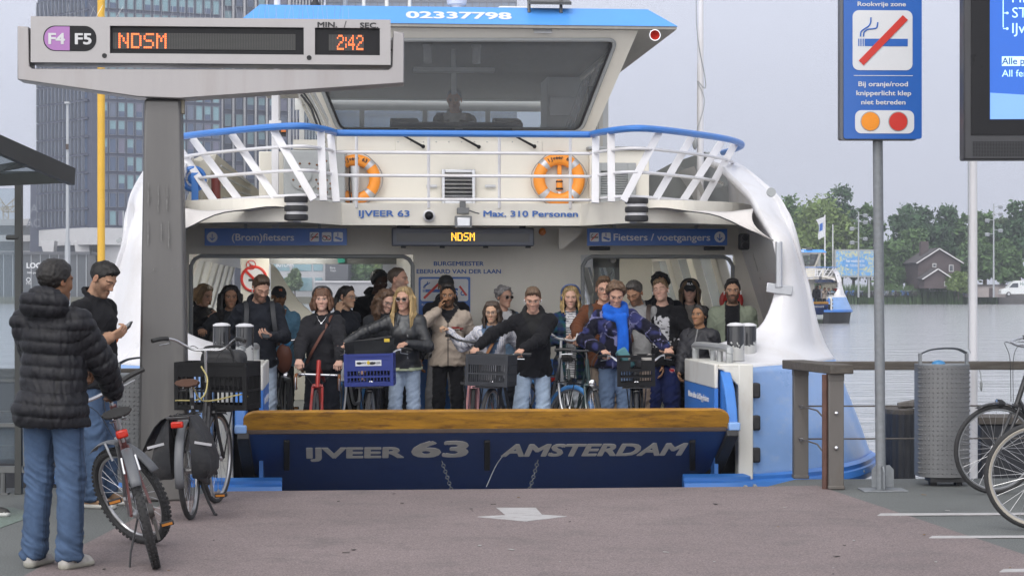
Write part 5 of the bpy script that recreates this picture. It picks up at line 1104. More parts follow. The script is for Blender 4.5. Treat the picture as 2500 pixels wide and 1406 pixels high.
p = FL(866, 450, BY - .12); t = empty('rolled_sheet', fw((p.x, BY - .13, p.z)), (0, 0, TH), 'rolled white sheet hanging inside the left lifebuoy', 'rolled sheet')
mb = MB(); mb.tube([(0, 0, -.3), (.005, 0, -.1), (0, 0, .19)], [.02, .035, .05], 12); mb.build('sheet', m_signwhite, t); mb = MB(); mb.tube([(-.045, 0, .19), (-.06, -.01, .0), (-.03, 0, -.3)], .008, 6); mb.build('strap', m_black, t)
ferry2 = copy_tree(ferry); ferry2['label'] = 'distant white and blue ferry crossing the water towards the far bank'
ferry2.location = W(1955, 0, 148); ferry2.location.z = 0; ferry2.rotation_euler = (0, 0, R(-4))

# ================================================================ bicycles
m_tyre = M('tyre_rubber', (.028, .028, .029), .75, var=.25, vs=30, bump=.2, bs=120)
m_rim = M('rim_alloy', (.42, .42, .43), .3, metal=.85, var=.1)
m_bframe = M('frame_black', (.018, .018, .02), .3, var=.1, coat=.3, dirt=(.08, .07, .06), dirt_amt=.25, ds=9)
m_amber = M('pedal_reflector', (.55, .20, .02), .3)
m_rlight = M('red_reflector', (.45, .02, .008), .22)
m_fender = M('fender_grey', (.10, .105, .115), .45, var=.1)
m_sadd = M('saddle_black', (.018, .018, .018), .5, bump=.1, bs=90)
m_brownl = M('saddle_brown', (.085, .035, .018), .45, var=.2, bump=.1, bs=60)
def crate_mb(w, d, h, ns=13, M4=None, th=.008, hole=True, solid=.24):
 mb = MB(); B_ = lambda c, s_: mb.box(c, s_, None, 0, M4)
 B_((0, 0, th / 2), (w - .004, d - .004, th))
 for sx in (-1, 1):
  for sy in (-1, 1): B_((sx * (w / 2 - .012), sy * (d / 2 - .012), h / 2), (.03, .03, h))
 for ax in (0, 1):
  L_ = (w if ax == 0 else d) - .05
  for sg in (-1, 1):
   o = sg * ((d if ax == 0 else w) / 2 - th / 2)
   P_ = lambda u, z, su, sz, t=th: B_((u, o, z) if ax == 0 else (o, u, z), (su, t, sz) if ax == 0 else (t, su, sz))
   P_(0, h - .012, L_, .024, th + .012); P_(0, h - .055, L_, .008, th + .006)
   if hole and ax == 0: P_(-L_ * .33, h - .10, L_ * .33, .10); P_(L_ * .33, h - .10, L_ * .33, .10); P_(0, h - .14, L_ * .34, .03); P_(0, h - .035, L_ * .34, .03)
   else: P_(0, h * (1 - solid / 2) - .015, L_, h * solid)
   P_(0, .02, L_, .04); P_(0, h * (.04 + (.96 - solid) * .5), L_, .016, th + .004); P_(0, h * (1 - solid) - .015, L_, .014, th + .006)
   n = ns if ax == 0 else max(5, int(ns * d / w))
   for i in range(n + 1): P_(-L_ / 2 + L_ * i / n, h * (1 - solid) / 2, .0075, h * (1 - solid))
 return mb
def bicycle(label, front=None, rear=None, a=180, steer=0, lean=0, R0=.345, wb=1.08, frame=None, tyre=None, tw=.019, bars='city', saddle_z=.95, rim=None, step=True, guards=None, crate=None, rack=False, rrack=True, light=True, barmat=None, fcol=None,
   barz=1.08, saddle=None, group=None, stand=None, knobs=False, whitewall=None, crate_kw={}, name='bicycle', brakes=False, rearlight=True, chaincase=True, rot=0):
 frame = frame or m_bframe; tyre = tyre or m_tyre; rim = rim or m_rim; ar = R(a); d = Vector((-math.sin(ar), math.cos(ar), 0))
 org = Vector(rear) if rear is not None else Vector(front) - d * wb
 t = empty(name, org, (0, R(lean), ar), label, 'bicycle', group); RM = Matrix.Translation(org) @ Euler((0, R(lean), ar)).to_matrix().to_4x4()
 H0, H1 = Vector((0, wb - .17, .71)), Vector((0, wb - .235, .905)); axd = (H1 - H0).normalized()
 S = Matrix.Translation(H0) @ Matrix.Rotation(R(steer), 4, axd) @ Matrix.Translation(-H0); hubR, hubF = Vector((0, 0, R0)), Vector((0, wb, R0)); BB = Vector((0, .44, .285)); ST = Vector((0, .25, saddle_z - .13))
 I4 = Matrix.Identity(4); sp = lambda P, Mx: [Mx @ Vector(p) for p in P]
 mb = MB()
 if step: mb.tube(cr([H0 + axd * .04, (0, wb - .34, .50), (0, .60, .33), BB], 5), .019, 8); mb.tube(cr([H1 - axd * .02, (0, wb - .40, .66), (0, .55, .45), BB + Vector((0, -.06, .16))], 5), .016, 8)
 else: mb.tube([H0 + axd * .03, BB], .020, 8); mb.tube([H1 - axd * .03, BB.lerp(ST, .86)], .018, 8)
 mb.tube([BB, ST], .017, 8); mb.tube([H0 - axd * .03, H1 + axd * .03], .021, 10); mb.lathe([(.024, -.036), (.024, .036)], 10, T4(BB, (0, 1, 0)) @ I4)
 for sx in (-1, 1): mb.tube([BB + Vector((sx * .03, 0, 0)), (sx * .062, .12, R0 + .0), (sx * .064, 0, R0)], .010, 6); mb.tube([BB.lerp(ST, .8) + Vector((sx * .018, 0, 0)), (sx * .062, .0, R0)], .009, 6)
 mb.build('frame', fcol or frame, t)
 mb = MB()
 for sx in (-1, 1): mb.tube(sp(cr([H0 + Vector((sx * .045, 0, -.02)), (sx * .052, wb - .10, R0 + .16), hubF + Vector((sx * .052, 0, 0))], 5), S), .0135, 8)
 mb.tube(sp([H0 + Vector((-.05, 0, -.015)), H0 + Vector((.05, 0, -.015))], S), .02, 8); mb.build('fork', frame, t)
 for hub, Mx in ((hubR, I4), (hubF, S)):
  WM = Mx @ Matrix.Translation(hub) @ T4((0, 0, 0), (0, 1, 0), (0, 0, 1)); mb = MB(); rr = R0 - tw * 2.05
  mb.ring(rr, .011, 40, 6, WM, flat=1.1); mb.lathe([(.012, -.055), (.03, -.035), (.018, -.02), (.018, .02), (.03, .035), (.012, .055)], 12, WM); n = 28
  for i in range(n):
   b_ = 2 * math.pi * i / n; b2 = b_ + (.55 if i % 4 < 2 else -.55); z = .03 if i % 2 else -.03
   p, q = WM @ Vector((.028 * math.cos(b2), .028 * math.sin(b2), z)), WM @ Vector((rr * math.cos(b_), rr * math.sin(b_), 0)); mb.tube([p, q], .0014, 3, caps=False)
  wo_ = mb.build('wheel', rim, t)
  mb = MB(); mb.ring(R0 - tw, tw, 52, 10, WM)
  if knobs:
   for i in range(64):
    b_ = 2 * math.pi * i / 64
    for z in (-.016, 0, .016): r_ = R0 - .001 - abs(z) * .35; bb = b_ + (.05 if z == 0 else 0); mb.box((r_ * math.cos(bb), r_ * math.sin(bb), z * 1.15), (.010, .017, .012), (0, 0, bb), 0, WM)
  mb.build('tyre', tyre, wo_)
  if whitewall:
   mb = MB(); mb.ring(R0 - tw * 1.42, tw * .88, 48, 8, WM, flat=1.18); mb.build('sidewall', whitewall, wo_)
 gm = guards
 if gm:
  for hub, Mx, a0, a1 in ((hubR, I4, 15 if not knobs else 35, 195 if not knobs else 150), (hubF, S, 62, 205 if not knobs else 160)):
   rows = []
   for i in range(19):
    b_ = R(a0 + (a1 - a0) * i / 18); rad = R0 + (.016 if not knobs else .05); rows.append([Mx @ (hub + Vector((x, math.cos(b_) * (rad - abs(x) ** 2 * 9) , math.sin(b_) * (rad - abs(x) ** 2 * 9)))) for x in (-.031, -.02, 0, .02, .031)])
   mb = MB(); mb.grid(rows); o = mb.build('mudguard', gm, t); q = o.modifiers.new('s', 'SOLIDIFY'); q.thickness = .003
 top_ = H1 + axd * .02; bz = barz; st = Vector((0, top_.y - .02 * (bz - .9) * 10 * .3, bz)); bm = barmat or M('bar_chrome', (.55, .55, .56), .2, metal=.95)
 mb = MB(); mb.tube(sp([H1, st + Vector((0, .0, -.01))], S), .013, 8)
 if bars == 'city': sh = [(.0, .03, 0), (.09, .035, .0), (.18, .02, .035), (.25, -.05, .045), (.285, -.14, .03), (.30, -.23, .02)]; gi = 4
 elif bars == 'flat': sh = [(0, .03, 0), (.1, .03, .005), (.2, .01, .02), (.30, -.03, .02)]; gi = 2
 elif bars == 'wide': sh = [(0, .04, 0), (.10, .045, 0), (.17, .03, .03), (.235, -.03, .075), (.30, -.10, .085), (.36, -.16, .07)]; gi = 4
 elif bars == 'raise': sh = [(0, .05, 0), (.10, .06, .005), (.19, .05, .02), (.24, -.03, .04), (.27, -.13, .05), (.29, -.20, .045)]; gi = 4
 else: sh = [(0, .0, 0), (.10, .0, 0), (.18, .005, 0), (.20, .05, .0), (.205, .10, -.015), (.205, .115, -.07), (.205, .07, -.125), (.205, .01, -.135)]; gi = 3
 full = [(-x, y, z) for x, y, z in sh[::-1]] + sh[1:]; P_ = sp([st + Vector(p) for p in cr(full, 4)], S)
 mb.tube(P_, .0115, 8); hb = mb.build('handlebar', bm, t); grips = []
 for sx in (-1, 1):
  g = [st + Vector((sx * x, y, z)) for x, y, z in cr(sh, 4)[gi * 4 - (2 if bars != 'drop' else 0):]]; g = sp(g, S)
  mb = MB(); mb.tube(g, .0165 if bars != 'drop' else .0145, 8); mb.build('grip', M('bar_tape_brown', (.20, .075, .025), .6, var=.2, vs=20, bump=.2, bs=60) if bars == 'drop' else (m_brownl if fcol == 'x' else m_sadd), hb)
  grips.append(RM @ (g[len(g) // 2] if bars != 'drop' else g[4]))
  if bars in ('city', 'flat', 'wide', 'raise', 'drop'):
   mb = MB(); q = g[0] + (Vector((0, 0, 0))); e_ = g[-1]; dn = S.to_3x3() @ Vector((0, .05, -.035)) if bars != 'drop' else S.to_3x3() @ Vector((0, .03, -.01))
   mb.tube([q, q + dn, q.lerp(e_, .7) + dn * 1.1] if bars != 'drop' else [g[4] + dn, g[4] + dn + Vector((0, .015, -.05)), g[4] + dn + Vector((0, .0, -.11))], .005, 5); mb.build('brake_lever', m_alu, hb)
 mb = MB(); c0 = S @ (st + Vector((.17, .04, 0)))
 for sx in (-1, 1): mb.tube(cr(sp([st + Vector((sx * .17, .04, .0)), st + Vector((sx * .13, .14, .02)), st + Vector((sx * .03, .14, -.10)), H0 + Vector((sx * .02, .04, .02))], S), 5), .0028, 4)
 mb.build('cables', m_black, t)
 sm = saddle or m_sadd; mb = MB(); mb.tube([ST - Vector((0, -.02, .08)), ST + Vector((0, -.025, .09))], .012, 8, 1); rows = []
 for i in range(11):
  v_ = i / 10; y = ST.y - .14 + .27 * v_; wd = .078 * (1 - v_) ** .8 * (1 if v_ > .08 else .85) + .020; rows.append([(wd * math.cos(b_), y - .03, saddle_z - .03 + .028 * math.sin(b_) - .02 * v_ * (1 - v_) + (.012 if v_ < .2 else 0)) for b_ in [k * math.pi / 5 for k in range(10)]])
 mb.grid(rows, 0, True); mb.add(rows[0], [tuple(range(10))]); mb.add(rows[-1], [tuple(range(9, -1, -1))])
 for sx in (-1, 1): mb.ring(.016, .004, 10, 4, Matrix.Translation((sx * .035, ST.y - .12, saddle_z - .07)), 1); mb.tube([(sx * .03, ST.y - .14, saddle_z - .055), (sx * .02, ST.y + .08, saddle_z - .055)], .004, 5, 1)
 mb.build('saddle', [sm, m_alu], t)
 for sx, ang in ((1, R(20 + rot)), (-1, R(200 + rot))):
  tip = BB + Vector((sx * .075, .17 * math.cos(ang), -.17 * math.sin(ang))); mb = MB(); mb.bar(BB + Vector((sx * .065, 0, 0)), tip, .014, .024); c_ = mb.build('crank', m_alu, t)
  mb = MB(); mb.box(tip + Vector((sx * .06, 0, 0)), (.085, .065, .026)); pd = mb.build('pedal', m_black, c_, bevel=.004)
  for sy in (-1, 1): mb = MB(); mb.box(tip + Vector((sx * .06, sy * .034, 0)), (.065, .004, .015)); mb.build('reflector', m_amber, pd, smooth=False)
 if chaincase: mb = MB(); mb.prism([(-.07, R0 - .05), (.05, R0 - .07), (.46, .195), (.53, .23), (.54, .31), (.48, .37), (.05, R0 + .07), (-.07, R0 + .05)], .045, .062, Matrix(((0, 0, 1, 0), (1, 0, 0, 0), (0, 1, 0, 0), (0, 0, 0, 1)))); mb.build('chain_case', m_black, t, bevel=.008)
 else: mb = MB(); mb.lathe([(.085, -.003), (.085, .003)], 20, Matrix.Translation(BB + Vector((.05, 0, 0))) @ Matrix.Rotation(R(90), 4, 'Y')); mb.lathe([(.05, -.012), (.038, .02)], 16, Matrix.Translation(hubR + Vector((.045, 0, 0))) @ Matrix.Rotation(R(90), 4, 'Y')); mb.tube([(.05, 0, R0 + .04), (.05, .44, .37)], .004, 4); mb.tube([(.05, 0, R0 - .04), (.05, .44, .20)], .004, 4); mb.box((.055, .01, R0 - .12), (.018, .03, .12)); mb.build('chain_drive', M('dark_chain', (.09, .085, .08), .45, metal=.6), t)
 if rrack:
  mb = MB()
  for sx in (-1, 1): mb.tube([(sx * .065, .20, .73), (sx * .07, -.28, .74), (sx * .05, -.31, .74)], .006, 6); mb.tube([(sx * .06, 0, R0), (sx * .068, -.12, .74)], .005, 5); mb.tube([(sx * .06, 0, R0), (sx * .068, -.25, .74)], .005, 5)
  for y in (-.29, -.1, .1): mb.tube([(-.07, y, .74), (.07, y, .74)], .005, 5)
  mb.build('rear_rack', m_bframe, t)
 if rearlight: mb = MB(); mb.box((0, -.33 if rrack else -.02, .69 if rrack else .70), (.085, .035, .045)); mb.build('rear_light', m_rlight, t, bevel=.01)
 if light: mb = MB(); p = Vector((0, wb - .02, .72)); mb.lathe(sorted([(.012, -.05), (.032, -.02), (.037, .02)], key=lambda q: q[1]), 14, S @ T4(p, (1, 0, 0), (0, 0, -1)) @ Matrix.Rotation(0, 4, 'X')); mb.lathe([(.034, .021), (.001, .024)], 14, S @ T4(p, (1, 0, 0), (0, 0, -1)), 1); mb.build('headlight', [m_black, m_chrome], t)
 if stand == 'side': mb = MB(); mb.tube([(-.03, .12, .30), (-.12, .06, .12), (-.17, .02, .01 - .17 * math.sin(R(-lean)))], .007, 6); mb.build('kickstand', m_black, t)
 if stand == 'centre': mb = MB(); mb.tube([(.0, .36, .26), (.07, .30, .10), (.12, .26, .005), (.14, .21, .005)], .010, 6); mb.build('kickstand', m_black, t)
 if rack or crate:
  mb = MB(); zr = .70
  for sx in (-1, 1): mb.tube(sp([(sx * .055, wb, R0), (sx * .09, wb + .10, zr), (sx * .09, wb - .16, zr)], S), .006, 6); mb.tube(sp([(sx * .09, wb + .10, zr), (sx * .12, wb + .20, zr)], S), .006, 6)
  for y in (-.16, -.03, .10, .20): mb.tube(sp([(-.13, wb + y, zr), (.13, wb + y, zr)], S), .006, 6)
  if rack == 'tall': mb.tube(sp(cr([(-.10, wb - .10, zr), (-.10, wb - .12, zr + .20), (-.07, wb - .12, zr + .24), (.07, wb - .12, zr + .24), (.10, wb - .12, zr + .20), (.10, wb - .10, zr)], 4), S), .007, 6)
  mb.build('front_rack', m_bframe, t)
 if crate:
  w_, d_, h_, cm = crate; CM = S @ Matrix.Translation((0, wb + .03, .712)); cb = crate_mb(w_, d_, h_, M4=CM, **crate_kw); t_c = cb.build('crate', cm, t, smooth=False)
  grips.append(RM @ CM)
 if brakes:
  mb = MB()
  for sx in (-1, 1): mb.tube([(sx * .045, -.02, .55 + .03), (sx * .04, .02, .67)], .008, 6); mb.tube(sp([(sx * .05, wb - .06, .60), (sx * .042, wb - .05, .72)], S), .008, 6)
  mb.build('brake_arms', m_alu, t)
 return t, grips
m_tb = M('tyre_blue', (.07, .24, .55), .6, var=.08); m_redf = M('frame_red', (.38, .028, .02), .3, coat=.5, var=.08); m_pinkf = M('frame_pink', (.50, .24, .25), .4, var=.06); m_silver = M('frame_silver', (.36, .37, .39), .3, metal=.4, var=.06); m_greenf = M('frame_dark_green', (.025, .05, .05), .3, coat=.4)
m_crB = M('crate_blue', (.018, .034, .20), .6, var=.08, vs=8); m_crG = M('crate_grey', (.045, .047, .052), .65, var=.1, vs=8, spec=.25); m_crK = M('crate_black', (.010, .010, .011), .6, var=.1, vs=8, spec=.2)
GR = "bicycles on the ferry deck"
def fr(px, Y): return Vector(((px - 1250) * Y / FP, Y, .01))
b_red, g_red = bicycle('red road bicycle with brown taped drop handlebars held by the woman in headphones', front=fr(768, 18.75), a=176, steer=6, R0=.335, wb=1.0, fcol=m_redf, frame=m_redf, bars='drop', tw=.014, step=False, rrack=False, light=False, barz=.80, saddle_z=.84, group=GR, barmat=m_alu, chaincase=False)
bicycle('bicycle with a bright blue front tyre standing behind the red road bicycle', front=fr(822, 20.0), a=166, steer=14, tyre=m_tb, tw=.021, frame=m_silver, group=GR, light=False, rearlight=False)
b_bc, g_bc = bicycle('black bicycle carrying a blue plastic crate held by the blonde woman', front=fr(908, 18.75), a=183, steer=-4, crate=(.45, .33, .30, m_crB), crate_kw=dict(hole=False, solid=.45), bars='wide', barz=.95, group=GR, guards=m_bframe)
b_pk, g_pk = bicycle('pink bicycle with black handlebars beside the woman in the striped blazer', front=fr(1150, 19.35), a=172, steer=10, fcol=m_pinkf, frame=m_pinkf, bars='raise', barz=1.09, rack=True, group=GR, barmat=m_bframe, guards=m_pinkf)
b_gc, g_gc = bicycle('bicycle with a dark grey slotted crate and chrome bar held by the boy', front=fr(1197, 18.75), a=160, steer=5, crate=(.40, .33, .29, m_crG), crate_kw=dict(hole=False, ns=17), bars='flat', barz=.98, group=GR, whitewall=M('tan_sidewall', (.32, .23, .16), .7))
b_bt, g_bt = bicycle('silver bicycle with a sky blue front tyre and tall front rack', front=fr(1386, 19.4), a=197, steer=26, tyre=m_tb, tw=.023, fcol=m_silver, frame=m_silver, rack='tall', bars='wide', barz=1.12, group=GR, barmat=M('bar_white', (.6, .6, .6), .35))
b_gr, g_gr = bicycle('dark green bicycle held by the man in the brown jacket', front=fr(1452, 19.0), a=196, steer=-8, fcol=m_greenf, frame=m_greenf, bars='flat', barz=1.02, group=GR, guards=m_bframe, barmat=m_bframe)
b_kc, g_kc = bicycle('black bicycle with a black crate held by the woman in the blue scarf', front=fr(1556, 18.7), a=179, steer=-3, crate=(.345, .30, .29, m_crK), crate_kw=dict(hole=True, ns=12, solid=.44), bars='wide', barz=.90, group=GR, guards=m_bframe)
bicycle('dark bicycle standing behind the woman in headphones', front=fr(700, 20.6), a=190, group=GR, guards=m_bframe)
CM = g_bc[2]; mb = MB(); inv = b_bc.matrix_world
bpy.context.view_layer.update(); RMi = b_bc.matrix_world.inverted(); Mx = RMi @ CM @ T4((0, .33 / 2 + .0022, .215), (-1, 0, 0), (0, 0, 1))
mb.box((0, 0, .0), (.24, .052, .004), None, 0, Mx); mb.ball((-.085, 0, .003), (.028, .013, .002), 8, 5, 1, Mx); mb.ball((.035, -.002, .003), (.034, .015, .002), 8, 5, 1, Mx); mb.ball((.0, .004, .004), (.016, .02, .002), 8, 5, 2, Mx)
mb.text('MY', Mx @ Matrix.Translation((-.038, -.009, .003)), None, .02, 1, .01, depth=.001); mb.text('OUDER', Mx @ Matrix.Translation((.083, -.009, .003)), .06, .02, 1, .01, depth=.001)
mb.build('sticker', [m_signwhite, m_black, M('sticker_yellow', (.6, .42, .03))], b_bc, smooth=False)
mb = MB(); Mx = RMi @ b_bc.matrix_world
bpy.context.view_layer.update(); RMi = b_gc.matrix_world.inverted(); Mx = RMi @ g_gc[2] @ T4((0, .33 / 2 + .003, .265), (-1, 0, 0), (0, 0, 1)); mb = MB(); mb.text('URBANPROOF', Mx, .19, .022, 0, .02, depth=.001); mb.build('lettering', M('crate_lettering', (.2, .2, .21)), b_gc, smooth=False)
def bag_thing(name, label, cat, CMx, build):
 t = empty(name, CMx.translation, CMx.to_euler(), label, cat); build(t); return t
def bagB(t):
 mb = MB(); rows = [[(x * (1 + .10 * v_), (.10 - .055 * v_) * sy - .03 * math.sin(x * 13 + v_ * 3) * (.4 + v_), .27 + v_ * .15 - .10 * x * v_ + .012 * math.sin(x * 15)) for (x, sy) in ((-.21, -.3), (-.13, -1.1), (0, -1.35), (.13, -1.1), (.21, -.3), (.215, .3), (.13, 1.1), (0, 1.35), (-.13, 1.1), (-.215, .3))] for v_ in (-.5, 0, .35, .7, .95, 1)]
 mb.grid(rows, 0, True); mb.add(rows[-1], [tuple(range(10))]); mb.add(rows[0], [tuple(range(9, -1, -1))]); mb.build('body', M('tarpaulin_black', (.012, .013, .015), .75, var=.2, bump=.3, bs=14, spec=.15), t)
 mb = MB(); mb.tube([(-.21, .03, .45), (0, .0, .425), (.21, -.03, .40)], .012, 6); mb.box((-.17, .10, .42), (.05, .006, .03), None, 1); mb.build('roll_top', [m_black, M('sticker_yellow')], t)
bag_thing('roll_top_bag', 'black roll top bag standing in the blue crate', 'bag', g_bc[2], bagB)
def bagK(t):
 mb = MB(); mb.box((.10, .02, .25), (.10, .16, .20), (.2, .5, .2)); mb.build('pouch', M('teal_cloth', (.06, .17, .19), .8), t, bevel=.02)
 mb = MB(); mb.grid([[(-.15 + .028 * i, -.1 + .05 * j, .24 + .035 * math.sin(i * .7 + j) + .02 * math.sin(j * 2)) for i in range(9)] for j in range(5)]); o = mb.build('cloth', M('grey_canvas', (.30, .28, .26), .9), t); q = o.modifiers.new('s', 'SOLIDIFY'); q.thickness = .02
bag_thing('folded_bag', 'grey and teal folded bag lying in the black crate of the scarf woman', 'bag', g_kc[2], bagK)

# ---- bicycles on the landing stage
GP = 'bicycles on the landing stage'
b_mt, g_mt = bicycle('mountain bicycle with knobby tyres leaning on its kickstand beside the puffer jacket man', rear=G(382, 1386), a=13, steer=36, lean=-14, R0=.335, wb=1.04, fcol=M('frame_dark_red', (.10, .03, .028), .35, coat=.3), frame=M('fork_grey', (.12, .12, .125), .4), tw=.027, knobs=True, bars='flat', barz=1.02, saddle_z=.95, step=False, rrack=False, rearlight=False, light=False, guards=m_fender, group=GP, stand='side', chaincase=False, brakes=True, rot=25)
mb = MB(); mb.box((0, .10, .80), (.07, .03, .05)); mb.build('rear_light', m_rlight, b_mt, bevel=.012)
b_cb, g_cb = bicycle('black town bicycle with pannier bags and a big black front crate beside the sign post', rear=G(467, 1268), a=-1.5, steer=-9, lean=-3, wb=1.10, bars='wide', barz=1.17, saddle=m_brownl, saddle_z=.98, guards=m_fender, crate=(.56, .36, .36, m_crK), crate_kw=dict(hole=False, ns=14), group=GP, stand='centre', rot=60)
m_pan = M('pannier_tarpaulin', (.024, .025, .028), .55, var=.25, bump=.25, spec=.3, bs=18, dirt=(.11, .10, .095), dirt_amt=.35, ds=7)
for sx in (-1, 1):
 mb = MB(); rows = []
 for v_, (w_, dpt, y_) in zip((0, .15, .4, .7, .9, 1), ((.005, .15, 0), (.05, .17, 0), (.10, .185, 0), (.135, .19, .01), (.13, .18, .01), (.09, .15, .01))):
  z = .74 - .43 * v_; rows.append([(sx * (.072 + x * w_), -.10 + y_ + yy * dpt, z + .006 * math.sin(yy * 8 + v_ * 5)) for x, yy in ((0, -1), (.6, -1.04), (1, -.9), (1.08, -.3), (1.08, .3), (1, .9), (.6, 1.04), (0, 1))])
 mb.grid(rows, 0, True); mb.add(rows[-1], [tuple(range(8))]); mb.box((sx * .165, -.29, .55), (.12, .006, .018), (0, sx * .2, 0), 1); o = mb.build('pannier_bag', [m_pan, M('reflective_tape')], b_cb)
 mb = MB(); mb.grid([[(sx * (.07 + .03 * i + (.02 if sx < 0 else .0) * i), -.27 + .09 * j, .742 - (.012 if sx < 0 else .06) * i - .012 * i * i + .008 * math.sin(j * 2 + i)) for i in range(5)] for j in range(5)]); q = mb.build('bag_flap', m_pan, o); k_ = q.modifiers.new('s', 'SOLIDIFY'); k_.thickness = .004
mb = MB(); mb.box((0, -.31, .735), (.16, .02, .02)); mb.build('rack_end', m_bframe, b_cb, bevel=.005)
mb = MB(); mb.ball((0, -.285, .53), (.022, .006, .022), 12, 8); mb.build('blue_sticker', M('sticker_light_blue', (.16, .45, .75)), b_cb)
mb = MB()
CMl = Matrix.Translation((0, 1.13, .712))
mb.tube(cr([(-.02, .40, .93), (.02, .62, .80), (.24, .92, .82), (.29, .96, .80)], 5), .006, 5); mb.tube(cr([(-.02, .80, 1.05), (.03, .75, .95), (.0, .62, .82), (-.25, .93, .80)], 5), .006, 5); mb.build('tie_rope', M('rope_yellow', (.40, .34, .14), .8, var=.3, vs=60), b_cb)
def bagC(t):
 mb = MB(); mb.box((.05, 0, .29), (.34, .2, .32)); mb.build('body', M('nylon_black', (.02, .02, .022), .6, bump=.2, bs=40), t, bevel=.06, seg=3); mb = MB(); mb.tube(cr([(-.08, -.09, .40), (-.05, -.12, .47), (.12, -.12, .47), (.16, -.09, .38)], 5), .011, 6); mb.ring(.018, .004, 12, 5, T4((.17, -.11, .36))); mb.build('handle', m_black, t)
bag_thing('shoulder_bag', 'black shoulder bag sitting in the black crate of the town bicycle', 'bag', g_cb[2], bagC)
bicycle('black bicycle with its front wheel in front of the steel bin at the right edge', front=G(2430, 1206), a=91, R0=.357, wb=1.1, bars='raise', barz=1.17, guards=m_bframe, group=GP, tw=.018, barmat=m_alu, steer=12, saddle_z=1.02)
bicycle('nearest bicycle at the right edge with a cream walled rear wheel', rear=G(2536, 1294), a=-93, R0=.366, wb=1.1, guards=None, tw=.022, whitewall=M('cream_sidewall', (.36, .33, .28), .7, var=.05), group=GP, rearlight=False, rrack=False, light=False)

# ================================================================ street furniture on the landing stage
def dotpanel(mb, pts, nrm, r=.012, mi=0):
 for p, n in zip(pts, nrm):
  n = Vector(n); u = n.cross(Vector((0, 0, 1))).normalized(); v = u.cross(n); p = Vector(p); k = 6
  ring = [p + (u * math.cos(a * 1.047) + v * math.sin(a * 1.047)) * r for a in range(k)]; mid = [p + n * r * .6 + (u * math.cos(a * 1.047) + v * math.sin(a * 1.047)) * r * .6 for a in range(k)]
  mb.add(ring + mid + [p + n * r * .8], [(i, (i + 1) % k, k + (i + 1) % k, k + i) for i in range(k)] + [(k + i, k + (i + 1) % k, 2 * k) for i in range(k)], mi)
# ---- departure sign
SP = G(402, 1221); dsg = empty('departure_sign', SP, (0, 0, R(4.0)), 'brushed steel T shaped departure sign with an orange dot display', 'sign')
k_ = FP / SP.y; q = lambda px, py: ((px - 402) / k_, (1221 - py) / k_)
mb = MB(); mb.prism([(-.198, 0), (.190, 0), (.13, 3.07), (-.145, 3.07)], -.13, .10, T4((0, 0, 0))); mb.build('post', m_steelp, dsg, bevel=.02)
mb = MB(); rnd = random.Random(9)
for px, y0, y1 in ((367, 448, 505), (391, 450, 522), (412, 452, 520), (366, 538, 600), (398, 540, 590), (416, 542, 610), (380, 655, 662), (425, 655, 660)):
 P_ = [Vector((q(px + rnd.uniform(-.6, .6), 0)[0], -.131, q(0, y0 + (y1 - y0) * k / 5)[1])) for k in range(6)]; mb.tube(P_, [.002, .004, .004, .006, .005, .002], 5, flat=.15, up=(0, -1, 0))
mb.build('chalky_marks', M('chalky_drips', (.17, .166, .162), .9, var=.4, vs=30), dsg, smooth=False)
bp_ = [q(57, 203), q(345, 243), q(445, 246), q(985, 205), q(985, 82), q(958, 78), q(955, 165), q(947, 172), q(92, 176), q(86, 170), q(84, 76), q(57, 74)]
mb = MB(); mb.prism(bp_[::-1], -.10, .16, T4((0, -.01, 0))); mb.build('cross_beam', m_steel, dsg, bevel=.008)
(bx0, bz0), (bx1, bz1) = q(90, 162), q(952, 52); cx, cz, bw, bh = (bx0 + bx1) / 2, (bz0 + bz1) / 2, bx1 - bx0, bz1 - bz0
m_box = M('sign_box_alloy', (.36, .345, .345), .42, metal=.35, var=.06, dirt=(.3, .29, .27), dirt_amt=.3)
def win(x0, x1): return q(x0, 139)[0], q(x1, 139)[0], q(0, 139)[1], q(0, 73)[1]
w1, w2 = win(278, 742), win(769, 926); yf = -.20; mb = MB()
def slabx(x0, x1, z0, z1, y0=yf, y1=yf + .02): mb.box(((x0 + x1) / 2, (y0 + y1) / 2, (z0 + z1) / 2), (x1 - x0, y1 - y0, z1 - z0))
slabx(bx0, w1[0], bz0, bz1); slabx(w1[1], w2[0], bz0, bz1); slabx(w2[1], bx1, bz0, bz1)
for a in (w1, w2): slabx(a[0], a[1], bz0, a[2]); slabx(a[0], a[1], a[3], bz1)
slabx(bx0, bx1, bz0, bz1, yf + .08, yf + .34); slabx(bx0, bx1, bz1 - .012, bz1 - .001, yf + .02, yf + .08); slabx(bx0, bx1, bz0 + .001, bz0 + .012, yf + .02, yf + .08)
dbx = mb.build('display_box', m_box, dsg, smooth=False); m_led = M('led_panel', (.018, .018, .018), .5, var=.1); m_ledo = M('led_orange', (1, .19, .05), .5, var=0, emit=.95); m_dot = M('led_dot_off', (.075, .075, .07), .5, var=.1)
for a in (w1, w2):
 mb = MB(); mb.box(((a[0] + a[1]) / 2, yf + .05, (a[2] + a[3]) / 2), (a[1] - a[0], .01, a[3] - a[2])); mb.build('display_recess', m_blackg, dbx, smooth=False)
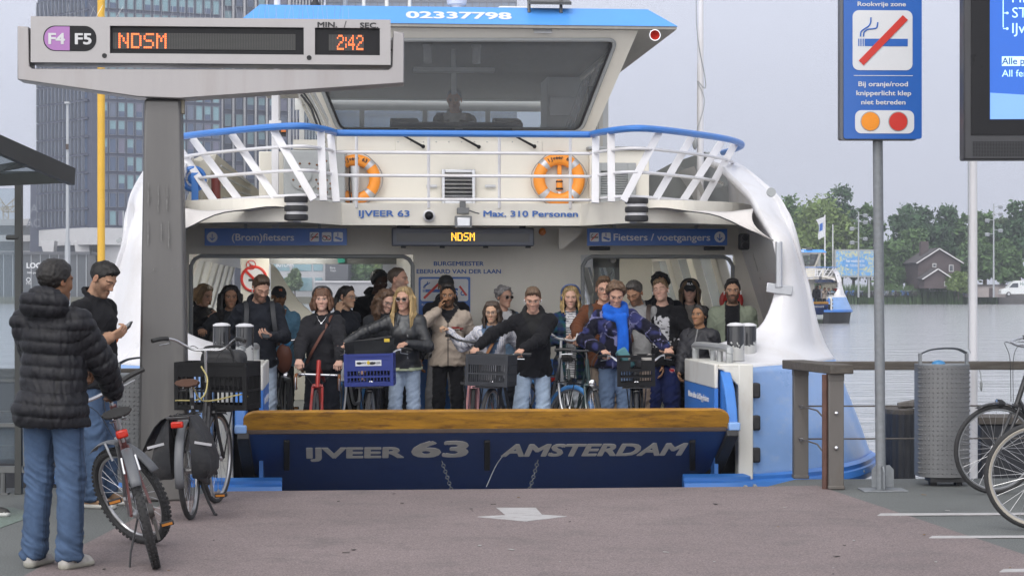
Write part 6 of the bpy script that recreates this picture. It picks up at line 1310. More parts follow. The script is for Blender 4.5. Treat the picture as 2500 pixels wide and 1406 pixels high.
def ledp(x0, x1, nx, s_, tx0, tx1):
 a, b_ = q(x0, 127), q(x1, 88); mb = MB(); mb.box(((a[0] + b_[0]) / 2, yf + .04, (a[1] + b_[1]) / 2), (b_[0] - a[0], .006, b_[1] - a[1])); o = mb.build('dot_panel', m_led, dbx, smooth=False); mb = MB(); dx = (b_[0] - a[0]) / nx; nz_ = 14; dz = (b_[1] - a[1]) / nz_
 for i in range(nx):
  for j in range(nz_): x, z = a[0] + (i + .5) * dx, a[1] + (j + .5) * dz; mb.add([(x - dx * .3, yf + .0355, z - dz * .3), (x + dx * .3, yf + .0355, z - dz * .3), (x + dx * .3, yf + .0355, z + dz * .3), (x - dx * .3, yf + .0355, z + dz * .3)], [(0, 1, 2, 3)])
 mb.build('unlit_dots', m_dot, o, smooth=False); mb = MB(); dots(mb, s_, q(tx0, 0)[0], q(tx1, 0)[0], a[1] + .004, b_[1] - .002, yf + .033, 0, .82); mb.build('lit_dots', m_ledo, o, smooth=False)
ledp(284, 722, 112, 'NDSM', 297, 412); ledp(802, 887, 24, '2:42', 822, 886)
mb = MB(); (xa, za), (xb, zb2), (xm, _) = q(120, 135), q(246, 74), q(184, 0)
rr_ = rrect(xa, za, xb, zb2, (zb2 - za) * .46, 8); mb.prism(rr_[::-1], 0, .003, T4((0, yf, 0)), 0); L_ = [(min(x, xm - .004), z) for x, z in rr_]; mb.prism([(x + (.008 if x < xm - .01 else 0), za + (z - za) * .94 + .005) for x, z in L_][::-1], .003, .005, T4((0, yf, 0)), 1)
for t_, px in (('F4', 152), ('F5', 215)): x_, z_ = q(px, 119); mb.text(t_, T4((x_, yf - .006, z_)), .125, .088, 2, .04, depth=.002)
mb.build('line_badge', [m_blackg, M('badge_violet', (.36, .16, .40), .5, var=.08), M('badge_silver', (.55, .55, .56), .4)], dbx, smooth=False)
mb = MB(); x_, z_ = q(799, 73); mb.text('MIN.', T4((x_, yf - .001, z_ + .002)), .15, .042, 0, .03); x_, _ = q(842, 73); mb.text('/', T4((x_, yf - .001, z_ + .002)), .02, .05, 0, .0); x_, _ = q(900, 73); mb.text('SEC.', T4((x_, yf - .001, z_)), .14, .042, 0, .03); mb.build('lettering', m_black, dbx, smooth=False)
for px, py in ((265, 145), (755, 146)): x_, z_ = q(px, py); mb = MB(); mb.lathe([(.019, 0), (.017, .008), (.008, .008), (.007, .002)], 14, T4((x_, yf, z_))); mb.build('lock', m_black, dbx)
for px in (86, 955): x_, z_ = q(px, 108); mb = MB(); mb.box((x_ + (-.0 if px < 500 else .0), yf + .2, z_), (.09, .12, .085)); mb.build('bracket', m_steel, dsg, bevel=.01)
mb = MB(); rnd = random.Random(5)
for i in range(64):
 x_ = bx0 + .01 + i * (bw - .3) / 64 + rnd.uniform(-.01, .01); l = rnd.uniform(-.02, .02); mb.tube([(x_, yf + .1, bz1), (x_ + l * (1 if rnd.random() > .1 else 4), yf + .1 + rnd.uniform(-.04, .04), bz1 + rnd.uniform(.10, .115))], .0011, 3)
mb.build('bird_spikes', m_alu, dbx, smooth=False)
x_, z_ = q(446, 262); mb = MB(); mb.box((x_ - .0, -.02, z_ - .0), (.03, .08, .11)); mb.build('junction_box', M('old_brass', (.30, .27, .2), .5), dsg, bevel=.005)

# ---- smoke free zone sign
NP = G(2164, 1197); ns = empty('no_smoking_sign', NP, (0, 0, R(2)), 'tall blue smoke free zone sign on a galvanised post', 'sign'); k_ = FP / NP.y; q = lambda px, py: ((px - 2164) / k_, (1197 - py) / k_)
mb = MB(); mb.tube([(-.045, 0, .01), (-.08, 0, 3.9)], .041, 16); mb.build('post', m_galv, ns)
mb = MB(); mb.prism([q(2128, 1188), q(2182, 1188), q(2182, 1146), q(2172, 1135), q(2138, 1135), q(2128, 1146)][::-1], -.006, .006, T4((0, 0, 0))); mb.prism([(-.12, .02), (.12, .02), (.12, .16), (.09, .20), (-.09, .20), (-.12, .16)], -.006, .006, T4((-.045, 0, 0), (0, 1, 0))); mb.build('sleeve', m_galv, ns, smooth=False)
mb = MB(); mb.box((-.03, 0, .006), (.36, .26, .012)); mb.build('base_plate', m_galv, ns, bevel=.003)
(x0, z0), (x1, z1) = q(2042, 342), q(2243, -50); pan = rrect(x0 + .035, z0, x1, z1, .02); mb = MB(); yp = -.09
mb.prism([(x, z) for x, z in rrect(x0 + .01, z0 - .008, x1 - .03, z1, .02)][::-1], -.10, 0, T4((0, yp + .0, 0))); bo = mb.build('sign_box', M('sign_edge_grey', (.13, .135, .145), .45, metal=.3), ns, smooth=False)
mb = MB(); mb.prism(pan[::-1], .002, .022, T4((0, yp, 0)), 0); face = mb.build('panel', m_signblue, ns, smooth=False); yq = yp - .0225
mb = MB(); Z = lambda y_: T4((0, y_, 0))
def lab(t_, xa, xb, yb, hpx): a, b_ = q(xa, yb), q(xb, yb); mb.text(t_, T4(((a[0] + b_[0]) / 2, yq, a[1])), b_[0] - a[0], hpx / k_, 0, .025, depth=.002)
lab('Rookvrije zone', 2086, 2204, 21, 11); lab('Bij oranje/rood', 2088, 2209, 215, 12); lab('knipperlicht klep', 2083, 2217, 237, 12); lab('niet betreden', 2095, 2203, 259, 12)
a, b_ = q(2077, 189), q(2221, 185); mb.box(((a[0] + b_[0]) / 2, yq, a[1]), (b_[0] - a[0], .003, .005)); mb.build('lettering', m_txtwhite, face, smooth=False)
mb = MB(); (a0, a1), (b0, b1) = q(2074, 176), q(2220, 31); mb.prism(rrect(a0, a1, b0, b1, .05)[::-1], 0, .003, Z(yq), 1); w_, h_ = b0 - a0, b1 - a1; U = lambda u, v: (a0 + u * w_, b1 - v * h_)
mb.prism([U(.20, .60), U(.92, .60), U(.92, .475), U(.20, .475)][::-1][::-1], .003, .005, Z(yq), 0)
for i in range(4): mb.prism([U(.09 + i * .028, .60), U(.105 + i * .028, .60), U(.105 + i * .028, .475), U(.09 + i * .028, .475)], .003, .005, Z(yq), 0)
for pts in ([(.13, .44), (.14, .36), (.20, .31), (.27, .26), (.30, .20), (.305, .12)], [(.18, .44), (.19, .37), (.25, .32), (.33, .31), (.40, .29), (.42, .20)]): mb.tube(cr([(U(*p)[0], yq - .004, U(*p)[1]) for p in pts], 5), .006, 6)
mb.prism([U(.10, .84), U(.18, .92), U(.92, .16), U(.835, .08)], .007, .010, Z(yq), 2); mb.build('pictogram', [m_signblue, m_signwhite, m_red], face, smooth=False)
mb = MB(); (a0, a1), (b0, b1) = q(2080, 329), q(2224, 273); mb.prism(rrect(a0, a1, b0, b1, .05)[::-1], 0, .003, Z(yq), 0)
for px, mi in ((2117, 1), (2185, 2)): x_, z_ = q(px, 300); mb.prism(disc(x_, z_, .08)[::-1], .003, .005, Z(yq), 3); mb.prism(disc(x_, z_, .073)[::-1], .005, .008, Z(yq), mi)
mb.build('lamp_symbols', [m_signwhite, M('sign_orange', (.78, .26, .01), .4), m_red, m_grey], face, smooth=False)

# ---- information screen, top right, on a post outside the picture
Yi = 14.6; A_ = W(2348, 390, Yi); isn = empty('information_screen', (A_.x + .62, Yi, 0), (0, 0, R(-2)), 'dark framed information screen with a blue display at the top right', 'screen'); sc2 = FP / Yi; qi = lambda px, py: ((px - 2348) / sc2 - .62, CZ + (703 - py) / sc2)
m_sfr = M('screen_frame_dark', (.045, .046, .05), .45, metal=.3, var=.08); zb3 = A_.z; mb = MB(); mb.box((.02, .09, zb3 + .95), (1.24, .18, 1.9)); mb.build('housing', m_sfr, isn, bevel=.012)
mb = MB(); (xa, za), (xb, zb4) = qi(2372, 330), (.62, zb3 + 1.85); mb.box(((xa + xb) / 2, -.004, (za + zb4) / 2), (xb - xa, .008, zb4 - za)); gl = mb.build('glass_front', m_blackg, isn, smooth=False)
mb = MB(); (xa, za), (xb, zb4) = qi(2417, 292), (.55, zb3 + 1.8); mb.box(((xa + xb) / 2, -.010, (za + zb4) / 2), (xb - xa, .004, zb4 - za)); scn = mb.build('display', M('screen_blue', (.012, .095, .43), .4, var=.03, emit=.5), gl, smooth=False)
mb = MB(); x0_, z0_ = qi(2417, 292); x2, z2 = qi(2417, 227); mb.prism([(x0_ + .002, z0_ + .002), (.548, z0_ + .002), (.548, z2 - .06), (x0_ + .002, z2)][::-1], .0, .002, T4((0, -.012, 0))); mb.build('pale_footer', M('screen_pale', (.16, .32, .60), .4, var=.02, emit=.5), scn, smooth=False)
m_scl = M('screen_letters', (.42, .66, .95), .4, var=0, emit=.75); mb = MB()
def il(t_, px, py, hpx, mi=0, bo=.0): x_, z_ = qi(px, py); mb.text(t_, T4((x_, -.0135, z_)), None, hpx / sc2, mi, bo, depth=.001, align='L')
il('PIET HEIN', 2471, 7, 24); il('STEIGER', 2471, 44, 25); il('IJveer', 2471, 82, 25); x_, z_ = qi(2446, 162); mb.box((x_ + .2, -.013, z_ + .035), (.40, .002, .07)); il('Alle ponten', 2446, 158, 17, 1, .02); il('All ferries', 2446, 188, 17)
mb.tube([(qi(2449, y)[0], -.013, qi(2449, y)[1]) for y in (-60, 60, 68)], .004, 5)
for y in (33, 71): p, r_ = qi(2449, y), qi(2459, y); mb.tube([(p[0], -.013, p[1]), (r_[0], -.013, r_[1])], .004, 5); mb.ball((r_[0], -.013, r_[1]), (.010, .003, .010), 10, 6)
mb.build('display_text', [m_scl, M('screen_dark_letters', (.02, .07, .25), .4)], scn, smooth=False)
mb = MB(); (xa, za), (xb, zb4) = qi(2375, 383), qi(2560, 345)
for i in range(60):
 for j in range(11): mb.add([(xa + .004 + i * .0112 + dx_, -.0045, za + .003 + j * .0102 + dz_) for dx_, dz_ in ((0, 0), (.006, 0), (.006, .006), (0, .006))], [(0, 1, 2, 3)])
mb.build('speaker_grille', m_blackg, isn, smooth=False)
mb = MB(); mb.tube([(.5, .3, 0), (.5, .3, zb3 + 1.8)], .09, 14); mb.box((.5, .2, zb3 + 1), (.2, .2, .3)); mb.build('post', m_galv, isn)

# ---- studded steel bins
def bin_(px, py, Y, label, w_=.425, h_=.99, bag=True):
 t = empty('litter_bin', ((px - 1250) * Y / FP, Y, 0), (0, 0, 0), label, 'bin', 'studded steel bins'); d_ = .20; arc = []
 for i in range(13): a = math.pi * (1 + i / 12); arc.append((w_ / 2 * math.cos(a), .05 + .14 * math.sin(a)))
 poly = arc + [(w_ / 2, d_), (-w_ / 2, d_)]; mb = MB(); mb.prism(poly, .075, h_); pts, nr = [], []
 for j in range(23):
  for i in range(17):
   a = math.pi * (1 + (i + .5 + (.0 if j % 2 else .0)) / 17); pts.append((w_ / 2 * math.cos(a), .05 + .14 * math.sin(a), .11 + j * (h_ - .13) / 22)); n = Vector((math.cos(a) * .14, math.sin(a) * w_ / 2, 0)).normalized(); nr.append(n)
 dotpanel(mb, pts, nr, .0085); mb.build('body', M('studded_steel', (.165, .168, .172), .45, metal=.3, var=.1, vs=4, dirt=(.2, .19, .18), dirt_amt=.3), t, angle=30)
 mb = MB(); mb.prism([(x * 1.01, y * 1.01) for x, y in poly], h_, h_ + .012); mb.build('rim', m_galv, t, smooth=False)
 mb = MB(); mb.box((.02, .06, .055), (.30, .24, .04)); mb.box((.12, .06, .02), (.05, .1, .04)); mb.box((-.09, .06, .02), (.05, .1, .04)); mb.build('plinth', m_black, t, smooth=False)
 mb = MB(); hx = w_ / 2 - .02
 for sx in (-1, 1): mb.box((sx * hx, .06, h_ + .05), (.022, .05, .10))
 P_ = cr([(-hx, .06, h_ + .09), (-hx * .6, .06, h_ + .125), (0, .06, h_ + .14), (hx * .6, .06, h_ + .135), (hx, .06, h_ + .10)], 5); mb.tube(P_, .03, 4, flat=.18, up=(0, .3, 1)); mb.build('hood_strap', m_galv, t)
 if bag: mb = MB(); mb.ball((-.04, .06, h_ + .01), (.06, .05, .035), 10, 6); o = mb.build('litter', M('blue_plastic_bag', (.05, .22, .45), .4), t)
 return t
bin_(2307, 0, 16.55, 'studded steel bin with a strap handle and blue litter beside the right bicycle'); bin_(343, 0, 16.1, 'studded steel bin standing behind the departure sign post', .41, .93, False)

# ---- railing, right
m_wood = M('weathered_timber', (.085, .074, .064), .85, var=.3, vs=6, stretch=(.6, 6, 6), bump=.3, bs=30, dirt=(.15, .15, .135), dirt_amt=.5, ds=4)
m_rail = M('old_grey_steel', (.135, .124, .115), .6, metal=.3, var=.15, vs=4, dirt=(.10, .075, .05), dirt_amt=.4, ds=5, stretch=(1, 1, .3)); m_rust = M('rusty_pipe', (.10, .05, .038), .75, var=.3, vs=9)
pa, pb = G(1954, 1168), G(2039, 1194); t = empty('landing_railing', pb, label='timber topped steel railing on the right side of the landing stage', cat='railing'); o_ = lambda v: Vector(v) - pb
for p, wd in ((pa, .125), (pb, .125)):
 c_ = o_(p); mb = MB(); mb.box(c_ + Vector((0, 0, .455)), (wd, .11, .87)); mb.box(c_ + Vector((0, 0, .91)), (wd + .005, .115, .06)); mb.box(c_ + Vector((0, 0, .02)), (wd + .01, .13, .03)); ps = mb.build('post', m_rail, t, bevel=.006)
 mb = MB()
 for z in (.34, .62): mb.ball(c_ + Vector((.0, -.058, z)), .02, 10, 6)
 mb.build('cable_bolt', m_chrome, ps)
mb = MB(); mb.tube([o_(pb) + Vector((-.085, -.01, .0)), o_(pb) + Vector((-.085, -.01, .93))], .024, 10); mb.build('rusty_pipe', m_rust, t)
mb = MB(); d_ = (o_(pb) - o_(pa)); mb.bar(o_(pa) - d_ * .12 + Vector((-.03, 0, .975)), o_(pb) + d_ * .12 + Vector((.02, 0, .975)), .20, .075); mb.build('timber_beam', m_wood, t, bevel=.008)
end = Vector((9.5, 17.45, 0)); mb = MB(); mb.bar(o_(pa) + Vector((.1, .02, .965)), o_(end) + Vector((0, 0, .965)), .16, .07); mb.build('timber_beam', m_wood, t, bevel=.008)
for z in (.34, .62):
 mb = MB(); mb.tube([o_(pa) + Vector((.06, 0, z)), o_(end) + Vector((0, 0, z))], .007, 6); mb.tube([o_(pa) + Vector((-.02, -.06, z + .01)), o_(pa).lerp(o_(pb), .5) + Vector((.0, 0, z - .01)), o_(pb) + Vector((-.1, .03, z - .03))], .007, 6); mb.build('cable', m_rail, t)
for x_ in (5.6, 8.2): p = pa.lerp(end, (x_ - pa.x) / (end.x - pa.x)); mb = MB(); mb.box(o_(p) + Vector((0, 0, .46)), (.12, .11, .92)); mb.build('post', m_rail, t, bevel=.006)
t = empty('landing_railing', (-4.6, 16.35, 0), label='timber topped railing at the left behind the two waiting men', cat='railing')
mb = MB(); mb.bar((-4, .0, .93), (1.55, .1, .93), .18, .08); mb.build('timber_beam', m_wood, t, bevel=.008)
for x_ in (-2.2, .0, 1.3): mb = MB(); mb.box((x_, .06, .45), (.12, .11, .9)); mb.build('post', m_rail, t, bevel=.006)
for z in (.34, .62): mb = MB(); mb.tube([(-4, 0, z), (1.4, .1, z)], .007, 6); mb.build('cable', m_rail, t)
Ys = 15.9; t = empty('shelter', W(46, 0, Ys) * 1.0, label='dark framed glass waiting shelter at the left edge', cat='shelter'); t.location.z = 0; s0 = t.location.copy(); qs = lambda px, py, Y=Ys: W(px, py, Y) - s0
m_shel = M('shelter_dark_steel', (.055, .057, .055), .5, metal=.2, var=.1); m_shel2 = M('shelter_grey_steel', (.14, .145, .145), .5, metal=.3)
a = qs(46, 440); mb = MB(); mb.box((0, .0, a.z / 2), (.055, .06, a.z)); mb.build('pillar', m_shel, t, bevel=.004)
mb = MB(); mb.box((-.045, -.02, qs(0, 580).z), (.11, .03, .04)); mb.build('pillar_lug', m_shel, t, bevel=.015)
ra, rb, rc = qs(176, 432, 15.4), qs(-80, 320, 13.8), qs(-260, 455, 16.8)
mb = MB(); mb.bar(ra, ra + (rb - ra) * 1.0, .05, .13); mb.bar(ra, qs(-260, 452, 15.9), .05, .09); mb.bar(ra + (rb - ra) * .36, qs(-180, 445, 15.9), .04, .05); mb.bar(ra + (rb - ra) * .72, qs(-240, 420, 15.2), .04, .05); mb.build('roof_frame', m_shel, t, smooth=False)
mb = MB(); mb.add([ra + Vector((-.05, 0, .045)), rb + Vector((0, 0, .045)), qs(-300, 420, 14.6), qs(-260, 445, 15.9)], [(0, 1, 2, 3)]); mb.build('roof_glass', M('shelter_roof_glass', (.25, .29, .30), .1, var=0, trans=(.25, (.62, .68, .70))), t, smooth=False)
def pane(x0, y0, x1, y1, Y, nm='glass_panel'):
 p, r_ = qs(x0, y0, Y), qs(x1, y1, Y); mb = MB(); mb.box(((p.x + r_.x) / 2, p.y, (p.z + r_.z) / 2), (r_.x - p.x, .01, abs(p.z - r_.z))); mb.build(nm, m_glass, t, smooth=False)
pane(-120, 460, 38, 1120, Ys + .05); pane(-100, 1048, 56, 1130, Ys + .3, 'lower_pane')
p, r_ = qs(-140, 1145), qs(64, 1134); mb = MB(); mb.box(((p.x + r_.x) / 2, .0, p.z), (r_.x - p.x, .05, .05)); mb.box((r_.x, 0, (qs(0, 1040).z + p.z) / 2), (.04, .05, qs(0, 1040).z - p.z)); mb.box(((p.x + r_.x) / 2, .0, qs(0, 1037).z), (r_.x - p.x, .05, .03)); mb.build('bench_frame', m_shel2, t, smooth=False)
for px in (8, -90): p = qs(px, 1190); mb = MB(); mb.tube([(p.x, 0, 0.0), (p.x, 0, qs(0, 1145).z)], .022, 8); mb.box((p.x, 0, .006), (.09, .09, .012)); mb.build('leg', m_shel2, t)

# ---- poles
p = W(2376, 0, 17.7); t = empty('flag_pole', (p.x, 17.7, -.5), label='tall white flagpole rising behind the steel bin', cat='flagpole'); mb = MB(); mb.tube([(0, 0, 0), (0, 0, 9)], [.04, .028], 14); mb.build('pole', m_white, t)
mb = MB(); mb.tube([(-.05, -.02, 7), (-.048, -.02, 1.6), (.06, -.03, 1.38), (.065, -.03, 1.25)], .004, 5); mb.ball((.064, -.03, 1.27), (.012, .012, .05)); mb.build('halyard', m_grey, t)
p = W(247, 0, 60); t = empty('mooring_pole', (p.x, 60, -2), label='tall yellow pole standing in the water behind the second man', cat='pole'); mb = MB(); mb.tube([(0, 0, 0), (0, 0, 14)], .115, 14); mb.build('pole', M('yellow_pole', (.62, .36, .03), .5, var=.08, vs=2), t); mb = MB(); mb.lathe([(.117, 0), (.117, .5)], 14, Matrix.Translation((0, 0, 1.0))); mb.build('waterline_band', m_black, t)
p = W(165, 0, 190); t = empty('lamp_post', (p.x, 190, .0), label='tall grey lamp post before the dark office tower', cat='lamp post'); z_ = W(0, 252, 190).z; mb = MB(); mb.tube([(0, 0, -1.5), (0, 0, 6), (0, 0, 6.01), (0, 0, z_)], [.27, .27, .18, .14], 10); mb.build('pole', m_lamp, t); mb = MB(); mb.box((0, -.1, z_), (.5, .5, .2)); mb.build('lamp_head', m_lamp, t, bevel=.03); mb = MB(); mb.box((0, -.15, W(0, 359, 190).z), (.25, .3, .5)); mb.build('clamp', M('rust_dark'), t, smooth=False)
p = W(301, 0, 170); t = empty('lamp_post', (p.x, 170, 0), label='thin grey lamp post with small cameras before the white tower legs', cat='lamp post'); z_ = W(0, 515, 170).z; mb = MB(); mb.tube([(0, 0, -1.2), (0, 0, z_)], .06, 8); mb.build('pole', m_lamp, t)
for s_, dz in ((1, -.6), (-1, -1.9)): mb = MB(); mb.box((s_ * .35, 0, z_ + dz - .6), (.45, .25, .3), (0, s_ * .5, 0)); mb.build('camera', m_grey, t, smooth=False)
# ---- mooring dolphins in the water at the right
m_dol = M('dolphin_dark_rubber', (.022, .024, .03), .6, var=.25, vs=3, dirt=(.07, .07, .06), dirt_amt=.4)
def dolphin(x0, x1, top, Y, label, rope=False):
 a, b_ = W(x0, top, Y), W(x1, top, Y); t = empty('mooring_dolphin', ((a.x + b_.x) / 2, Y, -1), label=label, cat='mooring post', group='dark mooring dolphins'); w_ = b_.x - a.x; mb = MB(); h_ = a.z + 1; n = 40
 ring = [((w_ / 2 - .012 * (i % 2)) * math.cos(i * 2 * math.pi / n), .4 + (.4 - .012 * (i % 2)) * math.sin(i * 2 * math.pi / n)) for i in range(n)]; mb.prism(ring, -1.5, h_); mb.build('fender', m_dol, t, smooth=False)
 mb = MB(); mb.prism([(x * .96, y) for x, y in ring], h_, h_ + .04); mb.build('top', m_wood, t, smooth=False)
 if rope: mb = MB(); mb.tube(cr([(.1, .2, h_ + .08), (.25, .1, h_ + .11), (.38, .0, h_ + .08), (.40, .05, h_ - .1)], 5), .035, 7); mb.tube(cr([(.0, .3, h_ + .06), (.2, .3, h_ + .09), (.36, .2, h_ + .06)], 5), .035, 7); mb.build('rope', M('grey_rope', (.12, .11, .10), .9, var=.3, vs=40), t)
dolphin(2164, 2252, 1012, 18.4, 'dark ribbed mooring dolphin with rope on top left of the steel bin', True)
pw_ = W(2380, 1030, 19); mb = MB(); t = empty('timber_fender', (pw_.x + 1.2, 19, -1), label='dark timber fender wall in the water behind the right bicycles', cat='fender'); mb.box((0, 0, (pw_.z + 1) / 2), (2.4, .5, pw_.z + 1)); mb.build('wall', m_dol, t, bevel=.02); mb = MB(); mb.box((0, 0, pw_.z + 1.03), (2.45, .55, .06)); mb.build('capping', m_wood, t, smooth=False)
pw_ = W(-60, 930, 18.5); t = empty('timber_fender', (pw_.x - .1, 18.6, -1), label='dark mossy fender wall in the water at the left edge', cat='fender'); mb = MB(); mb.box((0, 0, (pw_.z + 1) / 2), (2.6, .5, pw_.z + 1)); mb.build('wall', m_dol, t, bevel=.02); mb = MB(); mb.box((0, 0, pw_.z + 1.03), (2.6, .55, .06)); mb.build('capping', m_wood, t, smooth=False)

# ================================================================ people: one blended body surface each, clothes and hair as its children
f32 = np.float32
def _v(a): return np.asarray(a, f32)
class Field:
 """signed distance field on a grid, meshed with surface nets"""
 def __init__(s, lo, hi, h):
  s.ax = [np.arange(lo[i], hi[i] + h[i], h[i], dtype=f32) if not isinstance(h[i], np.ndarray) else h[i] for i in range(3)]
  s.d = np.full([len(a) for a in s.ax], .2, f32)
 def put(s, fn, lo, hi, k=.01, op='u'):
  sl = []
  for i in range(3):
   a, b = np.searchsorted(s.ax[i], lo[i]), np.searchsorted(s.ax[i], hi[i])
   if b - a < 1: return
   sl.append(slice(max(a - 1, 0), b + 1))
  sl = tuple(sl); x, y, z = s.ax[0][sl[0]][:, None, None], s.ax[1][sl[1]][None, :, None], s.ax[2][sl[2]][None, None, :]
  v = fn(x, y, z).astype(f32); d = s.d[sl]
  if op == 'u':
   h = np.maximum(k - np.abs(d - v), 0) / k; s.d[sl] = np.minimum(d, v) - h * h * k * .25
  elif op == 's':
   v = -v; h = np.maximum(k - np.abs(d - v), 0) / k; s.d[sl] = np.maximum(d, v) + h * h * k * .25
  else: s.d[sl] = np.maximum(d, v)
 def cap(s, a, b, ra, rb, k=.02, op='u', fl=None):
  a, b = _v(a), _v(b); ba = b - a; L2 = max(float(ba @ ba), 1e-9); m = max(ra, rb) * (1.0 if fl is None else max(1, 1)) + k + .02
  def fn(x, y, z):
   px, py, pz = x - a[0], y - a[1], z - a[2]; t = np.clip((px * ba[0] + py * ba[1] + pz * ba[2]) / L2, 0, 1)
   dx, dy, dz = px - t * ba[0], py - t * ba[1], pz - t * ba[2]
   return np.sqrt(dx * dx + dy * dy + dz * dz) - (ra + (rb - ra) * t)
  s.put(fn, np.minimum(a, b) - m, np.maximum(a, b) + m, k, op)
 def ell(s, c, r, Rm=None, k=.02, op='u'):
  c, r = _v(c), _v(r); Rm = np.eye(3, dtype=f32) if Rm is None else _v(Rm); m = float(r.max()) + k + .02
  def fn(x, y, z):
   px, py, pz = x - c[0], y - c[1], z - c[2]; q = [(px * Rm[0, i] + py * Rm[1, i] + pz * Rm[2, i]) for i in range(3)]
   k0 = np.sqrt(sum((q[i] / r[i]) ** 2 for i in range(3))); k1 = np.sqrt(sum((q[i] / r[i] ** 2) ** 2 for i in range(3))) + 1e-6
   return k0 * (k0 - 1) / k1
  s.put(fn, c - m, c + m, k, op)
 def trunk(s, a, b, wa, wb, da, db, Rm, k=.04, op='u'):
  """elliptic tapered column between a and b: half widths w, half depths d, in the frame Rm"""
  a, b, Rm = _v(a), _v(b), _v(Rm); ba = b - a; L = float(np.sqrt(ba @ ba)); n = ba / L; m = max(wa, wb, da, db) + k + .03
  def fn(x, y, z):
   px, py, pz = x - a[0], y - a[1], z - a[2]; t = np.clip((px * n[0] + py * n[1] + pz * n[2]) / L, 0, 1)
   q = [px - t * ba[0], py - t * ba[1], pz - t * ba[2]]
   u = [q[0] * Rm[0, i] + q[1] * Rm[1, i] + q[2] * Rm[2, i] for i in range(3)]
   w = wa + (wb - wa) * t; dd = da + (db - da) * t; hz = dd
   k0 = np.sqrt((u[0] / w) ** 2 + (u[1] / dd) ** 2 + (u[2] / hz) ** 2); k1 = np.sqrt((u[0] / w ** 2) ** 2 + (u[1] / dd ** 2) ** 2 + (u[2] / hz ** 2) ** 2) + 1e-6
   return k0 * (k0 - 1) / k1
  s.put(fn, np.minimum(a, b) - m, np.maximum(a, b) + m, k, op)
 def half(s, p, n):
  p, n = _v(p), _v(n); n = n / np.sqrt(n @ n)
  s.put(lambda x, y, z: (x - p[0]) * n[0] + (y - p[1]) * n[1] + (z - p[2]) * n[2], [a[0] for a in s.ax], [a[-1] + 1 for a in s.ax], 0, 'i')
 def mesh(s):
  d = s.d; I = d < 0; c = np.zeros(tuple(n - 1 for n in d.shape), np.int8)
  for i in (0, 1):
   for j in (0, 1):
    for k in (0, 1): c += I[i:I.shape[0] - 1 + i, j:I.shape[1] - 1 + j, k:I.shape[2] - 1 + k]
  act = np.argwhere((c > 0) & (c < 8)); idx = np.full(c.shape, -1, np.int32); idx[tuple(act.T)] = np.arange(len(act))
  C = [(i, j, k) for i in (0, 1) for j in (0, 1) for k in (0, 1)]
  val = {q: d[act[:, 0] + q[0], act[:, 1] + q[1], act[:, 2] + q[2]] for q in C}; acc = np.zeros((len(act), 3), f32); cnt = np.zeros(len(act), f32)
  for q in C:
   for ax in range(3):
    if q[ax]: continue
    q2 = list(q); q2[ax] = 1; v0, v1 = val[q], val[tuple(q2)]; m = (v0 < 0) != (v1 < 0); t = np.where(m, v0 / np.where(m, v0 - v1, 1), 0)
    for e in range(3): acc[:, e] += np.where(m, (q[e] + (t if e == ax else 0)), 0)
    cnt += m
  p = acc / cnt[:, None]; V = np.empty_like(p)
  for e in range(3): a = s.ax[e]; V[:, e] = a[act[:, e]] + p[:, e] * (a[act[:, e] + 1] - a[act[:, e]])
  F = []
  for ax in range(3):
   o1, o2 = [(1, 2), (2, 0), (0, 1)][ax]
   A = np.moveaxis(I, ax, 0); e = np.argwhere(I[tuple(slice(0, -1) if i == ax else slice(None) for i in range(3))] != I[tuple(slice(1, None) if i == ax else slice(None) for i in range(3))])
   e = e[(e[:, o1] > 0) & (e[:, o2] > 0) & (e[:, o1] < I.shape[o1] - 1) & (e[:, o2] < I.shape[o2] - 1)]
   s0 = I[tuple(e.T)]; q = []
   for (i, j) in ((-1, -1), (0, -1), (0, 0), (-1, 0)): g = e.copy(); g[:, o1] += i; g[:, o2] += j; q.append(idx[tuple(g.T)])
   q = np.stack(q, 1); q = np.where(s0[:, None], q, q[:, ::-1]); F.append(q)
  F = np.concatenate(F); F = F[(F >= 0).all(1)]
  return V, F
def normals(V, F):
 n = np.cross(V[F[:, 2]] - V[F[:, 0]], V[F[:, 3]] - V[F[:, 1]]); N_ = np.zeros_like(V)
 for i in range(4): np.add.at(N_, F[:, i], n)
 return N_ / (np.linalg.norm(N_, axis=1)[:, None] + 1e-9)
def vnoise(p, seed=0):
 p = np.asarray(p, f32); i = np.floor(p).astype(np.int64); f = p - i; f = f * f * (3 - 2 * f); out = 0
 for a in (0, 1):
  for b in (0, 1):
   for c in (0, 1):
    h = ((i[:, 0] + a) * 73856093) ^ ((i[:, 1] + b) * 19349663) ^ ((i[:, 2] + c) * 83492791) ^ (seed * 2654435761)
    h = (h ^ (h >> 13)) * 1274126177; h = ((h ^ (h >> 16)) & 0xffff) / 65535.0
    out = out + h * (f[:, 0] if a else 1 - f[:, 0]) * (f[:, 1] if b else 1 - f[:, 1]) * (f[:, 2] if c else 1 - f[:, 2])
 return out.astype(f32)
def rx(a): c, s = math.cos(a), math.sin(a); return np.array([[1, 0, 0], [0, c, -s], [0, s, c]])
def ry_(a): c, s = math.cos(a), math.sin(a); return np.array([[c, 0, s], [0, 1, 0], [-s, 0, c]])
def rz(a): c, s = math.cos(a), math.sin(a); return np.array([[c, -s, 0], [s, c, 0], [0, 0, 1]])
m_skin = M('skin', attr='Col', rough=.62, var=.05, vs=30, sss=.04, spec=.18)
m_cloth = M('cloth', attr='Col', rough=.92, var=.10, vs=40, bump=.10, bs=220, sheen=.04, spec=.10)
m_nylon = M('shiny_nylon', attr='Col', rough=.5, var=.08, vs=25, bump=.12, bs=60, spec=.25)
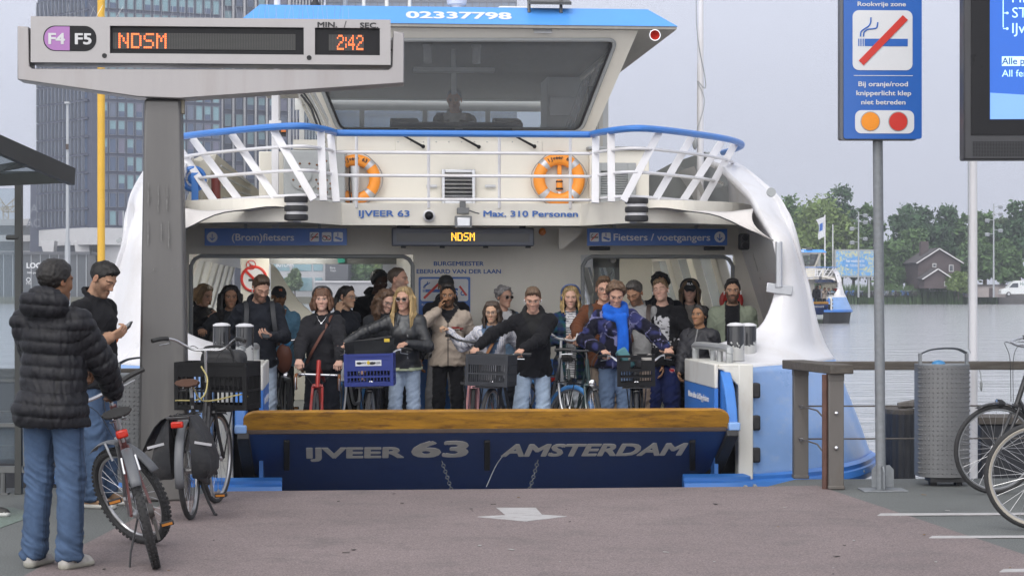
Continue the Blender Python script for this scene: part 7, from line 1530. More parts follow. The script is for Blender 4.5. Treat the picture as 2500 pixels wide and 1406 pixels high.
m_leather = M('leather', attr='Col', rough=.38, var=.12, vs=30, bump=.1, bs=120)
m_hair = M('hair', attr='Col', rough=.5, var=.30, vs=30, stretch=(5, 5, .6), bump=.25, bs=60, spec=.4)
m_shoe = M('shoe', attr='Col', rough=.55, var=.08, vs=20)
m_lens = M('dark_lens', (.02, .012, .008), .25, spec=.25); m_wire = M('glasses_wire', (.25, .22, .2), .3, metal=.8); m_plasticw = M('white_plastic', (.75, .75, .75), .35)
SK = dict(pale=(.56, .35, .27), fair=(.50, .295, .215), tan=(.36, .20, .125), olive=(.40, .235, .155), asian=(.50, .315, .21), brown=(.22, .115, .066), dark=(.055, .028, .018), brown2=(.27, .145, .08))
PEOPLE = {}
def person(key, px, Y, H, face=0, skin='fair', sex='m', lean=0, head=(0, 0, 0), hair=('short', (.04, .025, .015)), top=None, legs=None, hands=None,
   beard=None, label='', lips=None, z0=0, feet=None, shoes=((.03, .03, .03), (.6, .6, .6)), sit=False, g=.0058, twist=0, hip=0, extra=(), fat=0.0, world=None):
 s = H / 1.75; wide = 1.0 if sex == 'm' else .9
 loc = Vector(((px - 1250) * Y / FP, Y, z0)) if world is None else Vector(world)
 root = empty('person', loc, (0, 0, R(180 + face)), label, 'person', None); inv = np.array(root.rotation_euler.to_matrix()).T
 tol = lambda p: inv @ (np.array(p, float) - np.array(loc))
 fr = np.array(root.rotation_euler.to_matrix())
 pz = .95 * s if not sit else .52 * s
 Pv = np.array([0, 0, pz]); Rs = rz(R(twist)) @ rx(-R(lean)); up = lambda x, y, z: Pv + Rs @ (np.array([x * wide, y, z - .95]) * s)
 sw = .172 if sex == 'm' else .170
 neck = up(0, -.012, 1.475); chest = up(0, .005, 1.28); belly = up(0, .01, 1.08); SL, SR = up(-sw, -.01, 1.395), up(sw, -.01, 1.395)
 yaw, pit, rol = head; Rh = Rs @ rz(R(yaw)) @ rx(-R(pit)) @ ry_(R(rol))
 nb = up(0, 0, 1.535); hc = nb + Rh @ (np.array([0, .022, .098]) * s)
 hp_ = lambda x, y, z: hc + Rh @ (np.array([x, y, z]) * s)
 ft = feet or ((-.11, .0), (.11, .02)); J = []
 for i, sg in enumerate((-1, 1)):
  hp0 = Pv + np.array([sg * .088 * s * wide, 0, -.03 * s]); an = np.array([ft[i][0] * s, ft[i][1] * s, .085 * s])
  if sit: kn = hp0 + np.array([sg * .03, .42, -.02]) * s; an = np.array([kn[0], kn[1], .08 * s])
  else: kn = (hp0 + an) / 2 + np.array([0, .035, .01]) * s
  J.append((hp0, kn, an))
 A = {}
 for sd, S_ in (('L', SL), ('R', SR)):
  sg = -1 if sd == 'L' else 1; hd = (hands or {}).get(sd)
  L1, L2 = .285 * s, .255 * s
  if hd is None: T_ = S_ + Rs @ (np.array([sg * .09, .03, -.52]) * s); pose = 'relax'; eh = np.array([sg * .25, -1, 0])
  else:
   T_ = tol(W(*hd[0])) if len(hd[0]) == 3 and abs(hd[0][0]) > 5 else Pv * 0 + np.array(hd[0]) * s
   pose = hd[1]; T_ = tol(hd[0]) if isinstance(hd[0], Vector) else T_; eh = np.array(hd[2]) if len(hd) > 2 else np.array([sg * .7, -.5, -.7])
  d = T_ - S_; D = np.linalg.norm(d); mxd = (L1 + L2) * .985
  if D > mxd: T_ = S_ + d / D * mxd; d = T_ - S_; D = mxd
  D = max(D, .12); a = math.acos(max(-1, min(1, (L1 ** 2 + D ** 2 - L2 ** 2) / (2 * L1 * D)))); n = d / np.linalg.norm(d); e_ = eh - n * (eh @ n); e_ /= np.linalg.norm(e_)
  E = S_ + n * L1 * math.cos(a) + e_ * L1 * math.sin(a); A[sd] = (S_, E, T_, pose)
 zs = np.concatenate([np.arange(-.02, .62 * s if not sit else .3, .016), np.arange(.62 * s if not sit else .3, hc[2] + .16 * s, g)]).astype(f32)
 pts = np.array([q for t in A.values() for q in t[:3]] + [hc, neck] + [q for j in J for q in j]); lo_, hi_ = pts.min(0) - .2, pts.max(0) + .2
 B = Field(lo_, hi_, (g, g, zs))
 B.trunk(belly, chest, .125 * s * wide, .140 * s * wide, .085 * s, .095 * s, Rs); B.trunk(Pv, belly, .135 * s, .12 * s * wide, .09 * s, .08 * s, Rs); B.cap(SL, SR, .048 * s, .048 * s, .05); B.cap(chest, up(0, -.01, 1.40), .09 * s, .07 * s, .05)
 B.cap(neck, hp_(0, -.018, -.06), .054 * s * (1 if sex == 'm' else .86), .050 * s * (1 if sex == 'm' else .86), .03); B.cap(neck, up(-.11, -.015, 1.405), .045 * s, .035 * s, .04); B.cap(neck, up(.11, -.015, 1.405), .045 * s, .035 * s, .04)
 for (a, b, c) in J: B.cap(a, b, .072 * s, .05 * s, .03); B.cap(b, c, .046 * s, .034 * s, .02); B.cap(c + np.array([0, -.02, -.04]) * s, c + np.array([0, .13, -.055]) * s, .034 * s, .026 * s, .02)
 for sd, (S_, E, T_, pose) in A.items(): B.cap(S_, E, .046 * s, .037 * s, .03); B.cap(E, T_, .036 * s, .025 * s, .015)
 fw_ = 1.0 if sex == 'm' else .95
 e3 = lambda c, r, k=.02, op='u': B.ell(hp_(*c), np.array(r) * s, Rh, k, op)
 c3 = lambda a, b, ra, rb, k=.015, op='u': B.cap(hp_(*a), hp_(*b), ra * s, rb * s, k, op)
 e3((0, -.014, .036), (.074, .094, .079), .02); e3((0, .028, -.022), (.0585 * fw_, .058, .085), .03)
 for sg in (-1, 1): c3((sg * .046 * fw_, .0, -.052), (sg * .010, .064, -.096), .016 if sex == 'm' else .011, .014, .03); e3((sg * .041, .054, -.022), (.019, .019, .017), .03)
 e3((0, .070, -.099), (.021, .018, .016), .018)
 c3((0, .076, .022), (0, .086, .012), .010, .009, .012)
 for sg in (-1, 1): e3((sg * .031, .093, .004), (.020, .017, .0125), .012, 's'); c3((sg * .045, .070, .024), (sg * .014, .083, .021), .009, .010, .012); e3((sg * .031, .0735, .003), (.0145, .0125, .0115), .004)
 c3((0, .083, .010), (0, .1005, -.031), .0068, .0098, .012)
 for sg in (-1, 1): e3((sg * .0105, .092, -.036), (.0075, .010, .007), .010)
 e3((0, .0825, -.0635), (.023, .0085, .0062), .012); e3((0, .0815, -.0755), (.019, .0090, .0070), .012); c3((-.020, .0905, -.0692), (.020, .0905, -.0692), .0015, .0015, .005, 's')
 for sg in (-1, 1): e3((sg * .079, -.012, -.004), (.008, .019, .031), .012); e3((sg * .086, -.004, -.003), (.006, .009, .016), .006, 's')
 for sd, (S_, E, T_, pose) in A.items():
  sg = -1 if sd == 'L' else 1; fd = (T_ - E) / np.linalg.norm(T_ - E)
  if pose == 'grip': d = fd * .75 + np.array([0, .35, -.25]); n = np.array([0, -.25, -1.]); curl = (48, 62, 40)
  elif pose == 'hold': d = fd * .8 + np.array([-sg * .35, .25, .25]); n = np.array([-sg * .6, .1, .6]); curl = (34, 45, 30)
  elif pose == 'ear': d = np.array([-sg * .25, -.1, 1.]); n = np.array([-sg * 1., -.2, 0]); curl = (24, 40, 30)
  elif pose == 'flat': d = fd; n = np.array([0, -.5, -.8]); curl = (12, 16, 10)
  else: d = fd; n = np.array([-sg * 1., .1, 0]); curl = (22, 28, 20)
  d /= np.linalg.norm(d); n -= d * (n @ d); n /= np.linalg.norm(n); u = np.cross(d, n); u = u if u @ np.array([0, 1, 0]) > -2 else -u
  th = u if (u @ (np.array([-sg, .6, 0]) if pose != 'relax' else np.array([0, 1, 0]))) > 0 else -u           # the thumb's side
  for i in range(4): B.cap(T_ + u * (i - 1.5) * .011 * s, T_ + (d * (.080 - .004 * abs(i - 1.2)) + u * (i - 1.5) * .0195) * s, .0145 * s, .0115 * s, .012)
  for i in range(4):
   o_ = (i - 1.5) if th is u or (th == u).all() else -(i - 1.5); p = T_ + (d * (.083 - .004 * abs(i - 1.2)) + th * -(i - 1.5) * .0200) * s; q = 0
   for j, (ln, rr) in enumerate(zip((.043, .027, .021), (.0088, .0080, .0072))):
    q += R(curl[j] * (1 + .08 * i)); dv = d * math.cos(q) + n * math.sin(q); p2 = p + dv * ln * s * (.86, 1.0, .95, .76)[i]; B.cap(p, p2, rr * s, rr * s * .93, .003); p = p2
  p = T_ + (d * .025 + th * .022) * s; p2 = p + (d * .034 + th * .026 + n * .012) * s; B.cap(p, p2, .0125 * s, .0105 * s, .008); B.cap(p2, p2 + (d * .026 + n * .022 + th * .002) * s, .0098 * s, .008 * s, .004)
 V, F = B.mesh(); Q = ((V - hc) @ Rh) / s; base = np.array(SK[skin]) * .95; C = np.tile(base, (len(V), 1)).astype(f32)
 x, y, z = Q[:, 0], Q[:, 1], Q[:, 2]; hd_ = (np.abs(x) < .1) & (np.abs(y) < .13) & (np.abs(z) < .14); fr_ = hd_ & (y > .03)
 def blend(m, col, a=1.0): m = (np.clip(m, 0, 1) * a)[:, None]; C[:] = C * (1 - m) + np.array(col) * m
 ss = lambda a, b, v: np.clip((v - a) / (b - a), 0, 1)
 red = base * np.array([1.10, .86, .85]); blend(np.where(fr_, np.exp(-(((np.abs(x) - .042) / .026) ** 2 + ((z + .03) / .02) ** 2)), 0), red, .35); blend(np.where(fr_, np.exp(-((x / .016) ** 2 + ((z + .032) / .014) ** 2)), 0), red, .3); blend(np.where(hd_ & (np.abs(x) > .074), 1, 0), red, .4)
 hcol = np.array(hair[1]); bc = hcol * .9 if beard is None else np.array(beard[0])
 if beard is not None:
  bm = ss(-.030, -.052, z - .25 * np.maximum(np.abs(x) - .03, 0) * 0 - np.where(np.abs(x) > .045, .035, 0)) * ss(-.012, .012, y + .0) * hd_; bm = np.maximum(bm, np.where(fr_ & (z < -.045) & (z > -.060) & (np.abs(x) < .034), 1, 0)); bm *= .55 + .45 * vnoise(Q * 160, 3)
  blend(bm * (z > -.135), bc, beard[1])
 lc = np.array(lips) if lips is not None else base * np.array([.92, .64, .63]); blend(np.where(fr_ & (y > .074), np.exp(-((x / .020) ** 4 + ((z + .0695) / .008) ** 4)), 0), lc, .8)
 blend(np.where(fr_ & (y > .07), np.exp(-((x / .021) ** 6 + ((z + .0692) / .0022) ** 2)), 0), base * .35, .7)
 brow = np.exp(-(((z - .0235 + 4.0 * (np.abs(x) - .033) ** 2 * 2) / .0052) ** 2)) * (np.abs(x) > .012) * (np.abs(x) < .054); blend(brow * fr_, hcol * .75 if hair[0] != 'long' else np.array((.13, .075, .035)), .85 if sex == 'm' else .7)
 eye = fr_ & (((np.abs(x) - .031) / .0138) ** 2 + ((z - .003 + .0) / .0056) ** 2 < 1)
 closed = pit > 24 or 'closed' in extra
 if not closed:
  blend(eye.astype(f32), (.36, .33, .31)); blend((fr_ & (((np.abs(x) - .031)) ** 2 + (z - .003) ** 2 < .0062 ** 2)).astype(f32), (.035, .022, .015))
  blend(np.where(fr_ & (np.abs(np.abs(x) - .031) < .0155) & (np.abs(z - .0105) < .0028), 1, 0), base * .22, .8)
 else: blend(np.where(fr_ & (np.abs(np.abs(x) - .031) < .0155) & (np.abs(z + .001 + 12 * (np.abs(x) - .031) ** 2) < .0024), 1, 0), base * .25, .85)
 blend(np.where(fr_ & (np.abs(np.abs(x) - .031) < .017), np.exp(-((z + .0115) / .006) ** 2), 0), base * .72, .35)
 kn_ = vnoise(V * 60, 5); C *= (.94 + .12 * kn_)[:, None]
 o = add_obj('body', fast_mesh('body', V, F, col=C), m_skin, root)
 PEOPLE[key] = dict(root=root, hc=hc, Rh=Rh, s=s, A=A, Rs=Rs, up=up, hp=hp_, J=J, body=o, fr=fr, loc=loc)
 P_ = PEOPLE[key]
 if legs: trousers(P_, Pv, sex, wide, fat=fat, **legs)
 if top: jacket(P_, sex, wide, sw, fat=fat, **top)
 for i, (a, b, c) in enumerate(J): shoe(P_, c, s, shoes, feet and len(ft[i]) > 2 and ft[i][2] or 0)
 hairdo(P_, hair[0], hair[1], *(hair[2:] if len(hair) > 2 else ()))
 return P_
def shoe(P_, an, s, cols, ang=0):
 Ra = rz(R(ang)); q = lambda x, y, z: np.array([an[0], an[1], 0]) + Ra @ (np.array([x, y, z]) * s)
 f = Field(q(0, .04, 0) - .2 * s, q(0, .04, .12) + .2 * s, (.007, .007, .007))
 f.trunk(q(0, -.045, .022), q(0, .165, .020), .036 * s, .040 * s, .026 * s, .022 * s, np.stack([Ra[:, 0], Ra[:, 2], Ra[:, 1]], 1), .01); f.cap(q(0, -.035, .045), q(0, .06, .055), .037 * s, .034 * s, .02); f.cap(q(0, .06, .05), q(0, .15, .035), .036 * s, .030 * s, .02); f.cap(q(0, -.03, .06), q(0, .01, .095), .038 * s, .040 * s, .02); f.half(q(0, 0, .0), (0, 0, -1))
 f.put(lambda x, y, z: z + 0 * x + 0 * y - an[2] - .03 * s, f.ax[0][[0]].tolist() + f.ax[1][[0]].tolist() + f.ax[2][[0]].tolist(), [9, 9, 9], 0, 'i')
 V, F = f.mesh(); V[:, 2] = np.maximum(V[:, 2], .001); n = vnoise(V * 45, 9); C = np.where((V[:, 2] < .034 * s)[:, None], np.array(cols[1]), np.array(cols[0]) * (.8 + .4 * n)[:, None])
 ly = (V - q(0, 0, 0)) @ Ra / s; lace = (np.abs(ly[:, 0]) < .018) & (ly[:, 1] > .03) & (ly[:, 1] < .10) & (ly[:, 2] > .05) & (np.sin(ly[:, 1] * 420) > .2); C[lace] = np.array(cols[0]) * .55 + .2
 add_obj('shoe', fast_mesh('shoe', V, F, col=C), m_shoe, P_['root'])
def seg_t(V, a, b):
 ba = b - a; t = np.clip((V - a) @ ba / (ba @ ba), 0, 1); return t, np.linalg.norm(V - a - t[:, None] * ba, axis=1)
def trousers(P_, Pv, sex, wide, col=(.02, .02, .025), loose=.012, mat=None, waist=1.03, jeans=False, fat=0, flare=0, pattern=None, hh=.011):
 s = P_['s']; J = P_['J']; up = P_['up']; Rs = P_['Rs']; h = hh
 pts = np.array([q for j in J for q in j] + [Pv]); f = Field(pts.min(0) - .22, pts.max(0) + .25, (h, h, h))
 f.trunk(Pv + np.array([0, -.005, -.0]), up(0, .0, waist), (.150 + fat) * s * (1 if sex == 'm' else 1.04), (.132 + fat) * s * wide, (.108 + fat) * s, (.098 + fat) * s, Rs, .04)
 for (a, b, c) in J:
  f.cap(a, b, (.080 + loose * .6) * s, (.058 + loose) * s, .035); f.cap(b, c + np.array([0, 0, -.02]) * s, (.056 + loose) * s, (.046 + loose * 1.3 + flare) * s, .02)
  f.ell(a + np.array([0, -.055, -.01]) * s, np.array([.085, .07, .10]) * s, None, .04)
 f.half(up(0, 0, waist), Rs @ np.array([0, 0, 1])); f.half((0, 0, .055 * s), (0, 0, -1))
 V, F = f.mesh(); N_ = normals(V, F); kn = np.minimum(*[np.linalg.norm(V - j[1], axis=1) for j in J]); an = np.minimum(*[np.linalg.norm(V - j[2], axis=1) for j in J]); cr_ = np.minimum(*[np.linalg.norm(V - j[0], axis=1) for j in J])
 w = .25 + np.exp(-(kn / .12) ** 2) + 1.4 * np.exp(-(an / .13) ** 2) + .4 * np.exp(-(cr_ / .14) ** 2)
 r1 = 1 - np.abs(2 * vnoise(V * np.array([7, 7, 24]) + V[:, [0]] * np.array([0, 0, 14]), 2) - 1); r2 = 1 - np.abs(2 * vnoise(V * np.array([18, 18, 40]) + V[:, [0]] * np.array([0, 0, 30]), 4) - 1)
 V2 = V + N_ * ((r1 ** 2 - .42) * .014 + (r2 ** 2 - .42) * .010)[:, None] * w[:, None] * s
 c = np.array(col); C = np.tile(c, (len(V), 1)); fade = vnoise(V * 9, 6)
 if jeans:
  md = np.exp(-(np.minimum(*[seg_t(V, j[0], j[1])[1] for j in J]) * 0)) * np.clip(N_[:, 1] * np.sign(1), -1, 1); C = C * (.82 + .5 * fade * np.exp(-(kn / .3) ** 2) + .22 * np.clip(np.abs(N_[:, 1]), 0, 1))[:, None] * (.95 + .75 * (r1 - .6) * w / 1.4)[:, None]  # knee wear, plus fold shade in the colour: creases darker, ridges lighter
  for (a, b, cc) in J:
   sd = np.sign(a[0]); seam = (np.abs((V[:, 1] - (a[1] + (cc[1] - a[1]) * np.clip((a[2] - V[:, 2]) / (a[2] - cc[2] + 1e-6), 0, 1)))) < .005) & (np.abs(N_[:, 0]) > .85); C[seam] *= .72
  pk = (np.abs(np.abs(V[:, 0]) - .085 * s) < .058 * s) & (N_[:, 1] < -.3) & (np.abs(V[:, 2] - .90 * s) < .07 * s); ed = pk & ((np.abs(np.abs(V[:, 0]) - .085 * s) > .052 * s) | (np.abs(V[:, 2] - .90 * s) > .063 * s)); C[ed] = c * .55; C[V[:, 2] < .075 * s] *= .8
 else: C = C * (.85 + .3 * fade)[:, None]
 if pattern: pattern(V, C)
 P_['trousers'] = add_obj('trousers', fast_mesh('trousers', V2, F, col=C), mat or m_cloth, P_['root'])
def jacket(P_, sex, wide, sw, col=(.02, .02, .025), hem=.86, bulk=.022, sleeve=.016, mat=None, zip=None, collar='stand', hood=False, quilt=0, inner=None, vneck=(.10, .05), pattern=None, wr=1.0, fat=0, drop=0, cuffc=None, hemband=0, short=0, name='jacket'):
 s = P_['s']; up = P_['up']; Rs = P_['Rs']; A = P_['A']; h = .0085 if quilt else .010
 pts = np.array([q for t in A.values() for q in t[:3]] + [up(0, 0, hem), up(0, 0, 1.55), up(.25, .2, 1.2), up(-.25, -.25, 1.2)]); f = Field(pts.min(0) - .16, pts.max(0) + .16, (h, h, h))
 b = bulk * .8 + fat; sleeve = sleeve * .8
 f.trunk(up(0, .012, 1.10), up(0, .008, 1.31), (.134 + b) * s * wide, (.148 + b * .8) * s * wide, (.092 + b) * s, (.102 + b * .9) * s, Rs, .05); f.trunk(up(0, .008, 1.31), up(0, -.005, 1.40), (.15 + b * .7) * s * wide, (.12 + b * .5) * s * wide, (.10 + b * .8) * s, (.07 + b * .5) * s, Rs, .05)
 f.trunk(up(0, .005, hem - .06), up(0, .012, 1.12), (.158 + b + drop) * s * (1 if sex == 'm' else 1.0), (.136 + b) * s * wide, (.120 + b + drop) * s, (.094 + b) * s, Rs, .05)
 f.ell(up(0, -.035 - drop, .90), np.array([.165 + b, .105 + b, .14]) * s, Rs, .04)
 if sex == 'f':
  for sg in (-1, 1): f.ell(up(sg * .075, .085 + b * .6, 1.27), np.array([.065, .05, .065]) * s, Rs, .05)
 for sg, sd in ((-1, 'L'), (1, 'R')):
  S_, E, T_, pose = A[sd]; n = (T_ - E) / np.linalg.norm(T_ - E)
  f.cap(up(0, -.01, 1.385), S_, (.055 + b * .4) * s, (.044 + sleeve * .7) * s, .05); f.cap(S_, E, (.049 + sleeve * .85) * s, (.045 + sleeve) * s, .05); f.cap(up(0, -.015, 1.455), up(sg * .15, -.012, 1.405), (.046 + b * .2) * s, (.040 + b * .3) * s, .04)
  T2 = E + (T_ - E) * (1 - short) - n * .012 * s; f.cap(E, T2 - n * .035 * s, (.046 + sleeve) * s, (.034 + sleeve * .85) * s, .02); f.cap(T2 - n * .03 * s, T2, (.034 + sleeve * .7) * s, (.031 + sleeve * .5) * s, .01)
 if hood:
  f.ell(up(0, -.095, 1.50), np.array([.125 * hood, .065 * hood, .085 * hood]) * s, Rs @ rx(R(25)), .03)
  for sg in (-1, 1): f.cap(up(sg * .085, -.05, 1.495), up(sg * .06, .07, 1.42), .028 * s, .020 * s, .03)
 if collar == 'stand':
  for i in range(12): a = i * math.pi / 6; a2 = a + math.pi / 6; f.cap(up(.068 * math.cos(a), -.012 + .062 * math.sin(a), 1.497 - .042 * math.sin(a)), up(.068 * math.cos(a2), -.012 + .062 * math.sin(a2), 1.497 - .042 * math.sin(a2)), .017 * s, .017 * s, .015)
 if collar == 'lapel':
  for sg in (-1, 1): f.cap(up(sg * .065, -.04, 1.50), up(sg * .06, .045, 1.455), .017 * s, .014 * s, .012); f.cap(up(sg * .06, .05, 1.45), up(sg * .075, .115 + b * .5, 1.39), .014 * s, .010 * s, .012)
  f.cap(up(-.065, -.045, 1.505), up(.065, -.045, 1.505), .017 * s, .017 * s, .012)
 f.cap(up(0, -.012, 1.47), up(0, .02, 1.62), .060 * s * (1 if sex == 'm' else .93), .09 * s, .006, 's'); f.half(up(0, 0, hem), Rs @ np.array([0, 0, -1]))
 V, F = f.mesh(); N_ = normals(V, F); L = (V - up(0, 0, .95)) @ Rs / s; L[:, 2] += .95
 da = []; tt = []
 for sd in 'LR':
  S_, E, T_, _ = A[sd]; t1, d1 = seg_t(V, S_, E); t2, d2 = seg_t(V, E, T_); da.append(np.minimum(d1, d2)); tt.append(np.where(d1 < d2, t1 * .53, .53 + t2 * .47))
 arm = np.minimum(*da) < (.075 + sleeve) * s; arm &= (np.abs(L[:, 0]) > .12) | (L[:, 1] > .15); at = np.where(da[0] < da[1], tt[0], tt[1])
 if quilt:
  ph = np.where(arm & (at > .12), at * .56 * s / quilt, (L[:, 2] - .8) / quilt + .12 * np.sin(L[:, 0] * 9)); sadd = np.abs(np.sin(ph * math.pi)); puck = vnoise(np.stack([V[:, 0] * 55 + V[:, 1] * 55, ph * 1.5, V[:, 1] * 20], 1), 3)
  disp = (np.sqrt(sadd) - .35) * .013 + (puck - .5) * .016 * (1 - .3 * sadd); V2 = V + N_ * (disp * s)[:, None]
 else:
  elb = np.minimum(np.linalg.norm(V - A['L'][1], axis=1), np.linalg.norm(V - A['R'][1], axis=1)); ax_ = np.minimum(np.linalg.norm(V - A['L'][0], axis=1), np.linalg.norm(V - A['R'][0], axis=1))
  q = np.stack([V[:, 0] * 9 + V[:, 2] * 5, V[:, 1] * 9, V[:, 2] * 13 + np.abs(V[:, 0]) * 10], 1); qa = np.stack([at * 9 + V[:, 0] * 7, V[:, 0] * 10 + at * 4, V[:, 1] * 12 + V[:, 2] * 9], 1); q = np.where(arm[:, None], qa, q)
  r1 = 1 - np.abs(2 * vnoise(q, 1) - 1); r2 = 1 - np.abs(2 * vnoise(q * 2.1 + 7, 2) - 1); w = .6 + .9 * np.exp(-(elb / .10) ** 2) + .5 * np.exp(-(ax_ / .12) ** 2) + .4 * np.exp(-((L[:, 2] - hem) / .1) ** 2)
  V2 = V + N_ * ((((r1 - .62) * .020 + (r2 - .62) * .010) * w * wr) * s)[:, None]
 c = np.array(col); C = np.tile(c, (len(V), 1)).astype(f32) * (.86 + .28 * vnoise(V * 12, 8))[:, None]; front = (N_ @ Rs)[:, 1] > .15
 if inner is not None: m = front & ~arm & (np.abs(L[:, 0]) < np.clip(vneck[1] + (L[:, 2] - (1.47 - vneck[0])) * vneck[1] / vneck[0] * (1 if len(vneck) < 3 else 0), 0, .2) + (vneck[2] if len(vneck) > 2 else 0)) & (L[:, 2] > (1.47 - vneck[0] * 1.9 if len(vneck) < 3 else .5)); C[m] = inner
 if zip is not None: m = front & ~arm & (np.abs(L[:, 0]) < .006); C[m] = zip
 if hemband: C[(L[:, 2] < hem + hemband)] = c * .7
 if cuffc is not None: C[arm & (at > .95)] = cuffc
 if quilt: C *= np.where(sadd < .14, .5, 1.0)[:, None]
 if pattern: pattern(L, N_ @ Rs, arm, at, C, V)
 P_['top'] = add_obj(name, fast_mesh(name, V2, F, col=C), mat or m_cloth, P_['root'])
def hairdo(P_, style, col, *a):
 s, hp, Rh, hc = P_['s'], P_['hp'], P_['Rh'], P_['hc']; col = np.array(col); root = P_['root']
 if style == 'none': return
 h = .0065; long_ = style in ('long', 'bob', 'mid', 'longwavy'); ext = .46 if long_ else .2
 f = Field(hc - np.array([.2, .2, ext + .02]) * s, hc + np.array([.2, .2, .22]) * s, (h, h, h)); sc_ = s
 e3 = lambda c, r, k=.02, op='u': f.ell(hp(*c), np.array(r) * s, Rh, k, op)
 c3 = lambda p, q, ra, rb, k=.02: f.cap(hp(*p), hp(*q), ra * s, rb * s, k)
 t = dict(buzz=.004, short=.008, crop=.006, curly=.022, grey=.016, bun=.007, afro=.016, receding=.006).get(style, .011)
 e3((0, -.016, .036), (.074 + t, .094 + t, .079 + t), .01)
 hl = np.array([0, .052, .033 if style != 'receding' else .066]); hn = np.array([0, .8, -.6]); f.half(hp(*hl), Rh @ hn)
 f.half(hp(0, 0, -.025 if not long_ else -.06), Rh @ np.array([0, .35 if not long_ else .8, -1.]))
 if style in ('short', 'crop', 'buzz', 'afro', 'receding'):
  if style == 'short': e3((0, .040, .098), (.056, .045, .030), .02); e3((0, .0, .105), (.06, .06, .03), .02)
 if style == 'crop': e3((0, .058, .082), (.058, .034, .030), .02); e3((0, .0, .10), (.062, .06, .028), .02)
 if style in ('curly', 'grey'):
  rs = np.random.RandomState(4)
  for i in range(46 if style == 'curly' else 26):
   d = rs.normal(size=3); d /= np.linalg.norm(d)
   if d[2] < -.25 or (d[1] > .5 and d[2] < .42): continue
   e3((d[0] * .084, -.012 + d[1] * .100, .042 + d[2] * .086), (.024, .024, .021) if style == 'curly' else (.028, .026, .018), .008)
 if style == 'longwavy': pass
 if long_:
  ln = dict(long=.36, bob=.11, mid=.20, longwavy=.26)[style]; vol = 1.5 if style == 'longwavy' else 1.25 if style == 'long' else 1.0; rs = np.random.RandomState(2)
  for sg in (-1, 1):
   for i in range(7):
    u = i / 6; yb = .045 - u * .12; xo = (.075 + .012 * math.sin(u * 3.1)) * vol ** .4; L_ = ln * (1 - .15 * abs(u - .4)); x2 = sg * (xo + .012 * vol + rs.uniform(-.012, .015)); yf = yb + (.028 if u < .5 and ln > .25 else 0)
    c3((sg * .045, yb * .8, .085), (sg * xo, yb, .0), .022, .020); c3((sg * xo, yb, .0), (x2, yf, -L_ * .5), .020 * vol ** .5, .020 * vol); c3((x2, yf, -L_ * .5), (x2 - sg * rs.uniform(0, .02), yf + .02, -L_), .020 * vol, .010 * vol)
  for i in range(6): xx = -.06 + i * .024; c3((xx, -.095, .02), (xx * 1.1, -.105, -ln * .5), .026, .028 * vol ** .5); c3((xx * 1.1, -.105, -ln * .5), (xx, -.11, -ln), .028 * vol ** .5, .016)
  if 'fringe' in a:
   for i in range(7): xx = -.05 + i * .0167; c3((xx, .055, .10), (xx * 1.12, .088 - abs(xx) * .5, .040), .013, .010, .008)
  else:
   for sg in (-1, 1): c3((sg * .008, .012, .116), (sg * .062, .030, .072), .014, .014, .012); c3((sg * .062, .030, .072), (sg * .080, .016, -.02), .014, .015, .012)
 if 'bun' in a: e3((0, -.12, .02), (.04, .04, .04), .01)
 if 'tail' in a: c3((.0, -.105, .03), (.03, -.13, -.06), .03, .028); c3((.03, -.13, -.06), (.05, -.10, -.17), .028, .014)
 if style == 'bun':
  for sg in (-1, 1): c3((sg * .01, .05, .108), (sg * .07, .03, .02), .012, .012); c3((sg * .07, .03, .02), (sg * .07, -.03, -.02), .012, .012)
 V, F = f.mesh(); N_ = normals(V, F); Q = (V - hc) @ Rh / s; ang = np.arctan2(Q[:, 0], Q[:, 1] + .02)
 if style in ('curly', 'afro', 'longwavy', 'grey'): n = vnoise(Q * (75 if style == 'afro' else 48), 5); amp = .016 if style != 'afro' else .010
 else: n = vnoise(np.stack([ang * 11, Q[:, 2] * (7 if long_ else 16), Q[:, 1] * 22], 1), 5); amp = .011
 tp = np.clip(1 + ((Q - hl) @ hn) / .022, 0, 1) if 'fringe' not in a else 0 * n      # thins out towards the hairline
 V2 = V + N_ * (((n - .45) * amp * (1 - .6 * tp) - tp * (t + .004)) * s)[:, None] + Rh[:, 2] * (tp * (vnoise(Q * np.array([70, 40, 20]), 11) - .45) * .035 * s)[:, None]; C = np.tile(col, (len(V), 1)) * (.55 + .9 * n)[:, None]
 if 'roots' in a: C *= (1 - .55 * np.clip((Q[:, 2] + .02) / .12, 0, 1) * (vnoise(np.stack([ang * 9, Q[:, 2] * 3, Q[:, 1]], 1), 8) > .25))[:, None]
 P_['hair'] = add_obj('hair', fast_mesh('hair', V2, F, col=C), m_hair, root)
# ---- worn things
def HM(P_): m = Matrix([list(r) for r in P_['Rh']]).to_4x4() @ Matrix.Scale(P_['s'], 4); m.translation = Vector(P_['hc']); return m
def worn(P_, mb, name, mats, **k):
 m = HM(P_); mb.v = [tuple(m @ Vector(v)) for v in mb.v]; return mb.build(name, mats, P_['root'], **k)
def headphones(P_, col):
 mb = MB(); mb.tube(cr([(-.094, -.005, .0), (-.098, -.004, .07), (-.06, -.002, .125), (0, 0, .138), (.06, -.002, .125), (.098, -.004, .07), (.094, -.005, .0)], 5), .010, 8)
 for sg in (-1, 1): mb.lathe([(.03, 0), (.036, .008), (.036, .022), (.026, .032), (.001, .034)], 16, T4((sg * .078, -.004, -.008), (0, sg, 0), (0, 0, 1)), caps=False)
 worn(P_, mb, 'headphones', M('headphones_%s' % key_(col), col, .35))
def key_(c): return '_'.join(str(int(v * 255)) for v in c)
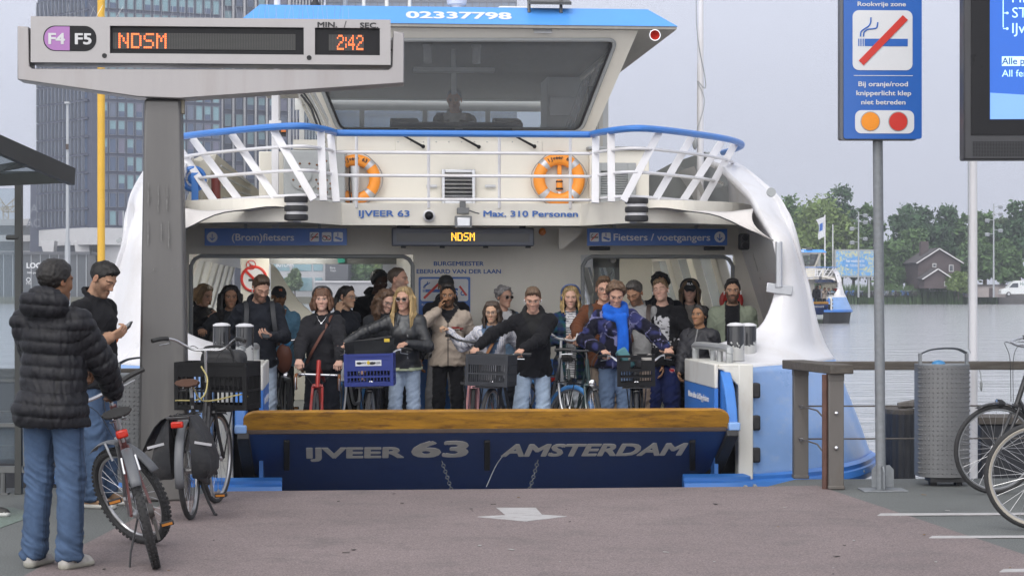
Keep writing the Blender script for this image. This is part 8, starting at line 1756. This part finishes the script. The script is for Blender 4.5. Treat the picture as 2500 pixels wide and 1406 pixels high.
def specs(P_, dark=False):
 mb = MB()
 for sg in (-1, 1):
  ring = [(sg * .033 + .023 * math.cos(t_ * .628), .098 - .25 * abs(.023 * math.cos(t_ * .628) + .008) * .3, .001 + .018 * math.sin(t_ * .628)) for t_ in range(10)]
  mb.tube(ring, .0022 if not dark else .0028, 5, 0, closed=True); mb.tube([(sg * .057, .092, .005), (sg * .078, .04, .008), (sg * .082, -.01, .004)], .002, 5)
  if dark: mb.add(ring, [tuple(range(10))], 1); mb.add([(p[0], p[1] - .002, p[2]) for p in ring], [tuple(range(9, -1, -1))], 1)
 mb.tube([(-.011, .098, .006), (.011, .098, .006)], .002, 5); worn(P_, mb, 'sunglasses' if dark else 'glasses', [m_wire, m_lens])
def earbuds(P_):
 for sg in (-1, 1): mb = MB(); mb.ball((sg * .086, .004, -.006), .008, 8, 6); mb.tube([(sg * .088, .006, -.008), (sg * .086, .010, -.034)], .004, 6); worn(P_, mb, 'earbud', m_plasticw)
def cap_(P_, col, peak=1, text=None):
 mb = MB(); prof = [(.0, .128), (.045, .120), (.075, .095), (.090, .055), (.092, .028)]
 V = []; n = 20
 for r_, z_ in prof:
  for j in range(n): a = j * 2 * math.pi / n; V.append((r_ * .93 * math.cos(a), -.014 + r_ * 1.16 * math.sin(a), z_))
 mb.add(V, [(i * n + j, (i + 1) * n + j, (i + 1) * n + (j + 1) % n, i * n + (j + 1) % n) for i in range(4) for j in range(n)])
 if peak:
  rows = [[(x_ * (1 - .12 * k_), peak * (.080 + .024 * k_) - .014 * (peak < 0) + -.9 * x_ * x_ * peak * (8 - k_), .045 - .008 * k_ - 2.2 * x_ * x_) for x_ in [-.065 + .0163 * i for i in range(9)]] for k_ in range(4)]
  mb.grid(rows); mb.grid([[(p[0], p[1], p[2] - .006) for p in r[::-1]] for r in rows])
 o = worn(P_, mb, 'cap', M('cap_%s' % key_(col), col, .8))
 if text: mb = MB(); mb.text(text, T4((0, .088, .075), (-1, 0, 0), (0, -.35, 1)), None, .026, 0, .03); worn(P_, mb, 'cap_lettering', text == 'VS' and M('orange_stitch', (.6, .14, .03)) or m_signwhite, smooth=False)
def UM(P_, *p): return Vector(P_['up'](*p))
def strap(P_, pts, w_, col, name='bag_strap'):
 mb = MB(); mb.tube(cr([UM(P_, *p) for p in pts], 6), w_, 6, flat=.35); return mb.build(name, M('strap_%s' % key_(col), col, .6), P_['root'])
def backpack(P_, col=(.02, .02, .022), straps=True, big=1.0):
 s = P_['s']; f = Field(P_['up'](0, -.25, 1.2) - .35, P_['up'](0, -.2, 1.2) + .35, (.011,) * 3)
 f.trunk(P_['up'](0, -.21, 1.05), P_['up'](0, -.20, 1.34), .14 * s * big, .12 * s * big, .08 * s * big, .07 * s * big, P_['Rs'], .03); V, F = f.mesh(); add_obj('backpack', fast_mesh('backpack', V, F, col=np.tile(np.array(col), (len(V), 1)) * (.8 + .4 * vnoise(V * 20, 1))[:, None]), m_cloth, P_['root'])
 if straps:
  for sg in (-1, 1): strap(P_, [(sg * .12, -.13, 1.40), (sg * .125, -.02, 1.485), (sg * .125, .10, 1.41), (sg * .135, .145, 1.28), (sg * .16, .10, 1.12), (sg * .16, -.05, 1.05)], .026, col, 'backpack_strap')
def slab(name, label, cat, c, size, rot, mat, screen=None):
 t = empty(name, c, rot, label, cat); mb = MB(); mb.box((0, 0, 0), size); mb.build('case', mat, t, bevel=min(size) * .3)
 if screen: mb = MB(); mb.box((0, 0, size[2] / 2 + .0006), (size[0] * .9, size[1] * .92, .001)); mb.build('screen', screen, t, smooth=False)
 return t
def hand_world(P_, sd, off=(0, 0, 0)): p = np.array(P_['A'][sd][2]) + np.array(off); return Vector(P_['loc']) + Vector(P_['fr'] @ p)

# ================================================================ who is there
BLK, INK, CHAR = (.014, .014, .016), (.016, .018, .024), (.026, .028, .032)
def gw(g, dx=0): return Vector(g) + Vector((dx, .06, .05))
DK, BR, MB_, BL = (.012, .010, .009), (.05, .03, .018), (.085, .05, .028), (.42, .29, .13)
J1, J2, J3 = (.055, .087, .150), (.25, .305, .385), (.105, .15, .23)
def crossbody(P_, col, sg=-1): return strap(P_, [(sg * .10, -.12, 1.36), (sg * .11, -.02, 1.478), (sg * .085, .09, 1.42), (0, .165, 1.26), (-sg * .10, .16, 1.10), (-sg * .17, .08, .98)], .018, col)
def puff(L, Nl, arm, at, C, V): C[(np.abs(L[:, 0] - .10) < .006) & (Nl[:, 1] < -.2) & ~arm & (L[:, 2] < 1.12)] *= .5
P = person('puffer', 128, 11.7, 1.79, 163, 'brown', 'm', head=(-24, 4, 0), hair=('afro', DK), top=dict(col=(.012, .012, .015), mat=m_nylon, quilt=.070, hood=1.2, bulk=.052, sleeve=.036, hem=.81, drop=.024, pattern=puff), legs=dict(col=J1, jeans=True, loose=.020, hh=.0075), hands=dict(R=((292, 985, 11.98), 'hold', (.9, -.6, .1)), L=((175, 930, 12.05), 'hold')),
 feet=((-.12, .0), (.12, -.02, -12)), shoes=((.40, .385, .36), (.36, .35, .30)), label='man seen from behind in a black quilted hooded jacket and blue jeans', g=.005)
def vest(L, Nl, arm, at, C, V):
 rgt = arm & (L[:, 0] > 0) & (at > .30); C[rgt] = np.array(SK['olive']) * .8; C[arm & (L[:, 0] < 0) & (at > .2)] = (.75, .17, .02)
P = person('wallet', 232, 15.0, 1.845, 68, 'olive', 'm', head=(0, 30, 0), hair=('crop', DK), beard=((.035, .026, .02), .6), top=dict(col=BLK, hem=.84, bulk=.03, drop=.02, pattern=vest, collar='stand'), legs=dict(col=J1, jeans=True, loose=.016), hands=dict(R=((272, 822, 14.86), 'hold', (.3, -.8, -.6)), L=((276, 824, 15.12), 'hold', (-.6, -.5, -.6))),
 feet=((-.12, .02), (.12, .06)), shoes=((.20, .115, .06), (.55, .54, .5)), label='man in a black gilet and jeans looking down at an open wallet', g=.005)
c = W(309, 800, 14.95); t = empty('wallet', c, (R(30), R(-20), R(-15)), 'dark open wallet held in both hands by the second waiting man', 'wallet')
for sg in (-1, 1): mb = MB(); mb.box((sg * .026, 0, .006), (.05, .085, .012), (0, sg * -.35, 0)); mb.build('flap', m_sadd, t, bevel=.003)
mb = MB(); mb.box((.012, .01, .012), (.05, .07, .004), (0, -.3, 0)); mb.build('card', m_grey, t, smooth=False)
person('edge', -68, 14.4, 1.75, 90, 'tan', 'm', hair=('short', DK), top=dict(col=BLK), legs=dict(col=INK), feet=((-.12, -.05), (.10, .11)), shoes=((.02, .02, .02), (.55, .55, .53)), label='person standing at the left edge with only a black trainer showing')
person('window', 490, 22.3, 1.68, 58, 'fair', 'f', head=(0, 20, 0), hair=('bob', (.22, .13, .055), 'roots'), top=dict(col=BLK), legs=dict(col=BLK), hands=dict(R=((508, 778, 22.0), 'hold')), label='woman with dark blonde bob in a black top behind the ferry window')
person('curls', 562, 20.4, 1.655, -8, 'tan', 'f', head=(22, 6, 0), hair=('longwavy', DK), top=dict(col=CHAR, bulk=.03, sleeve=.02), legs=dict(col=INK), hands=dict(R=((492, 806, 20.1), 'grip')), label='woman with long black curls in a charcoal jacket reaching to the left')
P = person('hoodie', 632, 19.5, 1.765, 12, 'fair', 'm', head=(14, 27, 0), hair=('short', BR), beard=((.04, .025, .015), .75), top=dict(col=INK, hood=.9, collar=None, bulk=.026), legs=dict(col=(.29, .345, .42), jeans=True), hands=dict(L=((660, 822, 19.2), 'hold', (-.7, -.4, -.6)), R=((595, 850, 19.35), 'relax', (.8, -.5, 0))), label='bearded man in a dark hoodie looking down at his phone')
backpack(P, CHAR); earbuds(P); slab('phone', 'black phone in the hand of the bearded hoodie man', 'phone', hand_world(P, 'L', (.06, .065, .03)), (.075, .15, .009), (R(35), 0, R(25)), m_blackg, M('phone_screen', (.05, .055, .06), .1))
P = person('capblue', 680, 21.2, 1.645, 12, 'brown2', 'm', head=(5, 5, 0), hair=('buzz', DK), beard=(DK, .6), top=dict(col=(.12, .25, .36), hood=.8, bulk=.03), legs=dict(col=BLK), label='man in a black cap and light blue jacket behind the hoodie man'); cap_(P, BLK, 1, 'VS')
t = empty('shoulder_bag', W(693, 875, 20.3), label='brown leather bag hanging between the hoodie man and headphones woman', cat='bag'); mb = MB(); mb.ball((0, 0, 0), (.085, .06, .15), 14, 10); mb.build('body', M('bag_brown', (.16, .05, .025), .5, bump=.2, bs=20), t); mb = MB(); mb.tube(cr([(-.05, 0, .13), (-.03, 0, .3), (.02, 0, .5)], 5), .012, 6); mb.ball((.03, .0, .16), (.04, .04, .04), 8, 6, 1); mb.build('handle', [m_brownl, M('blue_cloth', (.05, .3, .6))], t)
P = person('phones', 787, 19.38, 1.625, 0, 'pale', 'f', head=(0, -2, 0), hair=('bob', (.10, .045, .022), 'fringe'), lips=(.40, .16, .15), top=dict(col=(.020, .020, .023), bulk=.036, sleeve=.026, collar='lapel', hem=.90, drop=.01, inner=BLK, vneck=(.05, .03)), legs=dict(col=INK, loose=.03), hands=dict(L=(gw(g_red[0]), 'grip'), R=(gw(g_red[1]), 'grip')), label='auburn woman in black headphones and dark jacket holding the red road bicycle')
headphones(P, (.02, .02, .022)); crossbody(P, (.10, .035, .022)); mb = MB()
for sg in (-1, 1): mb.ring(.014, .0028, 14, 5, T4((sg * .082, .006, -.052), (0, 1, 0), (0, 0, 1)))
worn(P, mb, 'hoop_earrings', M('gold', (.55, .33, .10), .25, metal=.9)); mb = MB(); mb.tube(cr([(-.055, .03, -.16), (-.03, .075, -.21), (0, .09, -.24), (.03, .075, -.21), (.055, .03, -.16)], 5), .0025, 5); mb.ball((0, .093, -.25), (.012, .004, .012), 8, 6); worn(P, mb, 'necklace', m_chrome)
P = person('profile', 842, 20.7, 1.65, 52, 'asian', 'f', head=(8, 4, 0), hair=('bun', DK, 'tail'), top=dict(col=INK, bulk=.035, sleeve=.024), legs=dict(col=BLK), hands=dict(R=((826, 762, 20.5), 'ear', (.8, .2, -.5))), label='woman in glasses and navy jacket in profile holding her neck'); specs(P)
person('dark', 922, 22.0, 1.825, 25, 'dark', 'm', head=(10, 12, 0), hair=('afro', BLK), top=dict(col=(.008, .008, .009), bulk=.05, sleeve=.035, hood=.9, wr=1.8), legs=dict(col=BLK), label='dark skinned man in a black fleece behind the man in white')
person('white', 968, 21.0, 1.84, 72, 'fair', 'm', head=(0, 0, 0), hair=('receding', (.075, .055, .04)), beard=((.22, .19, .16), .55), top=dict(col=(.62, .62, .66), bulk=.035, sleeve=.026, hem=.82, inner=(.16, .16, .17), vneck=(.2, .06)), legs=dict(col=CHAR), label='tall man with receding hair in a white jacket looking right')
P = person('brownhair', 937, 20.2, 1.625, 14, 'pale', 'f', head=(18, 22, 0), hair=('longwavy', (.075, .042, .024)), top=dict(col=CHAR, bulk=.03), legs=dict(col=INK), label='woman with wavy brown hair and glasses looking down behind the blonde'); specs(P)
def leath(L, Nl, arm, at, C, V):
 C[(L[:, 2] < .93) & ~arm] = (.42, .46, .30); m = ~arm & (np.abs(L[:, 0] + .035) < .005) & (Nl[:, 1] > 0) & (L[:, 2] < 1.3); C[m] = (.30, .30, .30)
P = person('blonde', 988, 19.4, 1.64, 0, 'fair', 'f', lean=6, head=(-14, -2, 0), hair=('long', BL, 'roots'), lips=(.42, .17, .15), top=dict(col=(.017, .018, .020), mat=m_leather, wr=.55, hem=.90, bulk=.024, sleeve=.018, collar='lapel', inner=(.05, .055, .06), vneck=(.10, .05), pattern=leath), legs=dict(col=J2, jeans=True, loose=.008), hands=dict(L=(gw(g_bc[0]), 'grip', (-.9, -.4, -.4)), R=(gw(g_bc[1]), 'grip', (.9, -.4, -.2))), label='blonde woman in brown sunglasses and a black leather jacket'); specs(P, True)
def pocket(L, Nl, arm, at, C, V):
 f = ~arm & (Nl[:, 1] > .2); C[f & (np.abs(L[:, 2] - 1.30 - L[:, 0] * .12) < .010) & (L[:, 0] < -.04) & (L[:, 0] > -.16)] = (.25, .03, .03); C[f & (np.abs(L[:, 2] - 1.275 - L[:, 0] * .12) < .006) & (L[:, 0] < -.04) & (L[:, 0] > -.16)] = BLK
P = person('beige', 1094, 20.5, 1.665, 2, 'brown2', 'm', head=(-4, 2, 0), hair=('short', DK), beard=(DK, .85), top=dict(col=(.34, .285, .235), hem=.88, bulk=.034, sleeve=.026, zip=BLK, hood=.8, inner=BLK, vneck=(.07, .05), pattern=pocket), legs=dict(col=BLK, loose=.008), hands=dict(R=((1071, 757, 20.36), 'ear', (.8, .1, -.7)), L=((1128, 880, 20.6), 'relax')), label='bearded man in a beige jacket with a phone at his ear')
P = person('capgrey', 1089, 21.3, 1.76, 0, 'brown', 'm', hair=('buzz', DK), top=dict(col=BLK, bulk=.03, hood=1.0), legs=dict(col=(.20, .20, .21), loose=.03), feet=((-.16, 0), (.16, 0)), label='person in a black cap hidden behind the man in beige'); cap_(P, BLK)
def pin(L, Nl, arm, at, C, V):
 u = np.where(arm, L[:, 1] * 1.3 + L[:, 2] * .3, L[:, 0]); m = (np.mod(u, .021) < .0055) & (C[:, 0] > .25); C[m] = (.26, .29, .38)
P = person('striped', 1203, 19.72, 1.50, -4, 'asian', 'f', lean=5, head=(-6, 2, 0), hair=('mid', (.05, .034, .024)), lips=(.42, .13, .12), top=dict(col=(.58, .57, .60), hem=.80, bulk=.026, sleeve=.022, collar='lapel', inner=(.09, .14, .22), vneck=(.20, .07), pattern=pin), legs=dict(col=J3, jeans=True), hands=dict(R=(gw(g_pk[1]), 'grip', (.9, -.4, -.4)), L=(gw(g_pk[0], .02), 'grip')), label='woman with a brown bob and glasses in a white striped blazer'); specs(P); crossbody(P, (.28, .12, .04))
P = person('greyhair', 1228, 21.3, 1.645, 32, 'fair', 'f', head=(6, 2, 0), hair=('grey', (.24, .23, .23)), top=dict(col=(.12, .19, .28), bulk=.024, inner=(.55, .55, .56), vneck=(.14, .06), collar='lapel'), legs=dict(col=INK), label='grey haired woman in sunglasses and a denim shirt'); specs(P, True); backpack(P, BLK)
def badge(L, Nl, arm, at, C, V): m = arm & (L[:, 0] < 0) & (((at - .27) / .06) ** 2 + ((L[:, 1] - .03) / .03) ** 2 < 1) & (Nl[:, 0] < -.0); C[m] = (.055, .055, .04)
P = person('boy', 1302, 19.38, 1.65, -2, 'fair', 'm', lean=10, head=(0, 8, 0), hair=('crop', (.10, .062, .036)), lips=(.40, .17, .15), top=dict(col=(.013, .013, .015), bulk=.036, sleeve=.026, hood=.85, hem=.84, inner=(.02, .02, .02), vneck=(.10, .05), pattern=badge), legs=dict(col=(.29, .36, .45), jeans=True, loose=.014), feet=((-.12, .03), (.16, .10)), hands=dict(L=(gw(g_gc[0]), 'grip', (-.9, -.4, -.3)), R=(gw(g_gc[1]), 'grip', (.9, -.4, -.1))), label='boy in a black jacket and earbuds leaning on the handlebar'); earbuds(P)
def plaid(L, Nl, arm, at, C, V):
 inn = (C[:, 0] > .3); C[inn & (np.mod(L[:, 2], .024) < .009)] = (.06, .065, .09); o = ~inn; a = np.mod(L[:, 0] + L[:, 1] * .6, .07) < .03; b = np.mod(L[:, 2], .075) < .03; C[o & a] *= np.array((.8, 1.7, 1.0)); C[o & b] *= np.array((.8, .9, 1.7))
P = person('plaid', 1393, 20.7, 1.645, 0, 'pale', 'f', head=(0, 4, 0), hair=('mid', BL, 'roots'), lips=(.42, .16, .15), top=dict(col=(.020, .032, .052), bulk=.034, sleeve=.026, collar='lapel', inner=(.55, .55, .56), vneck=(.2, .0, .058), hem=.74, pattern=plaid), legs=dict(col=(.36, .39, .43), jeans=True), hands=dict(R=((1376, 832, 20.45), 'hold', (.9, -.3, -.5)), L=((1408, 836, 20.45), 'hold', (-.9, -.3, -.5))), label='blonde woman in blue headphones with a striped shirt under a plaid jacket'); headphones(P, (.055, .085, .19))
P = person('suede', 1474, 20.3, 1.735, -4, 'fair', 'm', head=(6, 4, 0), hair=('short', MB_), top=dict(col=(.105, .040, .020), bulk=.034, sleeve=.026, hem=.84, collar='lapel'), legs=dict(col=(.25, .2, .16)), hands=dict(R=((1402, 838, 19.75), 'grip', (.9, -.5, -.2)), L=((1520, 880, 20.1), 'relax')), label='man in a brown suede jacket standing behind the scarf woman'); specs(P); strap(P, [(.12, -.12, 1.38), (.13, -.02, 1.475), (.13, .10, 1.40), (.15, .15, 1.25)], .028, CHAR, 'backpack_strap')
def galaxy(L, Nl, arm, at, C, V):
 n = vnoise(V * 14 + 3, 21); m = np.clip((n - .52) * 5, 0, 1)[:, None] * .8; C[:] = C * (1 - m) + np.array((.035, .040, .13)) * m; r = np.abs(2 * vnoise(V * 11 + 9, 23) - 1); C[r < .045] = (.15, .15, .27)
P = person('scarf', 1502, 19.36, 1.695, 3, 'fair', 'f', head=(0, 24, 0), hair=('curly', (.105, .062, .036)), lips=(.38, .17, .14), top=dict(col=(.010, .010, .018), bulk=.04, sleeve=.032, hem=.89, pattern=galaxy, hemband=.04), legs=dict(col=J3, jeans=True, loose=.018), hands=dict(L=(gw(g_kc[0]), 'grip', (-.9, -.4, -.2)), R=(gw(g_kc[1]), 'grip', (.9, -.4, -.2))), label='woman with short curly hair and a bright blue scarf')
f = Field(P['up'](0, 0, 1.2) - .5, P['up'](0, 0, 1.2) + .5, (.009,) * 3); s_ = P['s']; U_ = P['up']
for k in range(14):
 a, b = k * .449, (k + 1) * .449; rr = lambda t: U_(.095 * math.cos(t), .0 + .10 * math.sin(t), 1.475 - .035 * math.sin(t) + .012 * math.sin(2 * t)); f.cap(rr(a), rr(b), .042, .042, .02)
 rr2 = lambda t: U_(.115 * math.cos(t), .015 + .115 * math.sin(t), 1.43 - .05 * math.sin(t)); f.cap(rr2(a), rr2(b), .036, .036, .015)
for sg in (-1, -.55, -.1): f.cap(U_(sg * .07 - .01, .15, 1.40), U_(sg * .075 - .03, .175, 1.02), .030, .026, .02)
V, F = f.mesh(); N_ = normals(V, F); n = vnoise(V * np.array([26, 26, 9]), 3); add_obj('scarf', fast_mesh('scarf', V + N_ * ((n - .5) * .022)[:, None], F, col=np.array((.015, .105, .50)) * (.7 + .5 * n)[:, None]), m_cloth, P['root'])
mb = MB()
for i in range(12): x_ = -.125 + i * .0105; mb.tube([UM(P, x_, .185, 1.02), UM(P, x_ + .004 * (-1) ** i, .19, .93)], .004, 4)
mb.build('scarf_fringe', M('scarf_blue', (.015, .09, .44), .9), P['root']); mb = MB(); E_, T_ = P['A']['L'][1], P['A']['L'][2]; q_ = E_ + (T_ - E_) * .93; mb.tube([E_ + (T_ - E_) * .86, E_ + (T_ - E_) * .93], .047, 12); mb.build('wristband', M('blue_band', (.05, .30, .72), .4), P['root'])
P = person('sweater', 1556, 20.4, 1.715, -10, 'tan', 'm', head=(-20, 28, 0), hair=('short', (.060, .055, .05)), beard=((.05, .045, .04), .7), top=dict(col=(.27, .27, .27), bulk=.028, sleeve=.024), legs=dict(col=(.24, .19, .16)), label='grey haired man in a grey sweater with a brown backpack looking down'); backpack(P, (.05, .035, .03))
def prnt(L, Nl, arm, at, C, V):
 f = ~arm & (Nl[:, 1] > .3) & (np.abs(L[:, 0]) < .10); z = L[:, 2]; n = vnoise(V * 55, 31); C[f & (z > 1.13) & (z < 1.34 + .05 * n) & (np.abs(L[:, 0]) < .075) & (n > .28)] = (.50, .50, .52)
 C[f & (z > 1.04) & (z < 1.12) & (np.mod(z, .017) < .010) & (vnoise(V * 110, 33) > .36)] = (.50, .50, .52); C[arm & (at > .45) & (at < .85) & (vnoise(V * 32, 35) > .58)] = (.50, .50, .52)
def emb(V, C):
 m = (((V[:, 0] + .10) / .028) ** 2 + ((V[:, 2] - .80) / .02) ** 2 < 1) & (V[:, 1] > .05); C[m] = (.5, .3, .3); m = (((V[:, 0] + .10) / .022) ** 2 + ((V[:, 2] - .80) / .014) ** 2 < 1) & (V[:, 1] > .05); C[m] = (.5, .02, .03)
P = person('blond', 1617, 20.4, 1.715, -6, 'pale', 'm', head=(-12, -8, 9), hair=('crop', (.15, .095, .05)), lips=(.44, .2, .18), top=dict(col=BLK, hood=.95, collar=None, bulk=.03, sleeve=.028, pattern=prnt), legs=dict(col=(.016, .024, .09), loose=.03, pattern=emb), extra=('closed',), hands=dict(L=((1645, 850, 20.2), 'relax', (-.9, -.4, 0))), label='blond man with closed eyes in a black hoodie with a white print'); earbuds(P)
person('blackcurl', 1612, 21.6, 1.78, 0, 'tan', 'm', hair=('curly', BLK), top=dict(col=INK, bulk=.035), legs=dict(col=BLK), label='tall black haired person almost hidden behind the blond man')
P = person('capgirl', 1684, 21.7, 1.71, -4, 'pale', 'f', head=(0, 4, 0), hair=('long', (.12, .075, .04)), top=dict(col=BLK, bulk=.03, inner=(.22, .2, .18), vneck=(.2, .0, .05)), legs=dict(col=BLK), label='long haired girl in a black cap and black headphones'); cap_(P, BLK, 1, 'FILA'); headphones(P, (.02, .02, .022))
person('puffwoman', 1708, 19.25, 1.465, -24, 'brown2', 'f', head=(-8, -6, 0), hair=('bun', DK, 'tail', 'bun'), lips=(.26, .09, .08), top=dict(col=(.022, .022, .026), mat=m_nylon, bulk=.034, sleeve=.026, hem=.82, zip=(.2, .2, .2), wr=1.3, inner=BLK, vneck=(.06, .03)), legs=dict(col=INK), hands=dict(R=((1656, 925, 19.0), 'relax')), label='short woman in a black padded jacket beside the right ramp housing')
P = person('bomber', 1788, 20.4, 1.71, -6, 'olive', 'm', fat=.02, head=(2, -2, 0), hair=('short', DK), beard=(DK, .92), top=dict(col=(.23, .26, .195), bulk=.034, sleeve=.03, hem=.90, inner=BLK, vneck=(.2, .0, .075)), legs=dict(col=BLK), label='bearded man in a sage green bomber jacket behind the bollards'); earbuds(P)
def cpt(L, Nl, arm, at, C, V): C[arm & (at > .12)] = (.36, .36, .40); C[(L[:, 2] > 1.40) & ~arm] = (.5, .5, .5)
cw_ = fw(FL(1110, 250, 6.4)); person('captain', 1110, 23.0, 1.80, 0, 'fair', 'm', sit=True, head=(-6, 12, 0), hair=('receding', (.26, .25, .25)), top=dict(col=BLK, bulk=.026, inner=(.55, .55, .56), vneck=(.12, .04), pattern=cpt, hem=.9), legs=dict(col=BLK), hands=dict(L=((-.30, .42, .95 - .43), 'flat'), R=((.30, .42, .95 - .43), 'flat')), world=(cw_.x, cw_.y, 2.56), label='grey haired captain in a dark waistcoat at the wheelhouse console')
cp_ = empty('helm_seat', (cw_.x, cw_.y + .02, 2.56), (0, 0, TH), 'dark helm seat under the captain in the wheelhouse', 'seat'); mb = MB(); mb.box((0, 0, .40), (.44, .44, .07)); mb.build('cushion', m_sadd, cp_, bevel=.02); mb = MB(); mb.lathe([(.2, 0), (.2, .02), (.04, .03), (.04, .37)], 14); mb.build('pedestal', m_grey, cp_); mb = MB(); mb.box((0, .24, .80), (.42, .07, .62)); mb.build('backrest', m_sadd, cp_, bevel=.03)
fr2 = ferry2.location
for i, (px, k, lb) in enumerate(((1993, 'dark', 'dark haired passenger in black at the front of the far ferry'), (2003, 'white', 'passenger in white at the front of the far ferry'), (2013, 'beige', 'passenger in beige at the front of the far ferry'), (2024, 'greyhair', 'grey haired passenger at the front of the far ferry'), (2034, 'capblue', 'passenger in a cap at the right of the far ferry'))):
 o = copy_tree(PEOPLE[k]['root']); o.location = ((px - 1250) * 151 / FP, 151 + .3 * (i % 2), 0); o.rotation_euler = (0, 0, R(180 + 10 * i)); o['label'] = lb; o['group'] = 'passengers on the far ferry'

# ================================================================ haze over the harbour
mz = bpy.data.materials.new('haze_air'); mz.use_nodes = True; nt = mz.node_tree; nt.nodes.clear()
pv_ = N(nt, 'ShaderNodeVolumePrincipled'); pv_.inputs['Color'].default_value = (.86, .89, .97, 1); pv_.inputs['Density'].default_value = .00062; pv_.inputs['Anisotropy'].default_value = .35
nt.links.new(pv_.outputs[0], N(nt, 'ShaderNodeOutputMaterial').inputs['Volume'])
mb = MB(); mb.box((0, 420, 40), (1500, 960, 88)); hz = mb.build('haze', mz, smooth=False)
tag(hz, 'thin pale haze over the harbour', 'haze', kind='stuff')
